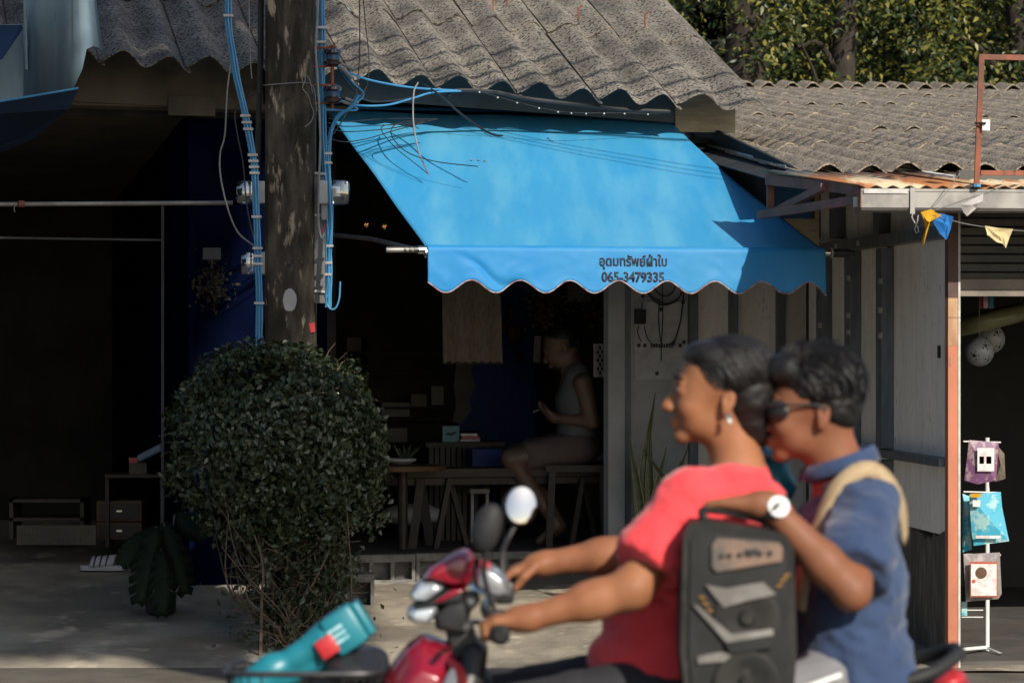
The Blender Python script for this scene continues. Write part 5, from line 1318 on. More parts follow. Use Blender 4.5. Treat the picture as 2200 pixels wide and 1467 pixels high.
for x in (20, 172): LB(MB(), x, x + 8, 1072, 1158, 17.0, 17.3).build('side', 'wood_dark', c1)
for k, (y0, y1) in enumerate([(1122, 1158), (1076, 1119)]):
    t = thing('wooden_drawer_box', ['lower orange brown drawer box right of the chalk sign', 'upper orange brown drawer box with worn paint right of the chalk sign'][k], 'box', P(255, y1, 17.0), 'drawer boxes')
    LB(MB(), 208, 304, y0, y1, 16.95, 17.25).build('case', 'orange_wood', t); LB(MB(), 214, 298, y0 + 5, y1 - 5, 16.935, 16.949).build('drawer_front', 'wood_dark', t); LB(MB(), 250, 262, (y0 + y1) / 2 - 2, (y0 + y1) / 2 + 2, 16.92, 16.934).build('handle', 'chrome', t)
simple('small_box', 'small tan box on a ledge left of the bush', 'box', LB(MB(), 277, 315, 994, 1018, 16.9, 17.0), 'burlap')
simple('small_box', 'small dark red box standing on the tan box left of the bush', 'box', LB(MB(), 277, 296, 983, 993.8, 16.9, 16.98), 'red_plastic')
simple('blue_roll', 'pale blue rolled mat leaning beside the tan box', 'mat', MB().tube([P(300, 984, 16.8), P(348, 960, 16.7)], 0.022, 10), 'pale_blue')
lg = thing('dark_ledge', 'dark low counter in the left shop that carries the small boxes', 'counter', P(290, 1060, 17))
LB(MB(), 225, 352, 1019, 1026, 16.85, 17.2).build('top', 'wood_dark', lg)
for x in (226, 344): LB(MB(), x, x + 8, 1026, 1175, 16.9, 17.15).build('leg', 'wood_dark', lg)
slide = thing('slide_sandal', 'white slide sandal with three black stripes lying on the yard', 'sandal', (P(222, 1218, 16.5).x, 16.5, gz(16.5)))
sx0, sx1, szb = P(172, 0, 16.5).x, P(273, 0, 16.5).x, gz(16.5) + 0.012
pts = []
for k in range(28):
    a = 2 * math.pi * k / 28; pts.append(((sx0 + sx1) / 2 + (sx1 - sx0) / 2 * math.cos(a), 16.5 + 0.048 * math.sin(a) * (1 + 0.15 * math.cos(a)), szb))
MB().prism(pts, (0, 0, 0.028)).build('sole', 'paper', slide, smooth=True)
def strap_arc(x, y_off=0.0, r=0.05, lift=0.0): return [Vector((x + 0.012 * math.sin(a), 16.5 - math.cos(a) * (r + lift), szb + 0.02 + math.sin(a) * (0.058 + lift))) for a in np.linspace(0, math.pi, 12)]
mb = MB(); xs_ = np.linspace(sx0 + 0.06, sx0 + 0.20, 7); rows = [strap_arc(x, r=0.052) for x in xs_]
rows = [[p + Vector((0, 0, 0.012 * (i / 6))) for p in r_] for i, r_ in enumerate(rows)]
for i, r_ in enumerate(rows): mb.v += [tuple(p) for p in r_]
for i in range(6):
    for k in range(11): a = i * 12 + k; mb.f.append((a, a + 1, a + 13, a + 12))
mb.build('strap', 'paper', slide, smooth=True, solid=0.004)
for q in (0.085, 0.12, 0.155):
    mb = MB(); r_ = strap_arc(sx0 + q, lift=0.004); mb.v = [tuple(p + Vector((dx, 0, 0.012 * (q - 0.06) / 0.14))) for p in r_ for dx in (-0.0045, 0.0045)]
    mb.f = [(2 * k, 2 * k + 1, 2 * k + 3, 2 * k + 2) for k in range(11)]; mb.build('stripe', 'black', slide, solid=0.003)

# ------------------------------------------------------------------ right shop goods
rk = thing('display_rack', 'white wire display rack standing just inside the right shop', 'display rack', P(2110, 1400, 13.9))
MB().tube([P(2121, 940, 13.95), P(2121, 1397, 13.95)], 0.011, 8).build('upright', 'white', rk)
MB().tube([P(2062, 1395, 13.75), P(2120, 1390, 13.95), P(2150, 1405, 13.8)], 0.009, 8).build('base_bar', 'white', rk)
MB().ball(P(2150, 1408, 13.8), 0.014, 8, 6).build('caster', 'black_plastic', rk)
for y in (948, 1056, 1190): MB().tube([P(2070, y, 13.85), P(2150, y + 2, 13.85)], 0.004, 6).build('hook_bar', 'white', rk)
for y in (1310, 1325): MB().tube([P(2066, y, 13.85), P(2112, y, 13.85)], 0.003, 6).build('wire', 'white', rk)
def pack(label, pts, d, m, prints, grp):
    t = thing('hanging_pack', label, 'packet', P(pts[0][0], pts[0][1], d), grp); c = P(sum(p[0] for p in pts) / len(pts), sum(p[1] for p in pts) / len(pts), d)
    q = [P(x, y, d) for x, y in pts]; n = len(q); mb = MB()
    mb.add([c + Vector((0, -0.03, 0))] + q + [c + Vector((0, 0.03, 0))], [(0, 1 + i, 1 + (i + 1) % n) for i in range(n)] + [(n + 1, 1 + (i + 1) % n, 1 + i) for i in range(n)])
    mb.build('bag', m, t)
    for (x0, x1, y0, y1, mm, nm) in prints:
        a, b = P(x0, y1, d - 0.034), P(x1, y0, d - 0.034); MB().box(((a.x + b.x) / 2, d - 0.0335, (a.z + b.z) / 2), (b.x - a.x, 0.002, b.z - a.z)).build(nm, mm, t)
    return t
pg = 'packets on the display rack'
pack('purple printed packet hanging highest on the rack', [(2082, 945), (2146, 950), (2140, 1032), (2100, 1040), (2072, 1032)], 13.80, 'bag_purple', [(2100, 2136, 962, 1012, 'card_white', 'label'), (2104, 2114, 980, 996, 'card_red', 'picture'), (2119, 2130, 980, 996, 'amber', 'picture')], pg)
pack('dark crumpled packet behind the purple one on the rack', [(2136, 948), (2158, 975), (2160, 1028), (2138, 1035)], 13.9, 'burlap', [], pg)
pack('large blue printed packet in the middle of the rack', [(2082, 1062), (2150, 1056), (2153, 1090), (2168, 1162), (2092, 1172), (2087, 1140)], 13.78, 'bag_blue', [(2085, 2108, 1060, 1068, 'flag_yellow', 'header'), (2090, 2106, 1074, 1088, 'card_white', 'label'), (2096, 2150, 1150, 1156, 'card_white', 'lettering_strip')], pg)
pack('narrow blue packet half behind the corner post, left of the large blue one', [(2068, 1060), (2084, 1066), (2088, 1180), (2068, 1186)], 13.84, 'bag_blue', [], pg)
pack('clear packet with red printed card lowest on the rack', [(2070, 1190), (2148, 1186), (2152, 1275), (2145, 1286), (2075, 1292)], 13.78, 'bag_clear', [(2084, 2143, 1206, 1282, 'card_red', 'card_edge')], pg)
cc = [o for o in bpy.data.objects if o.get('label') == 'clear packet with red printed card lowest on the rack'][0]
a, b = P(2086, 1279, 13.742), P(2141, 1211, 13.742); MB().box(((a.x + b.x) / 2, 13.742, (a.z + b.z) / 2), (b.x - a.x, 0.001, b.z - a.z)).build('card', 'card_white', cc)
MB().lathe([(0.028, 0), (0.028, 0.002)], P(2108, 1230, 13.741), (0, -1, 0), 14).build('printed_disc', 'orange_wood', cc)
MB().lathe([(0.009, 0), (0.009, 0.002)], P(2092, 1248, 13.741), (0, -1, 0), 10).build('printed_disc', 'card_red', cc)
simple('small_packet', 'small pale blue packet hanging at the foot of the rack', 'packet', LB(MB(), 2066, 2078, 1292, 1322, 13.84, 13.85), 'bag_blue')
ring = MB(); ct_ = P(2060, 690, 14.6) + Vector((0.12, 0, 0))
pts = [ct_ + Vector((0.20 * math.cos(a), 0.25 * math.sin(a), 0.05 * math.cos(a))) for a in np.linspace(0, 2 * math.pi, 28)]
rg_ = thing('inflatable_ring', 'pale yellow inflatable swimming ring hanging inside the right shop', 'swimming ring', ct_)
ring.tube(pts, 0.045, 12, caps=False).build('tube', 'vinyl', rg_, smooth=True)
MB().tube([pts[0] + Zv * .05, pts[0] + Zv * .4], 0.002, 4).build('string', 'cable_grey', rg_)
def football(label, x, y, d, r):
    t = thing('football', label, 'football', P(x, y, d), 'footballs in the right shop'); c = P(x, y, d); MB().ball(c, r, 24, 16).build('skin', 'ball_white', t, smooth=True)
    g = (1 + 5 ** .5) / 2; ico = [Vector(v).normalized() for v in [(0, 1, g), (0, -1, g), (0, 1, -g), (0, -1, -g), (1, g, 0), (-1, g, 0), (1, -g, 0), (-1, -g, 0), (g, 0, 1), (g, 0, -1), (-g, 0, 1), (-g, 0, -1)]]
    rt = Matrix.Rotation(0.5, 3, 'X') @ Matrix.Rotation(0.35, 3, 'Y')
    for v in ico:
        v = rt @ v; s1 = v.orthogonal().normalized(); s2 = v.cross(s1)
        ring_ = [(v * math.cos(.36) + (s1 * math.cos(k * 1.2566) + s2 * math.sin(k * 1.2566)) * math.sin(.36)) for k in range(5)]
        mb = MB(); mb.add([c + v * (r * 1.012)] + [c + q * (r * 1.006) for q in ring_], [(0, 1 + k, 1 + (k + 1) % 5) for k in range(5)]); mb.build('black_patch', 'black', t)
    MB().tube([c + Zv * r, c + Zv * (r + 0.35)], 0.002, 4).build('string', 'cable_grey', t)
football('black and white football hanging below the swimming ring', 2104, 756, 14.1, 0.072)
football('dimmer football hanging behind the front one in the right shop', 2128, 728, 14.6, 0.075)
for k, (x, m_) in enumerate([(2118, 'bag_purple'), (2108, 'red_plastic'), (2130, 'teal')]):
    simple('beach_toy', ['purple toy packet on top of the swimming ring', 'red toy handle on top of the swimming ring', 'teal toy packet on top of the swimming ring'][k], 'toy', LB(MB(), x - 5, x + 5, 632, 662, 14.2 + .05 * k, 14.22 + .05 * k), m_)

# bunting on the gutter
gs = thing('bunting_string', 'thin string of bunting slung under the gutter of the right shop', 'string', P(2000, 470, 12.8))
MB().tube(curve_pts([P(2062, 372, 12.83), P(2045, 398, 12.82), P(2010, 440, 12.8), P(1985, 458, 12.8), P(1975, 462, 12.8)], 5), 0.0018, 4).build('cord', 'cable_grey', gs)
MB().tube(curve_pts([P(1990, 458, 12.8), P(2030, 470, 12.8), P(2090, 484, 12.82), P(2180, 495, 12.85), P(2350, 505, 12.9)], 5), 0.0018, 4).build('cord', 'cable_grey', gs)
MB().tube(curve_pts([P(1992, 456, 12.8), P(2020, 448, 12.8), P(2085, 425, 12.8), P(2118, 416, 12.8), P(2150, 402, 12.8)], 5), 0.0022, 4).build('cord', 'cable_grey', gs)
def flag(label, poly, d, m, crump=0.006):
    n = len(poly); c = (sum(p[0] for p in poly) / n, sum(p[1] for p in poly) / n); mb = MB(); v = [P(c[0], c[1], d) - Vector((0, 0.012, 0))]; ring1 = []; ring2 = []
    for (x, y) in poly:
        ring1.append(P((x + c[0]) / 2, (y + c[1]) / 2, d) + Vector((0, R.gauss(0, crump), 0))); ring2.append(P(x, y, d) + Vector((0, R.gauss(0, crump), 0)))
    mb.add(v + ring1 + ring2, [(0, 1 + i, 1 + (i + 1) % n) for i in range(n)] + [(1 + i, 1 + n + i, 1 + n + (i + 1) % n, 1 + (i + 1) % n) for i in range(n)])
    o = mb.build('bunting_flag', m, solid=0.001); tag(o, label, 'flag', 'bunting flags')
flag('crumpled yellow flag with a dangling tail under the gutter bracket', [(1978, 456), (1992, 452), (2002, 450), (2010, 456), (2024, 462), (2012, 467), (2000, 470), (1997, 485), (1990, 505), (1984, 527), (1982, 515), (1988, 490), (1985, 472)], 12.79, 'flag_yellow', 0.012)
flag('bright blue triangular flag beside the yellow one', [(2000, 470), (2020, 458), (2035, 462), (2048, 466), (2044, 490), (2033, 516), (2018, 500)], 12.8, 'flag_blue')
flag('off white flag blown up across the gutter', [(2063, 440), (2085, 430), (2113, 416), (2112, 432), (2098, 448), (2077, 465), (2070, 455)], 12.78, 'flag_white')
flag('torn cream flag hanging in front of the roller shutter', [(2117, 485), (2145, 490), (2176, 492), (2168, 512), (2160, 534), (2155, 524), (2140, 520), (2126, 508), (2121, 506)], 12.82, 'flag_cream')
# ------------------------------------------------------------------ people
def wr(seed, amp=0.006, sc=14.0, dirz=0.5):
    def f(p):
        return amp * (mnoise.noise(Vector((p.x * sc, p.y * sc, p.z * sc * dirz + seed))) + 0.5 * mnoise.noise(Vector((p.x * sc * 2.3, p.y * sc * 2.3, p.z * sc * 1.2 + seed))))
    return f

def head_prims(c, s=1.0, pitch=0.0, k=0.018, nose=1.0):
    """head facing -X; c = centre of the skull"""
    c = Vector(c); Rm = Matrix.Rotation(pitch, 3, 'Y')
    def q(x, y, z): return c + Rm @ Vector((x, y, z)) * s
    r = lambda *a: tuple(v * s for v in a)
    pr = [ell(q(0.012, 0, 0.012), r(0.096, 0.074, 0.088), pitch, k), ell(q(-0.045, 0, -0.035), r(0.046, 0.058, 0.072), pitch, k), ell(q(-0.025, 0, -0.075), r(0.055, 0.050, 0.040), pitch, k),
          ell(q(-0.068, 0, -0.107), r(0.020, 0.024, 0.017), pitch, 0.014),
          cap(q(-0.087, 0, -0.012), q(-0.107, 0, -0.047), 0.008 * s, 0.013 * s * nose, 0.010), ell(q(-0.100, 0.012, -0.050), r(0.011, 0.009, 0.008), pitch, 0.006), ell(q(-0.100, -0.012, -0.050), r(0.011, 0.009, 0.008), pitch, 0.006),
          cap(q(-0.084, -0.03, 0.008), q(-0.088, 0.03, 0.008), 0.009 * s, 0.009 * s, 0.012),
          ell(q(-0.062, 0.035, -0.045), r(0.024, 0.020, 0.022), pitch, 0.014), ell(q(-0.062, -0.035, -0.045), r(0.024, 0.020, 0.022), pitch, 0.014),
          ell(q(-0.089, 0, -0.072), r(0.012, 0.022, 0.006), pitch, 0.006), ell(q(-0.087, 0, -0.084), r(0.012, 0.020, 0.007), pitch, 0.006)]
    for sg in (-1, 1):
        pr.append(('sub', ell(q(-0.098, sg * 0.030, -0.010), r(0.016, 0.014, 0.010), pitch, 0.01)))
        pr.append(ell(q(-0.078, sg * 0.030, -0.012), r(0.012, 0.015, 0.011), pitch, 0.004))
        pr.append(ell(q(0.018, sg * 0.076, -0.022), r(0.016, 0.007, 0.030), pitch + 0.15, 0.006)); pr.append(('sub', ell(q(0.014, sg * 0.083, -0.018), r(0.008, 0.005, 0.017), pitch + 0.15, 0.003)))
        pr.append(ell(q(0.012, sg * 0.074, -0.048), r(0.008, 0.006, 0.010), pitch, 0.005))
    return pr, q

def hand_fist(wrist, palm, axis, up, s=1.0, side=1, r=0.0088):
    """a hand closed round a bar: wrist, palm centre, bar axis (thumb end), up normal of the back of the hand"""
    wrist, palm, axis, up = Vector(wrist), Vector(palm), Vector(axis).normalized(), Vector(up).normalized()
    fwd = (palm - wrist).normalized(); pr = [cap(wrist, wrist.lerp(palm, .45), 0.026 * s, 0.028 * s, 0.02)]
    for t in (-1.4, -0.5, 0.4, 1.3): pr.append(cap(wrist.lerp(palm, .35) + axis * t * 0.010 * s, palm + axis * t * 0.021 * s + fwd * 0.012, 0.016 * s, 0.012 * s, 0.012))
    for i, t in enumerate((1.45, 0.5, -0.45, -1.4)):
        L = [0.92, 1.0, 0.95, 0.78][i] * s; b = palm + axis * t * 0.0205 * s + fwd * 0.020
        k1 = b + fwd * 0.026 * L - up * 0.012; k2 = k1 - up * 0.024 * L + fwd * 0.002; k3 = k2 - fwd * 0.020 * L - up * 0.004
        pr += [cap(b, k1, r * 1.1 * s, r * s, 0.004), cap(k1, k2, r * s, r * .92 * s, 0.003), cap(k2, k3, r * .92 * s, r * .85 * s, 0.003)]
    tb = wrist.lerp(palm, .4) + axis * 0.030 * s; t1 = tb + fwd * 0.030 + axis * 0.016 - up * 0.014; t2 = t1 + fwd * 0.026 - up * 0.022 - axis * 0.006
    pr += [cap(wrist.lerp(palm, .2) + axis * .015 * s, tb, 0.017 * s, 0.015 * s, 0.012), cap(tb, t1, 0.0125 * s, 0.011 * s, 0.004), cap(t1, t2, 0.011 * s, 0.0095 * s, 0.003)]
    return pr

def hair_obj(prims, par, seed, vox=0.005, amp=0.0022):
    def f(p): return amp * (mnoise.noise(Vector((p.x * 16, p.y * 34, p.z * 34 + seed))) + 0.7 * mnoise.noise(Vector((p.x * 40, p.y * 80, p.z * 80 + seed))))
    return sdf_object('hair', prims, 'hair', vox, par, f)

def strands(par, hq, c, rad, n, steps, h, flow, mask, seed, lift=0.0, r=0.0013, jit=0.25):
    rg = random.Random(seed); mb = MB(); c = Vector(c); k = 0
    while k < n:
        d = Vector((rg.gauss(0, 1), rg.gauss(0, 1), rg.gauss(0.2, 1))).normalized(); p = Vector((d.x * rad[0], d.y * rad[1], d.z * rad[2])) + c
        if not mask(p): continue
        k += 1; pts = []; jv = Vector((rg.gauss(0, jit), rg.gauss(0, jit), rg.gauss(0, jit))); lf = lift * rg.uniform(0.2, 1.3)
        for i in range(steps):
            q = p - c; e = Vector((q.x / rad[0], q.y / rad[1], q.z / rad[2])); e.normalize(); s = 1.012 + lf * i
            pts.append(hq(*(c + Vector((e.x * rad[0], e.y * rad[1], e.z * rad[2])) * s)))
            nn = Vector((e.x / rad[0], e.y / rad[1], e.z / rad[2])).normalized(); t = (flow(p).normalized() + jv); t = (t - nn * t.dot(nn)).normalized(); p = c + Vector((e.x * rad[0], e.y * rad[1], e.z * rad[2])) + t * h
        mb.tube(pts, [r * (1 - 0.7 * i / steps) for i in range(steps)], 3, caps=False)
    o = mb.build('hair_strands', 'hair', par, smooth=True); o['kind'] = 'stuff'; return o

# ---- woman in front
driver = thing('person', 'scooter driver in a coral red t-shirt with dark tied back hair and an earring', 'person', (0.45, 6.2, 0.75))
hc = (0.450, 6.205, 1.447)
hp, hq = head_prims(hc, 1.02, 0.08)
sh_n, el_n, wr_n, pa_n = (0.378, 6.030, 1.195), (0.250, 5.950, 1.032), (0.035, 5.945, 0.972), (-0.020, 5.955, 0.968)
sh_f, el_f, wr_f, pa_f = (0.470, 6.370, 1.170), (0.270, 6.470, 1.070), (0.075, 6.475, 1.045), (0.020, 6.470, 1.032)
body = hp + [cap(hq(0.020, 0, -0.06), (0.505, 6.205, 1.235), 0.054, 0.060, 0.03), cap((0.47, 6.10, 1.20), (0.47, 6.31, 1.20), 0.062, 0.062, 0.05),
    ell((0.475, 6.205, 1.10), (0.105, 0.155, 0.15), 0, 0.05), ell((0.44, 6.205, 0.93), (0.13, 0.145, 0.14), 0, 0.05), ell((0.49, 6.205, 0.83), (0.13, 0.16, 0.11), 0, 0.05),
    cap(sh_n, el_n, 0.047, 0.036, 0.05), cap(el_n, Vector(el_n).lerp(Vector(wr_n), .42), 0.034, 0.036, 0.05), cap(Vector(el_n).lerp(Vector(wr_n), .35), wr_n, 0.038, 0.026, 0.03),
    cap(sh_f, el_f, 0.050, 0.040, 0.03), cap(el_f, Vector(el_f).lerp(Vector(wr_f), .35), 0.041, 0.040, 0.02), cap(Vector(el_f).lerp(Vector(wr_f), .3), wr_f, 0.040, 0.026, 0.02)]
body += hand_fist(wr_n, pa_n, (0.0, 1, 0.05), (-0.25, 0, 1), 1.0) + hand_fist(wr_f, pa_f, (0.0, -1, 0.0), (-0.25, 0, 1), 1.0)
for sy in (-1, 1):
    y0 = 6.205 + sy * 0.10; y1 = 6.205 + sy * 0.15
    body += [cap((0.49, y0, 0.82), (-0.02, y1, 0.74), 0.078, 0.055, 0.03), cap((-0.02, y1, 0.74), (0.03, y1, 0.36), 0.052, 0.034, 0.02), cap((0.04, y1, 0.325), (-0.10, y1, 0.305), 0.032, 0.024, 0.02)]
sdf_object('body', body, 'skin', 0.0052, driver)
def shirt_w(p):
    return 0.007 * (1 - 2 * abs(mnoise.noise(Vector((p.x * 6 + p.z * 8, p.y * 6, p.z * 14 - p.x * 5))))) + 0.005 * (1 - 2 * abs(mnoise.noise(Vector((p.x * 14 - p.z * 12, p.y * 12, p.z * 22))))) + 0.010 * mnoise.noise(Vector((p.x * 5 + p.z * 9, p.y * 5, p.z * 5 - p.x * 4 + 3))) + 0.003 * mnoise.noise(p * 40)
shirt = [ell((0.470, 6.205, 1.12), (0.145, 0.180, 0.155), 0, 0.06), ell((0.395, 6.205, 0.975), (0.185, 0.185, 0.145), 0, 0.06), ell((0.385, 6.205, 0.865), (0.210, 0.195, 0.105), 0, 0.05), cap((0.49, 6.10, 1.205), (0.49, 6.31, 1.205), 0.070, 0.070, 0.04),
    cap((0.455, 6.06, 1.20), sh_n, 0.075, 0.070, 0.05), cap(sh_n, Vector(sh_n).lerp(Vector(el_n), .66), 0.070, 0.074, 0.035), cap(sh_f, Vector(sh_f).lerp(Vector(el_f), .50), 0.066, 0.066, 0.035),
    cap((0.50, 6.205, 1.22), (0.495, 6.205, 1.265), 0.066, 0.064, 0.02)]
dn = (Vector(el_n) - Vector(sh_n)).normalized(); df = (Vector(el_f) - Vector(sh_f)).normalized()
shirt += [('cut', Vector(sh_n).lerp(Vector(el_n), .72), dn, 0.12), ('cut', Vector(sh_f).lerp(Vector(el_f), .62), df, 0.14), ('cut', Vector((0.485, 6.205, 1.265)), Vector((-0.25, 0, 1)), 0.09), ('plane', Vector((0, 0, 0.80)), Vector((0, 0, -1)))]
sdf_object('t_shirt', shirt, 'red_shirt', 0.0065, driver, shirt_w)
tr = []
for sy in (-1, 1):
    y0 = 6.205 + sy * 0.10; y1 = 6.205 + sy * 0.15
    tr += [cap((0.49, y0, 0.82), (-0.03, y1, 0.745), 0.092, 0.070, 0.03), cap((-0.03, y1, 0.745), (0.02, y1, 0.44), 0.068, 0.058, 0.03)]
tr += [ell((0.49, 6.205, 0.82), (0.15, 0.18, 0.105), 0, 0.04), ('plane', Vector((0, 0, 0.42)), Vector((0, 0, -1)))]
sdf_object('trousers', tr, 'black_cloth', 0.008, driver, wr(3, 0.006, 12))
hair_obj([ell(hq(0.030, 0, 0.030), (0.098, 0.084, 0.086), 0.15, 0.02), ell(hq(0.060, 0, -0.010), (0.070, 0.080, 0.075), 0, 0.02), ell(hq(0.070, 0, -0.065), (0.045, 0.055, 0.045), 0, 0.02), ell(hq(-0.020, 0, 0.066), (0.062, 0.070, 0.034), 0.25, 0.02), ell(hq(0.095, 0, -0.075), (0.030, 0.035, 0.045), 0, 0.02),
          sub(ell(hq(-0.085, 0, -0.050), (0.080, 0.12, 0.090), 0.0, 0.01)), sub(ell(hq(0.004, -0.092, -0.035), (0.030, 0.028, 0.042), 0, 0.01)), sub(ell(hq(0.004, 0.092, -0.035), (0.030, 0.028, 0.042), 0, 0.01))], driver, 4)
strands(driver, hq, (0.030, 0, 0.030), (0.100, 0.086, 0.088), 1300, 9, 0.011, lambda p: Vector((0.115, p.y * 0.3, -0.065)) - p, lambda p: p.z > -0.045 and (p.x > 0.0 or p.z > 0.075 - p.x * -0.25) and not (p.x < 0.03 and p.z < 0.0), 5, 0.0, 0.0013, 0.10)
strands(driver, hq, (0.090, 0, -0.072), (0.036, 0.041, 0.048), 260, 6, 0.010, lambda p: Vector((0.3, p.y, -0.3)) - p, lambda p: p.x > 0.08, 6, 0.004, 0.0013, 0.3)
MB().lathe([(0.004, 0), (0.007, 0.003), (0.004, 0.006)], hq(0.020, -0.084, -0.056), (0, -1, 0), 12).build('earring', 'chrome', driver, smooth=True)
MB().ball(hq(0.022, -0.087, -0.066), 0.006, 10, 8).build('earring', 'white', driver, smooth=True)
for sg in (-1, 1):
    MB().ball(hq(-0.0805, sg * 0.030, -0.011), 0.0100, 12, 8).build('eyeball', 'eye', driver, smooth=True); MB().ball(hq(-0.0885, sg * 0.031, -0.0115), 0.0045, 8, 6).build('iris', 'iris', driver, smooth=True)
    MB().tube(curve_pts([hq(-0.094, sg * 0.012, 0.014), hq(-0.093, sg * 0.030, 0.020), hq(-0.080, sg * 0.050, 0.014)], 4), 0.0035, 5).build('eyebrow', 'hair', driver)
MB().ball(hq(-0.092, 0, -0.078), 0.5, 10, 6, (0.016, 0.036, 0.010)).build('lips', 'lips', driver, smooth=True)

# ---- man behind
pas = thing('person', 'passenger in a navy blue shirt and sunglasses holding a loudspeaker by its handle', 'person', (0.74, 6.2, 0.77))
hc2 = (0.650, 6.185, 1.416); hp, hq = head_prims(hc2, 1.01, -0.04)
sh_n, el_n, wr_n, pa_n = (0.740, 6.03, 1.165), (0.700, 5.865, 1.035), (0.530, 5.880, 1.212), (0.480, 5.872, 1.216)
sh_f, el_f, wr_f, pa_f = (0.745, 6.37, 1.165), (0.62, 6.49, 0.98), (0.47, 6.38, 0.95), (0.42, 6.36, 0.95)
body = hp + [cap(hq(0.025, 0, -0.06), (0.725, 6.20, 1.225), 0.056, 0.064, 0.03), cap((0.745, 6.09, 1.19), (0.745, 6.31, 1.19), 0.062, 0.062, 0.05),
    ell((0.730, 6.20, 1.07), (0.09, 0.150, 0.16), 0, 0.05), ell((0.735, 6.20, 0.88), (0.10, 0.145, 0.13), 0, 0.05),
    cap(sh_n, el_n, 0.050, 0.040, 0.03), cap(el_n, Vector(el_n).lerp(Vector(wr_n), .35), 0.037, 0.040, 0.02), cap(Vector(el_n).lerp(Vector(wr_n), .3), wr_n, 0.040, 0.027, 0.02),
    cap(sh_f, el_f, 0.050, 0.040, 0.03), cap(el_f, wr_f, 0.040, 0.027, 0.02)]
body += hand_fist(wr_n, pa_n, (-1.0, 0.05, 0.0), (0, -1.0, 0.55), 1.02) + hand_fist(wr_f, pa_f, (0.0, -1, 0.0), (-0.25, 0, 1), 1.0)
for sy in (-1, 1):
    y0 = 6.20 + sy * 0.10; y1 = 6.20 + sy * 0.26
    body += [cap((0.74, y0, 0.83), (0.36, y1, 0.72), 0.078, 0.055, 0.03), cap((0.36, y1, 0.72), (0.50, y1, 0.38), 0.052, 0.034, 0.02), cap((0.51, y1, 0.345), (0.37, y1, 0.325), 0.032, 0.024, 0.02)]
sdf_object('body', body, 'skin_dark', 0.0052, pas)
def shirt_w2(p):
    return 0.009 * (1 - 2 * abs(mnoise.noise(Vector((p.x * 7 - p.z * 6, p.y * 6, p.z * 12 + p.x * 6 + 9))))) + 0.005 * (1 - 2 * abs(mnoise.noise(Vector((p.x * 15 + p.z * 12, p.y * 12, p.z * 20))))) + 0.012 * mnoise.noise(Vector((p.x * 4 - p.z * 9, p.y * 4, p.z * 5 + p.x * 5))) + 0.003 * mnoise.noise(p * 38)
s2 = [ell((0.730, 6.20, 1.105), (0.112, 0.172, 0.150), 0, 0.06), ell((0.735, 6.20, 0.96), (0.115, 0.174, 0.170), 0, 0.06), ell((0.742, 6.20, 0.83), (0.130, 0.200, 0.13), 0, 0.05), cap((0.745, 6.09, 1.195), (0.745, 6.31, 1.195), 0.070, 0.070, 0.04),
    cap(sh_n, Vector(sh_n).lerp(Vector(el_n), .72), 0.072, 0.075, 0.035), cap(sh_f, Vector(sh_f).lerp(Vector(el_f), .62), 0.072, 0.075, 0.035)]
dn = (Vector(el_n) - Vector(sh_n)).normalized(); df = (Vector(el_f) - Vector(sh_f)).normalized()
s2 += [('cut', Vector(sh_n).lerp(Vector(el_n), .78), dn, 0.13), ('cut', Vector(sh_f).lerp(Vector(el_f), .75), df, 0.13), ('plane', Vector((0, 0, 0.72)), Vector((0, 0, -1)))]
sdf_object('shirt', s2, 'blue_shirt', 0.0065, pas, shirt_w2)
mb = MB(); n = 26; rows = []
for j, (rr_, zz, lean) in enumerate([(0.066, 0, 0), (0.070, 0.020, 0.0), (0.074, 0.038, 0.004), (0.082, 0.028, 0.006), (0.088, 0.006, 0.008)]):
    for k in range(n):
        a = 0.25 + (2 * math.pi - 0.5) * k / (n - 1) + math.pi; up_ = zz + 0.050 * (math.cos(a) * 0.5 + 0.5)
        mb.v.append((0.712 + rr_ * math.cos(a) * 1.0 - lean * 0, 6.20 + rr_ * math.sin(a) * 1.08, 1.238 + up_))
for j in range(4):
    for k in range(n - 1): a = j * n + k; mb.f.append((a, a + 1, a + n + 1, a + n))
mb.build('collar', 'blue_shirt', pas, smooth=True, solid=0.003)
sh_ = []
for sy in (-1, 1):
    y0 = 6.20 + sy * 0.10; y1 = 6.20 + sy * 0.26
    sh_ += [cap((0.74, y0, 0.83), (0.40, y1 - sy * 0.01, 0.735), 0.090, 0.074, 0.03)]
sh_ += [ell((0.75, 6.20, 0.83), (0.13, 0.17, 0.10), 0, 0.04)]
sdf_object('shorts', sh_, 'grey_cloth', 0.008, pas, wr(5, 0.006, 12))
for k in range(3):
    MB().tube([(0.69 - k * 0.0, 5.955 - 0.006 * k + 0.02, 0.85 - 0.024 * k), (0.60, 5.925 - .006 * k, 0.825 - 0.024 * k), (0.50, 5.90 - .006 * k, 0.795 - 0.024 * k)], 0.007, 6).build('stripe', 'white', pas)
hair_obj([ell(hq(0.018, 0, 0.040), (0.092, 0.084, 0.082), -0.05, 0.02), ell(hq(0.045, 0, 0.0), (0.066, 0.080, 0.072), 0, 0.02), ell(hq(-0.050, 0, 0.072), (0.060, 0.066, 0.036), 0.0, 0.02), ell(hq(-0.030, -0.01, 0.085), (0.050, 0.050, 0.032), -0.3, 0.02), ell(hq(0.03, 0.0, 0.098), (0.055, 0.055, 0.030), 0, 0.02),
          sub(ell(hq(-0.078, 0, -0.040), (0.084, 0.12, 0.092), 0.0, 0.01)), sub(ell(hq(0.010, -0.092, -0.035), (0.026, 0.030, 0.040), 0, 0.01)), sub(ell(hq(0.010, 0.092, -0.035), (0.026, 0.030, 0.040), 0, 0.01))], pas, 8, 0.005, 0.004)
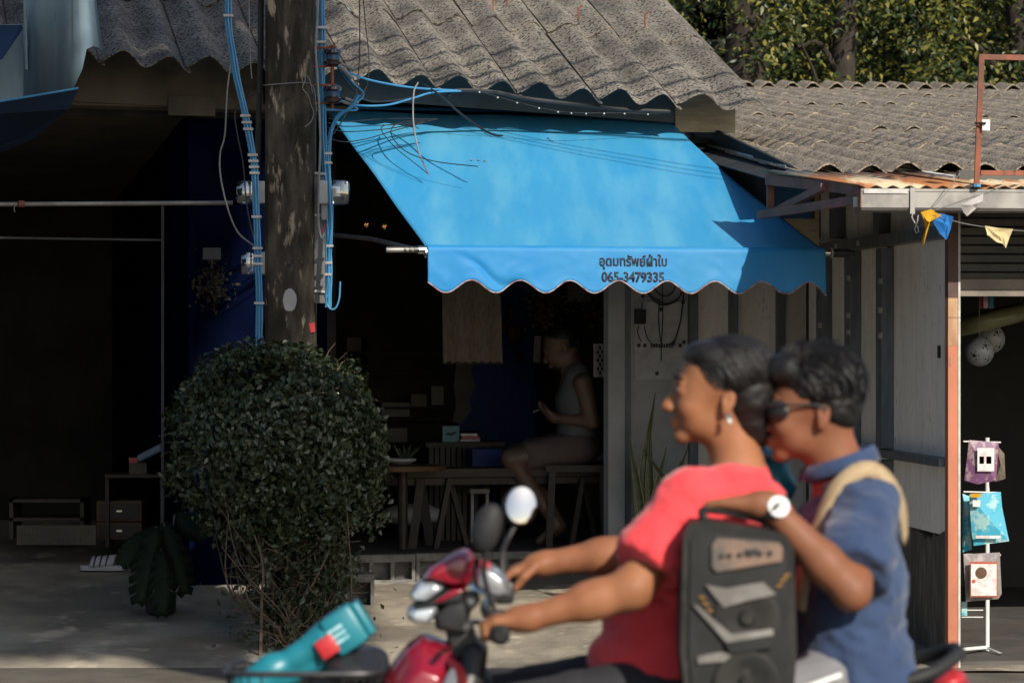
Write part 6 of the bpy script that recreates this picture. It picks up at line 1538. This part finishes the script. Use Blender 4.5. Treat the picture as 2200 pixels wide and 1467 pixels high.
strands(pas, hq, (0.018, 0, 0.042), (0.095, 0.086, 0.086), 1700, 6, 0.009, lambda p: Vector((p.x + 0.35 if p.z < 0.07 else p.x + 0.15, p.y * 1.1, p.z - 0.35 if p.x > -0.02 else p.z + 0.05)) - p, lambda p: p.z > -0.05 and (p.x > -0.01 or p.z > 0.062) and not (p.x < 0.03 and p.z < -0.005), 7, 0.026, 0.0017, 0.5)
strands(pas, hq, (-0.005, 0, 0.060), (0.075, 0.070, 0.056), 500, 6, 0.010, lambda p: Vector((-0.3, p.y, 0.15)) - p, lambda p: p.z > 0.075, 8, 0.045, 0.0018, 0.6)
for sg in (-1, 1):
    MB().ball(hq(-0.0805, sg * 0.030, -0.011), 0.0100, 12, 8).build('eyeball', 'eye', pas, smooth=True)
    MB().tube(curve_pts([hq(-0.094, sg * 0.012, 0.016), hq(-0.093, sg * 0.030, 0.022), hq(-0.080, sg * 0.050, 0.016)], 4), 0.004, 5).build('eyebrow', 'hair', pas)
MB().ball(hq(-0.092, 0, -0.078), 0.5, 10, 6, (0.016, 0.036, 0.010)).build('lips', 'lips', pas, smooth=True)
gl = thing('sunglasses', 'black sunglasses worn by the passenger in the blue shirt', 'sunglasses', hq(-0.1, 0, 0))
for sg in (-1, 1):
    MB().ball(hq(-0.078, sg * 0.048, -0.012), 1.0, 16, 10, (0.013, 0.034, 0.024), Matrix.Rotation(-sg * 0.75, 3, 'Z')).build('lens', 'black_plastic', gl, smooth=True)
    MB().tube(curve_pts([hq(-0.094, sg * 0.058, 0.0), hq(-0.060, sg * 0.074, 0.0), hq(0.0, sg * 0.080, -0.002), hq(0.026, sg * 0.080, -0.012)], 4), 0.0032, 6).build('temple', 'black_plastic', gl)
MB().tube([hq(-0.106, -0.012, -0.004), hq(-0.110, 0, 0.0), hq(-0.106, 0.012, -0.004)], 0.003, 6).build('bridge', 'black_plastic', gl)
wt = thing('wrist_watch', 'round silver wrist watch on the passenger\'s left wrist', 'watch', wr_n)
wc = Vector(wr_n) + Vector((0.018, -0.030, -0.002)); axw = Vector((0.05, -1, 0.25)).normalized()
MB().lathe([(0.0235, -0.006), (0.0245, 0.0), (0.0225, 0.005)], wc, axw, 28).build('case', 'chrome', wt, smooth=True)
MB().lathe([(0.021, 0.0052), (0.021, 0.0075)], wc, axw, 24).build('dial', 'white', wt)
fa = (Vector(wr_n) - Vector(el_n)).normalized(); o1 = fa.cross(Vector((0, 1, 0))).normalized(); o2 = fa.cross(o1)
cw = Vector(wr_n) - fa * 0.012
MB().tube([cw + (o1 * math.cos(a) + o2 * math.sin(a)) * 0.0335 for a in np.linspace(0, 2 * math.pi, 25)], 0.0075, 6, caps=False).build('band', 'black_plastic', wt, smooth=True)

# bag strap over his shoulder
bg = thing('shoulder_strap', 'tan webbing bag strap crossing the passenger\'s left shoulder', 'bag strap', (0.76, 6.03, 1.25))
ctrl = [(0.848, 6.13, 1.12), (0.832, 6.09, 1.20), (0.792, 6.060, 1.262), (0.745, 6.045, 1.278), (0.692, 6.035, 1.240), (0.655, 6.035, 1.165), (0.625, 6.04, 1.08), (0.61, 6.06, 0.98)]
pts = curve_pts(ctrl, 6); wv = []
for i, p in enumerate(pts):
    t_ = (pts[min(i + 1, len(pts) - 1)] - pts[max(i - 1, 0)]).normalized(); outw = (p - Vector((0.745, 6.20, p.z - 0.05))).normalized(); wv.append(t_.cross(outw).normalized() * 0.018)
MB().ribbon(pts, wv).build('webbing', 'strap', bg, smooth=True, solid=0.005)

# teal bundle between them
tb = thing('teal_bundle', 'teal green plastic bundle showing between the necks of the two riders', 'bundle', (0.55, 6.33, 1.27))
def tw(p): return 0.006 * mnoise.noise(p * 30)
sdf_object('wrapping', [ell((0.560, 6.33, 1.265), (0.055, 0.045, 0.050), 0.3, 0.02), ell((0.535, 6.34, 1.335), (0.035, 0.03, 0.022), 0, 0.01), ell((0.585, 6.33, 1.225), (0.05, 0.04, 0.04), 0, 0.02)], 'teal', 0.006, tb, tw)
MB().tube([(0.51, 6.30, 1.29), (0.56, 6.285, 1.30), (0.61, 6.30, 1.285)], 0.006, 6).build('pale_band', 'teal_light', tb)

# ---- loudspeaker held between the riders
spk = thing('loudspeaker', 'scuffed charcoal portable loudspeaker with silver angular trim held between the riders', 'loudspeaker', (0.47, 5.92, 0.80))
def SPp(x, y, d=5.86): return P(x, y, d)
SPD = 5.83
def skew(x, y): return P(x, y, SPD)
outl = [(1468, 1150), (1482, 1124), (1520, 1116), (1668, 1142), (1690, 1150), (1706, 1180), (1712, 1400), (1700, 1560), (1480, 1560), (1462, 1400)]
MB().prism([skew(x, y) for x, y in outl], (0, 0.155, 0)).build('cabinet', 'speaker', spk)
def inset(name, pts, m, dep): return MB().prism([P(x, y, SPD - dep) for x, y in pts], (0, dep - 0.001, 0)).build(name, m, spk)
inset('front_grille', [(1484, 1160), (1500, 1140), (1668, 1158), (1690, 1185), (1694, 1400), (1684, 1540), (1494, 1540), (1480, 1400)], 'dark_plastic', 0.006)
inset('control_panel', [(1530, 1172), (1540, 1155), (1674, 1166), (1682, 1176), (1680, 1205), (1540, 1228), (1530, 1218)], 'panel_brown', 0.014)
for k, x in enumerate((1552, 1568, 1590, 1612, 1634, 1655)): MB().lathe([(0.005, 0), (0.005, 0.006)], P(x, 1193 - k * 1.2, SPD - 0.014), (0, -1, 0), 10).build('knob', 'black_plastic', spk)
inset('display', [(1600, 1180), (1630, 1178), (1630, 1192), (1600, 1195)], 'black_plastic', 0.017)
inset('trim_bar', [(1516, 1256), (1560, 1264), (1640, 1250), (1668, 1276), (1604, 1290), (1556, 1304), (1536, 1282)], 'speaker_trim', 0.016)
inset('trim_bar', [(1488, 1298), (1500, 1302), (1572, 1362), (1660, 1350), (1662, 1364), (1572, 1382), (1560, 1378)], 'speaker_trim', 0.016)
inset('trim_bar', [(1560, 1380), (1658, 1364), (1660, 1390), (1568, 1404)], 'dark_plastic', 0.020)
inset('trim_bar', [(1498, 1410), (1550, 1400), (1572, 1406), (1560, 1420), (1500, 1425)], 'speaker_trim', 0.014)
for (cx_, cy, r_) in [(1604, 1328, 0.068), (1604, 1468, 0.068)]:
    c = P(cx_, cy, SPD - 0.006); MB().lathe([(r_, 0), (r_ * 1.0, 0.007), (r_ * 0.92, 0.009), (r_ * 0.55, 0.002), (r_ * 0.28, 0.001), (0.012, 0.010)], c, (0, -1, 0), 36).build('woofer', 'speaker', spk, smooth=True)
for (x, y) in [(1502, 1278), (1510, 1292), (1518, 1306), (1668, 1262), (1676, 1250), (1684, 1240)]:
    s_ = -1 if x > 1600 else 1; inset('amber_mark', [(x, y), (x + 13, y + 5 * s_), (x + 14, y + 9 * s_), (x + 1, y + 5 * s_)], 'amber', 0.010)
MB().tube(curve_pts([P(1522, 1128, 5.88), P(1508, 1100, 5.88), P(1530, 1094, 5.88), P(1600, 1106, 5.88), P(1640, 1118, 5.88), P(1650, 1140, 5.88)], 5), 0.009, 8).build('handle', 'dark_plastic', spk, smooth=True)

# ---- man sitting inside the shop looking at his phone
man = thing('person', 'man in grey tank top and pink shorts sitting inside the dark shop with a phone', 'person', P(1230, 1170, 17.0))
MD = 17.0
def q3(x, y, dy=0.0): return P(x, y, MD + dy)
hc3 = q3(1203, 742); hp, hq = head_prims(hc3, 1.15, -0.42, 0.02)
shn, shf = q3(1252, 822, -0.17), q3(1248, 822, 0.17); eln, elf = q3(1272, 905, -0.20), q3(1262, 900, 0.18); wrn, wrf = q3(1192, 898, -0.09), q3(1190, 895, 0.07); pan, paf = q3(1172, 886, -0.06), q3(1170, 884, 0.04)
hip = q3(1240, 960); body = hp + [cap(hq(0.02, 0, -0.06), q3(1235, 805), 0.058, 0.07, 0.03), cap(shn.lerp(shf, .22), shn.lerp(shf, .78), 0.07, 0.07, 0.05), ell(q3(1238, 850), (0.11, 0.17, 0.15), 0.1, 0.06), ell(q3(1240, 925), (0.11, 0.15, 0.14), 0, 0.06), ell(hip, (0.13, 0.17, 0.10), 0, 0.05),
    cap(shn, eln, 0.060, 0.044, 0.03), cap(shf, elf, 0.060, 0.044, 0.03), cap(eln, wrn, 0.044, 0.029, 0.02), cap(elf, wrf, 0.044, 0.029, 0.02)]
body += hand_fist(wrn, pan, (0, -1, 0.2), (0, -0.3, -1), 1.05) + hand_fist(wrf, paf, (0, 1, 0.2), (0, 0.3, -1), 1.05)
kn, kf = q3(1098, 985, -0.16), q3(1110, 975, 0.16); an_, af_ = q3(1190, 1118, -0.12), q3(1200, 1120, 0.12)
body += [cap(hip + Vector((0, -.1, 0)), kn, 0.085, 0.060, 0.03), cap(hip + Vector((0, .1, 0)), kf, 0.085, 0.060, 0.03), cap(kn, an_, 0.056, 0.036, 0.02), cap(kf, af_, 0.056, 0.036, 0.02), cap(an_ + Vector((0.02, 0, -0.03)), q3(1158, 1162, -0.12), 0.034, 0.024, 0.02), cap(af_ + Vector((0.02, 0, -0.03)), q3(1168, 1160, 0.12), 0.034, 0.024, 0.02)]
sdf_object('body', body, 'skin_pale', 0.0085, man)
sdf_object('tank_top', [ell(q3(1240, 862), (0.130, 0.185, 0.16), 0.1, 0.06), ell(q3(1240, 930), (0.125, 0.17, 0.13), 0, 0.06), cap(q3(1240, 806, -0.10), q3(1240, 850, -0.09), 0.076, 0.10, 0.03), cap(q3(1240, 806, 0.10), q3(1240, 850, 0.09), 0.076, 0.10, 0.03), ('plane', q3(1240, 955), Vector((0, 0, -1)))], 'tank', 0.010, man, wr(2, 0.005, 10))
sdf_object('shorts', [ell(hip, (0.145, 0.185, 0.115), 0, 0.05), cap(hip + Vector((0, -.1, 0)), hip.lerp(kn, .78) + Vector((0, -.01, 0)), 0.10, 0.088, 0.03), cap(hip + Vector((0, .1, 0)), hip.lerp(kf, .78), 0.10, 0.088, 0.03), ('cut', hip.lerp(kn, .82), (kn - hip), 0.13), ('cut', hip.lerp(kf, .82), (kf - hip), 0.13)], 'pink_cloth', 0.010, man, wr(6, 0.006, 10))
sdf_object('hair', [ell(hq(0.022, 0, 0.030), (0.106, 0.084, 0.088), -0.42, 0.02), ell(hq(0.040, 0, -0.005), (0.062, 0.078, 0.07), -0.42, 0.02), sub(ell(hq(-0.090, 0, -0.050), (0.085, 0.12, 0.098), -0.42, 0.01))], 'hair', 0.007, man, wr(1, 0.003, 40, 1))
sdf_object('beard', [ell(hq(-0.055, 0, -0.100), (0.040, 0.045, 0.030), -0.42, 0.02), ell(hq(-0.092, 0, -0.066), (0.010, 0.026, 0.006), -0.42, 0.01)], 'hair', 0.006, man)
MB().box(q3(1158, 880, 0.0), (0.075, 0.07, 0.009), Matrix.Rotation(-0.35, 3, 'Y')).build('mobile_phone', 'black_plastic')
tag(bpy.data.objects['mobile_phone'], 'dark mobile phone held in both hands by the man in the shop', 'phone')
st = thing('wooden_stool', 'low wooden seat under the man in the tank top', 'stool', q3(1240, 1170))
sz = q3(1240, 960).z - 0.12
MB().box((hip.x, MD, sz), (0.38, 0.42, 0.04)).build('seat', 'wood_dark', st)
for sx in (-1, 1):
    for sy in (-1, 1): MB().beam((hip.x + sx * .15, MD + sy * .17, sz - 0.02), (hip.x + sx * .17, MD + sy * .19, 0.335), 0.04, 0.04).build('leg', 'wood_dark', st)
for k, (y, m_) in enumerate([(975, 'paper'), (981, 'card_white'), (988, 'grey_white')]):
    simple('magazine', ['topmost magazine in the pile behind the seated man', 'middle magazine in the pile behind the seated man', 'lowest magazine in the pile behind the seated man'][k], 'magazine', FB(MB(), 1262, 1308, y, y + 5, -1.9 + .02 * k, -1.6), m_, 'magazines behind the seated man')
FB(MB(), 1255, 1315, 993, 1006, -1.95, -1.55).build('side_table', 'wood_dark'); tag(bpy.data.objects['side_table'], 'dark wooden ledge carrying magazines behind the seated man', 'ledge')
# ------------------------------------------------------------------ scooter
sc = thing('scooter', 'red and black underbone scooter with front basket carrying the two riders', 'scooter', (0.2, 6.2, 0))
Y0 = 6.2
def V(x, z, y=0.0): return Vector((x, Y0 + y, z))
def X_(px): return (px - 1100) / 985.0
def Z_(py): return CAM_H - (py - 733.5) / 985.0
def pv(px, py, y=0.0): return V(X_(px), Z_(py), y)
# front cowl: faceted panels, widest in the middle layer and drawn in at the sides
def facet(name, poly, w, m, shrink=0.72, y=0.0, par=None, bev=0.006):
    n = len(poly); cx_ = sum(p[0] for p in poly) / n; cy_ = sum(p[1] for p in poly) / n; mb = MB(); L = []
    for (yy, k) in ((-w, shrink), (-w * 0.55, 0.94), (0, 1.0), (w * 0.55, 0.94), (w, shrink)):
        L.append(len(mb.v)); mb.v += [tuple(pv(cx_ + (px - cx_) * k, cy_ + (py - cy_) * k, y + yy)) for px, py in poly]
    for a_ in range(4): mb.f += [(L[a_] + i, L[a_] + (i + 1) % n, L[a_ + 1] + (i + 1) % n, L[a_ + 1] + i) for i in range(n)]
    mb.f += [tuple(range(n))[::-1], tuple(L[4] + i for i in range(n))]
    o = mb.build(name, m, par or sc); md = o.modifiers.new('bevel', 'BEVEL'); md.width = bev; md.segments = 2; md.limit_method = 'ANGLE'; md.angle_limit = math.radians(25)
    o.data.polygons.foreach_set('use_smooth', [True] * len(o.data.polygons)); return o
facet('cowl', [(902, 1240), (924, 1214), (982, 1180), (1004, 1176), (1020, 1191), (1013, 1255), (971, 1258), (931, 1244)], 0.085, 'red_gloss')
facet('cowl_stripe', [(925, 1290), (975, 1256), (1008, 1256), (960, 1282)], 0.096, 'red_gloss', 0.9)
facet('headlight', [(880, 1275), (902, 1241), (938, 1240), (965, 1254), (918, 1290), (884, 1288)], 0.082, 'lens')
facet('headlight_surround', [(886, 1296), (920, 1286), (965, 1256), (1000, 1262), (1000, 1285), (950, 1290), (890, 1302)], 0.090, 'dark_plastic', 0.9)
facet('indicator_lens', [(872, 1322), (880, 1298), (950, 1287), (944, 1311), (924, 1335), (890, 1331)], 0.100, 'lens', 0.6)
facet('lower_cowl', [(932, 1318), (957, 1285), (967, 1271), (1025, 1268), (1035, 1289), (1012, 1311), (1005, 1362), (935, 1350)], 0.080, 'black_plastic', 0.8)
facet('steering_cover', [(955, 1340), (1012, 1330), (1040, 1400), (1000, 1440), (965, 1400)], 0.055, 'black_plastic', 0.8)
facet('instrument_pod', [(1018, 1226), (1034, 1204), (1062, 1214), (1090, 1236), (1100, 1276), (1076, 1286), (1047, 1273), (1016, 1256)], 0.075, 'silver', 0.7)
facet('instrument_glass', [(1052, 1219), (1064, 1214), (1090, 1240), (1084, 1248)], 0.045, 'lens', 0.9)
facet('red_badge', [(1026, 1206), (1040, 1198), (1058, 1214), (1050, 1219)], 0.060, 'red_plastic', 0.9)
# handlebar
hb = MB().tube(curve_pts([(-0.025, Y0 - 0.30, 0.944), (-0.028, Y0 - 0.17, 0.948), (-0.055, Y0 - 0.08, 0.965), (-0.055, Y0 + 0.08, 0.975), (-0.02, Y0 + 0.17, 0.985), (-0.01, Y0 + 0.30, 1.0)], 5), 0.011, 10).build('handlebar', 'chrome', sc, smooth=True)
MB().tube([(-0.024, Y0 - 0.305, 0.944), (-0.027, Y0 - 0.18, 0.948)], 0.0175, 12).build('grip', 'rubber', sc, smooth=True)
MB().tube([(-0.01, Y0 + 0.305, 1.0), (-0.018, Y0 + 0.18, 0.988)], 0.0175, 12).build('grip', 'rubber', sc, smooth=True)
MB().lathe([(0.017, 0), (0.021, 0.004), (0.021, 0.022), (0.012, 0.030)], (-0.024, Y0 - 0.306, 0.944), (0, -1, 0), 16).build('bar_end_weight', 'dark_plastic', sc, smooth=True)
MB().lathe([(0.017, 0), (0.021, 0.004), (0.021, 0.022), (0.012, 0.030)], (-0.01, Y0 + 0.306, 1.0), (0, 1, 0), 16).build('bar_end_weight', 'dark_plastic', sc, smooth=True)
MB().tube(curve_pts([(-0.05, Y0 - 0.15, 0.955), (-0.085, Y0 - 0.20, 0.958), (-0.095, Y0 - 0.27, 0.955)], 4), 0.007, 8).build('brake_lever', 'chrome', sc, smooth=True)
MB().tube(curve_pts([(-0.05, Y0 + 0.15, 0.985), (-0.085, Y0 + 0.20, 0.995), (-0.09, Y0 + 0.27, 0.998)], 4), 0.007, 8).build('brake_lever', 'chrome', sc, smooth=True)
MB().box((-0.028, Y0 - 0.155, 0.955), (0.045, 0.05, 0.05), None, 0.01).build('switch_box', 'black_plastic', sc, smooth=True)
MB().box((-0.018, Y0 + 0.155, 0.99), (0.045, 0.05, 0.05), None, 0.01).build('switch_box', 'black_plastic', sc, smooth=True)
# mirrors: a round one on the far side turned to the rider, the near one seen from behind
mf = P(1119, 1085, 6.36); nrm = Vector((0.20, -0.95, 0.16)).normalized(); qn = Vector((0, 0, 1)).rotation_difference(nrm).to_matrix()
m1 = MB().ball(mf - nrm * 0.012, 1.0, 24, 12, (0.038, 0.046, 0.020), qn).build('mirror', 'black_plastic', sc, smooth=True)
mb = MB(); mb.v = [tuple(mf + nrm * 0.009)] + [tuple(mf + nrm * 0.004 + qn @ Vector((0.034 * math.cos(a), 0.041 * math.sin(a), 0))) for a in np.linspace(0, 2 * math.pi, 29)[:-1]]
mb.f = [(0, 1 + i, 1 + (i + 1) % 28) for i in range(28)]; mb.build('mirror_glass', 'mirror', m1, smooth=True)
MB().tube(curve_pts([mf - nrm * 0.02 - Zv * 0.03, P(1095, 1150, 6.36), P(1080, 1190, 6.36), (-0.02, Y0 + 0.15, 1.0)], 5), 0.0055, 8).build('mirror_stem', 'black_plastic', sc, smooth=True)
mn_ = P(1048, 1125, 6.02)
m2 = sdf_object('mirror', [ell(mn_, (0.030, 0.022, 0.046), 0.35, 0.02), ell(mn_ + Vector((-0.006, 0.005, -0.028)), (0.026, 0.018, 0.036), 0.2, 0.02)], 'dark_plastic', 0.005, sc, smooth_it=2)
MB().tube(curve_pts([mn_ - Zv * 0.05, mn_ + Vector((-0.008, 0.02, -0.11)), (-0.035, Y0 - 0.14, 0.97)], 5), 0.0055, 8).build('mirror_stem', 'black_plastic', sc, smooth=True)
# leg shield, front apron
facet('front_apron', [(822, 1449), (878, 1378), (909, 1358), (978, 1382), (984, 1407), (950, 1475), (945, 1560), (905, 1700), (865, 1700), (840, 1600)], 0.165, 'red_gloss', 0.55, bev=0.012)
sdf_object('leg_shield', [cap(pv(1020, 1400, -0.06), V(-0.14, 0.55, -0.17), 0.030, 0.035, 0.03), cap(pv(1020, 1400, 0.06), V(-0.14, 0.55, 0.17), 0.030, 0.035, 0.03), ell(V(-0.13, 0.70), (0.035, 0.15, 0.17), 0.15, 0.03), cap(V(-0.10, 0.80), V(-0.02, 0.45), 0.06, 0.08, 0.03)], 'black_plastic', 0.008, sc, smooth_it=2)
MB().tube(curve_pts([pv(968, 1402, -0.135), pv(990, 1425, -0.15), pv(998, 1475, -0.16), V(-0.10, 0.66, -0.17)], 5), [0.008, 0.009, 0.010, 0.011, 0.011, 0.012, 0.012, 0.012, 0.012, 0.012, 0.012, 0.012, 0.011, 0.010, 0.009, 0.008], 8).build('red_side_trim', 'red_plastic', sc, smooth=True)
MB().ball(pv(972, 1462, -0.15), 1.0, 14, 10, (0.020, 0.012, 0.050), Matrix.Rotation(0.25, 3, 'Y')).build('white_side_panel', 'white', sc, smooth=True)
# wheels
def wheel(cx, cz, nm):
    w = MB().tube([(cx + 0.235 * math.cos(a), Y0, cz + 0.235 * math.sin(a)) for a in np.linspace(0, 2 * math.pi, 41)], 0.042, 10, caps=False).build(nm, 'rubber', sc, smooth=True)
    MB().tube([(cx + 0.195 * math.cos(a), Y0, cz + 0.195 * math.sin(a)) for a in np.linspace(0, 2 * math.pi, 41)], 0.018, 8, caps=False).build('rim', 'chrome', w, smooth=True)
    mb = MB(); mb.tube([(cx, Y0 - 0.06, cz), (cx, Y0 + 0.06, cz)], 0.04, 14)
    for k in range(10):
        a = k * math.pi / 5; mb.tube([(cx, Y0, cz), (cx + 0.19 * math.cos(a), Y0, cz + 0.19 * math.sin(a))], 0.008, 6)
    mb.build('spokes', 'chrome', w)['kind'] = 'stuff'
wheel(-0.46, 0.28, 'front_wheel'); wheel(0.80, 0.28, 'rear_wheel')
for s in (-1, 1): MB().tube([V(-0.25, 0.80, s * 0.075), V(-0.46, 0.28, s * 0.075)], 0.020, 10).build('fork_leg', 'chrome', sc, smooth=True)
sdf_object('front_fender', [cap((-0.46 + 0.30 * math.cos(a), Y0, 0.28 + 0.30 * math.sin(a)), (-0.46 + 0.30 * math.cos(a + .35), Y0, 0.28 + 0.30 * math.sin(a + .35)), 0.045, 0.045, 0.02) for a in (0.5, 0.85, 1.2, 1.55, 1.9)] + [sub(ell((-0.46, Y0, 0.28), (0.285, 0.3, 0.285), 0, 0.01))], 'red_gloss', 0.01, sc)
sdf_object('body_frame', [cap(V(-0.02, 0.45), V(0.30, 0.42), 0.09, 0.09, 0.03), cap(V(0.22, 0.45), V(0.48, 0.66), 0.10, 0.11, 0.04), ell(V(0.28, 0.32), (0.14, 0.12, 0.10), 0, 0.03)], 'dark_plastic', 0.012, sc)
sdf_object('tail_fairing', [cap(V(0.34, 0.66), V(0.86, 0.74), 0.09, 0.06, 0.04), cap(V(0.86, 0.74), V(0.97, 0.79), 0.055, 0.035, 0.03), ell(V(0.45, 0.64), (0.16, 0.13, 0.09), -0.2, 0.04)], 'red_gloss', 0.009, sc)
sdf_object('seat', [cap(V(0.24, 0.715), V(0.52, 0.715), 0.075, 0.095, 0.04), cap(V(0.52, 0.72), V(0.90, 0.765), 0.095, 0.060, 0.04), ('plane', V(0, 0.70), Vector((0, 0, -1)))], 'black_plastic', 0.009, sc)
for s in (-1, 1):
    MB().tube(curve_pts([V(0.62, 0.76, s * 0.13), V(0.80, 0.815, s * 0.14), V(0.90, 0.845, s * 0.12), V(0.965, 0.875, s * 0.05), V(0.965, 0.877, 0)], 6), 0.015, 10).build('grab_rail', 'dark_plastic', sc, smooth=True)
    MB().tube([V(0.80, 0.30, s * 0.12), V(0.66, 0.66, s * 0.13)], 0.022, 10).build('shock_absorber', 'chrome', sc, smooth=True)
    MB().tube([V(0.02, 0.27, s * 0.05), V(0.02, 0.27, s * 0.19)], 0.016, 8).build('foot_peg', 'rubber', sc, smooth=True)
    MB().tube([V(0.42, 0.30, s * 0.08), V(0.42, 0.30, s * 0.28)], 0.016, 8).build('foot_peg', 'rubber', sc, smooth=True)
sdf_object('tail_light', [ell(V(0.945, 0.812), (0.045, 0.075, 0.022), -0.3, 0.01)], 'red_plastic', 0.006, sc, smooth_it=2)
sdf_object('swing_arm', [cap(V(0.35, 0.32, -0.08), V(0.80, 0.28, -0.08), 0.045, 0.03, 0.02)], 'dark_plastic', 0.01, sc)
MB().tube([V(0.30, 0.24, -0.14), V(0.62, 0.30, -0.15), V(0.98, 0.42, -0.16)], [0.02, 0.04, 0.045], 12).build('exhaust', 'chrome', sc, smooth=True)

# basket
bk = thing('front_basket', 'black wire basket fixed in front of the scooter', 'basket', V(-0.45, 0.6))
bx0, bx1, by, bzt, bzb = X_(492), X_(826), 0.135, Z_(1432), 0.62
def rect(z, g=0.0): return [Vector((bx0 + g, Y0 - by + g, z)), Vector((bx1 - g, Y0 - by + g, z)), Vector((bx1 - g, Y0 + by - g, z)), Vector((bx0 + g, Y0 + by - g, z)), Vector((bx0 + g, Y0 - by + g, z))]
def rr(z, g=0.0, dz=0.0):
    o = []
    cx, hx, hy = (bx0 + bx1) / 2, (bx1 - bx0) / 2 - g, by - g
    for a in np.linspace(0, 2 * math.pi, 33):
        c, s = math.cos(a), math.sin(a); o.append(Vector((cx + hx * abs(c) ** 0.4 * (1 if c > 0 else -1), Y0 + hy * abs(s) ** 0.4 * (1 if s > 0 else -1), z)))
    return o
MB().tube(rr(bzt), 0.0065, 8, caps=False).build('rim', 'black_plastic', bk, smooth=True)
mb = MB()
for k in range(5):
    t = (k + 1) / 5; mb.tube(rr(bzt + (bzb - bzt) * t, 0.035 * t), 0.0022, 4, caps=False)
T, Bm = rr(bzt), rr(bzb, 0.035)
for k in range(32): mb.tube([T[k], Bm[k]], 0.0022, 4)
for k in range(10):
    x = bx0 + 0.045 + (bx1 - bx0 - 0.09) * k / 9; mb.tube([(x, Y0 - by + 0.035, bzb), (x, Y0 + by - 0.035, bzb)], 0.0022, 4)
mb.build('wire_mesh', 'black_plastic', bk)['kind'] = 'stuff'
sdf_object('liner', [ell(pv(760, 1440, 0.02), (0.075, 0.11, 0.040), 0.1, 0.02), ell(pv(790, 1420, 0.06), (0.045, 0.06, 0.030), 0.1, 0.02)], 'black_plastic', 0.008, bk, wr(4, 0.006, 18))

# cordless tool sticking out of the basket
tl = thing('power_tool', 'teal cordless power tool with a red button sticking out of the scooter basket', 'power tool', pv(640, 1440))
rt = Matrix.Rotation(math.radians(-33), 3, 'Y')
ax = rt @ Vector((1, 0, 0)); az = rt @ Vector((0, 0, 1))
bc = pv(742, 1350)
MB().box(bc, (0.078, 0.085, 0.092), rt, 0.012).build('battery', 'teal', tl, smooth=True)
MB().box(bc + ax * 0.047, (0.018, 0.074, 0.080), rt, 0.006).build('battery_cap', 'teal', tl, smooth=True)
for k in range(3): MB().box(bc - ax * (0.004 + 0.0) + Vector((0, -0.0435, 0)) + az * (0.014 - 0.014 * k) - ax * 0.012, (0.038, 0.002, 0.007), rt).build('pale_print', 'teal_light', tl)
MB().box(pv(706, 1384) + Vector((0, -0.01, 0)), (0.044, 0.078, 0.044), rt, 0.005).build('red_button', 'red_plastic', tl, smooth=True)
sdf_object('handle', [cap(pv(700, 1372), pv(640, 1410), 0.040, 0.026, 0.02), cap(pv(640, 1410), pv(585, 1440), 0.024, 0.026, 0.02), cap(pv(585, 1440), pv(520, 1500), 0.038, 0.045, 0.02), cap(pv(690, 1420), pv(600, 1462), 0.018, 0.022, 0.01)], 'teal', 0.005, tl)
MB().tube([pv(520, 1500), pv(480, 1540)], 0.02, 12).build('chuck', 'black_plastic', tl, smooth=True)
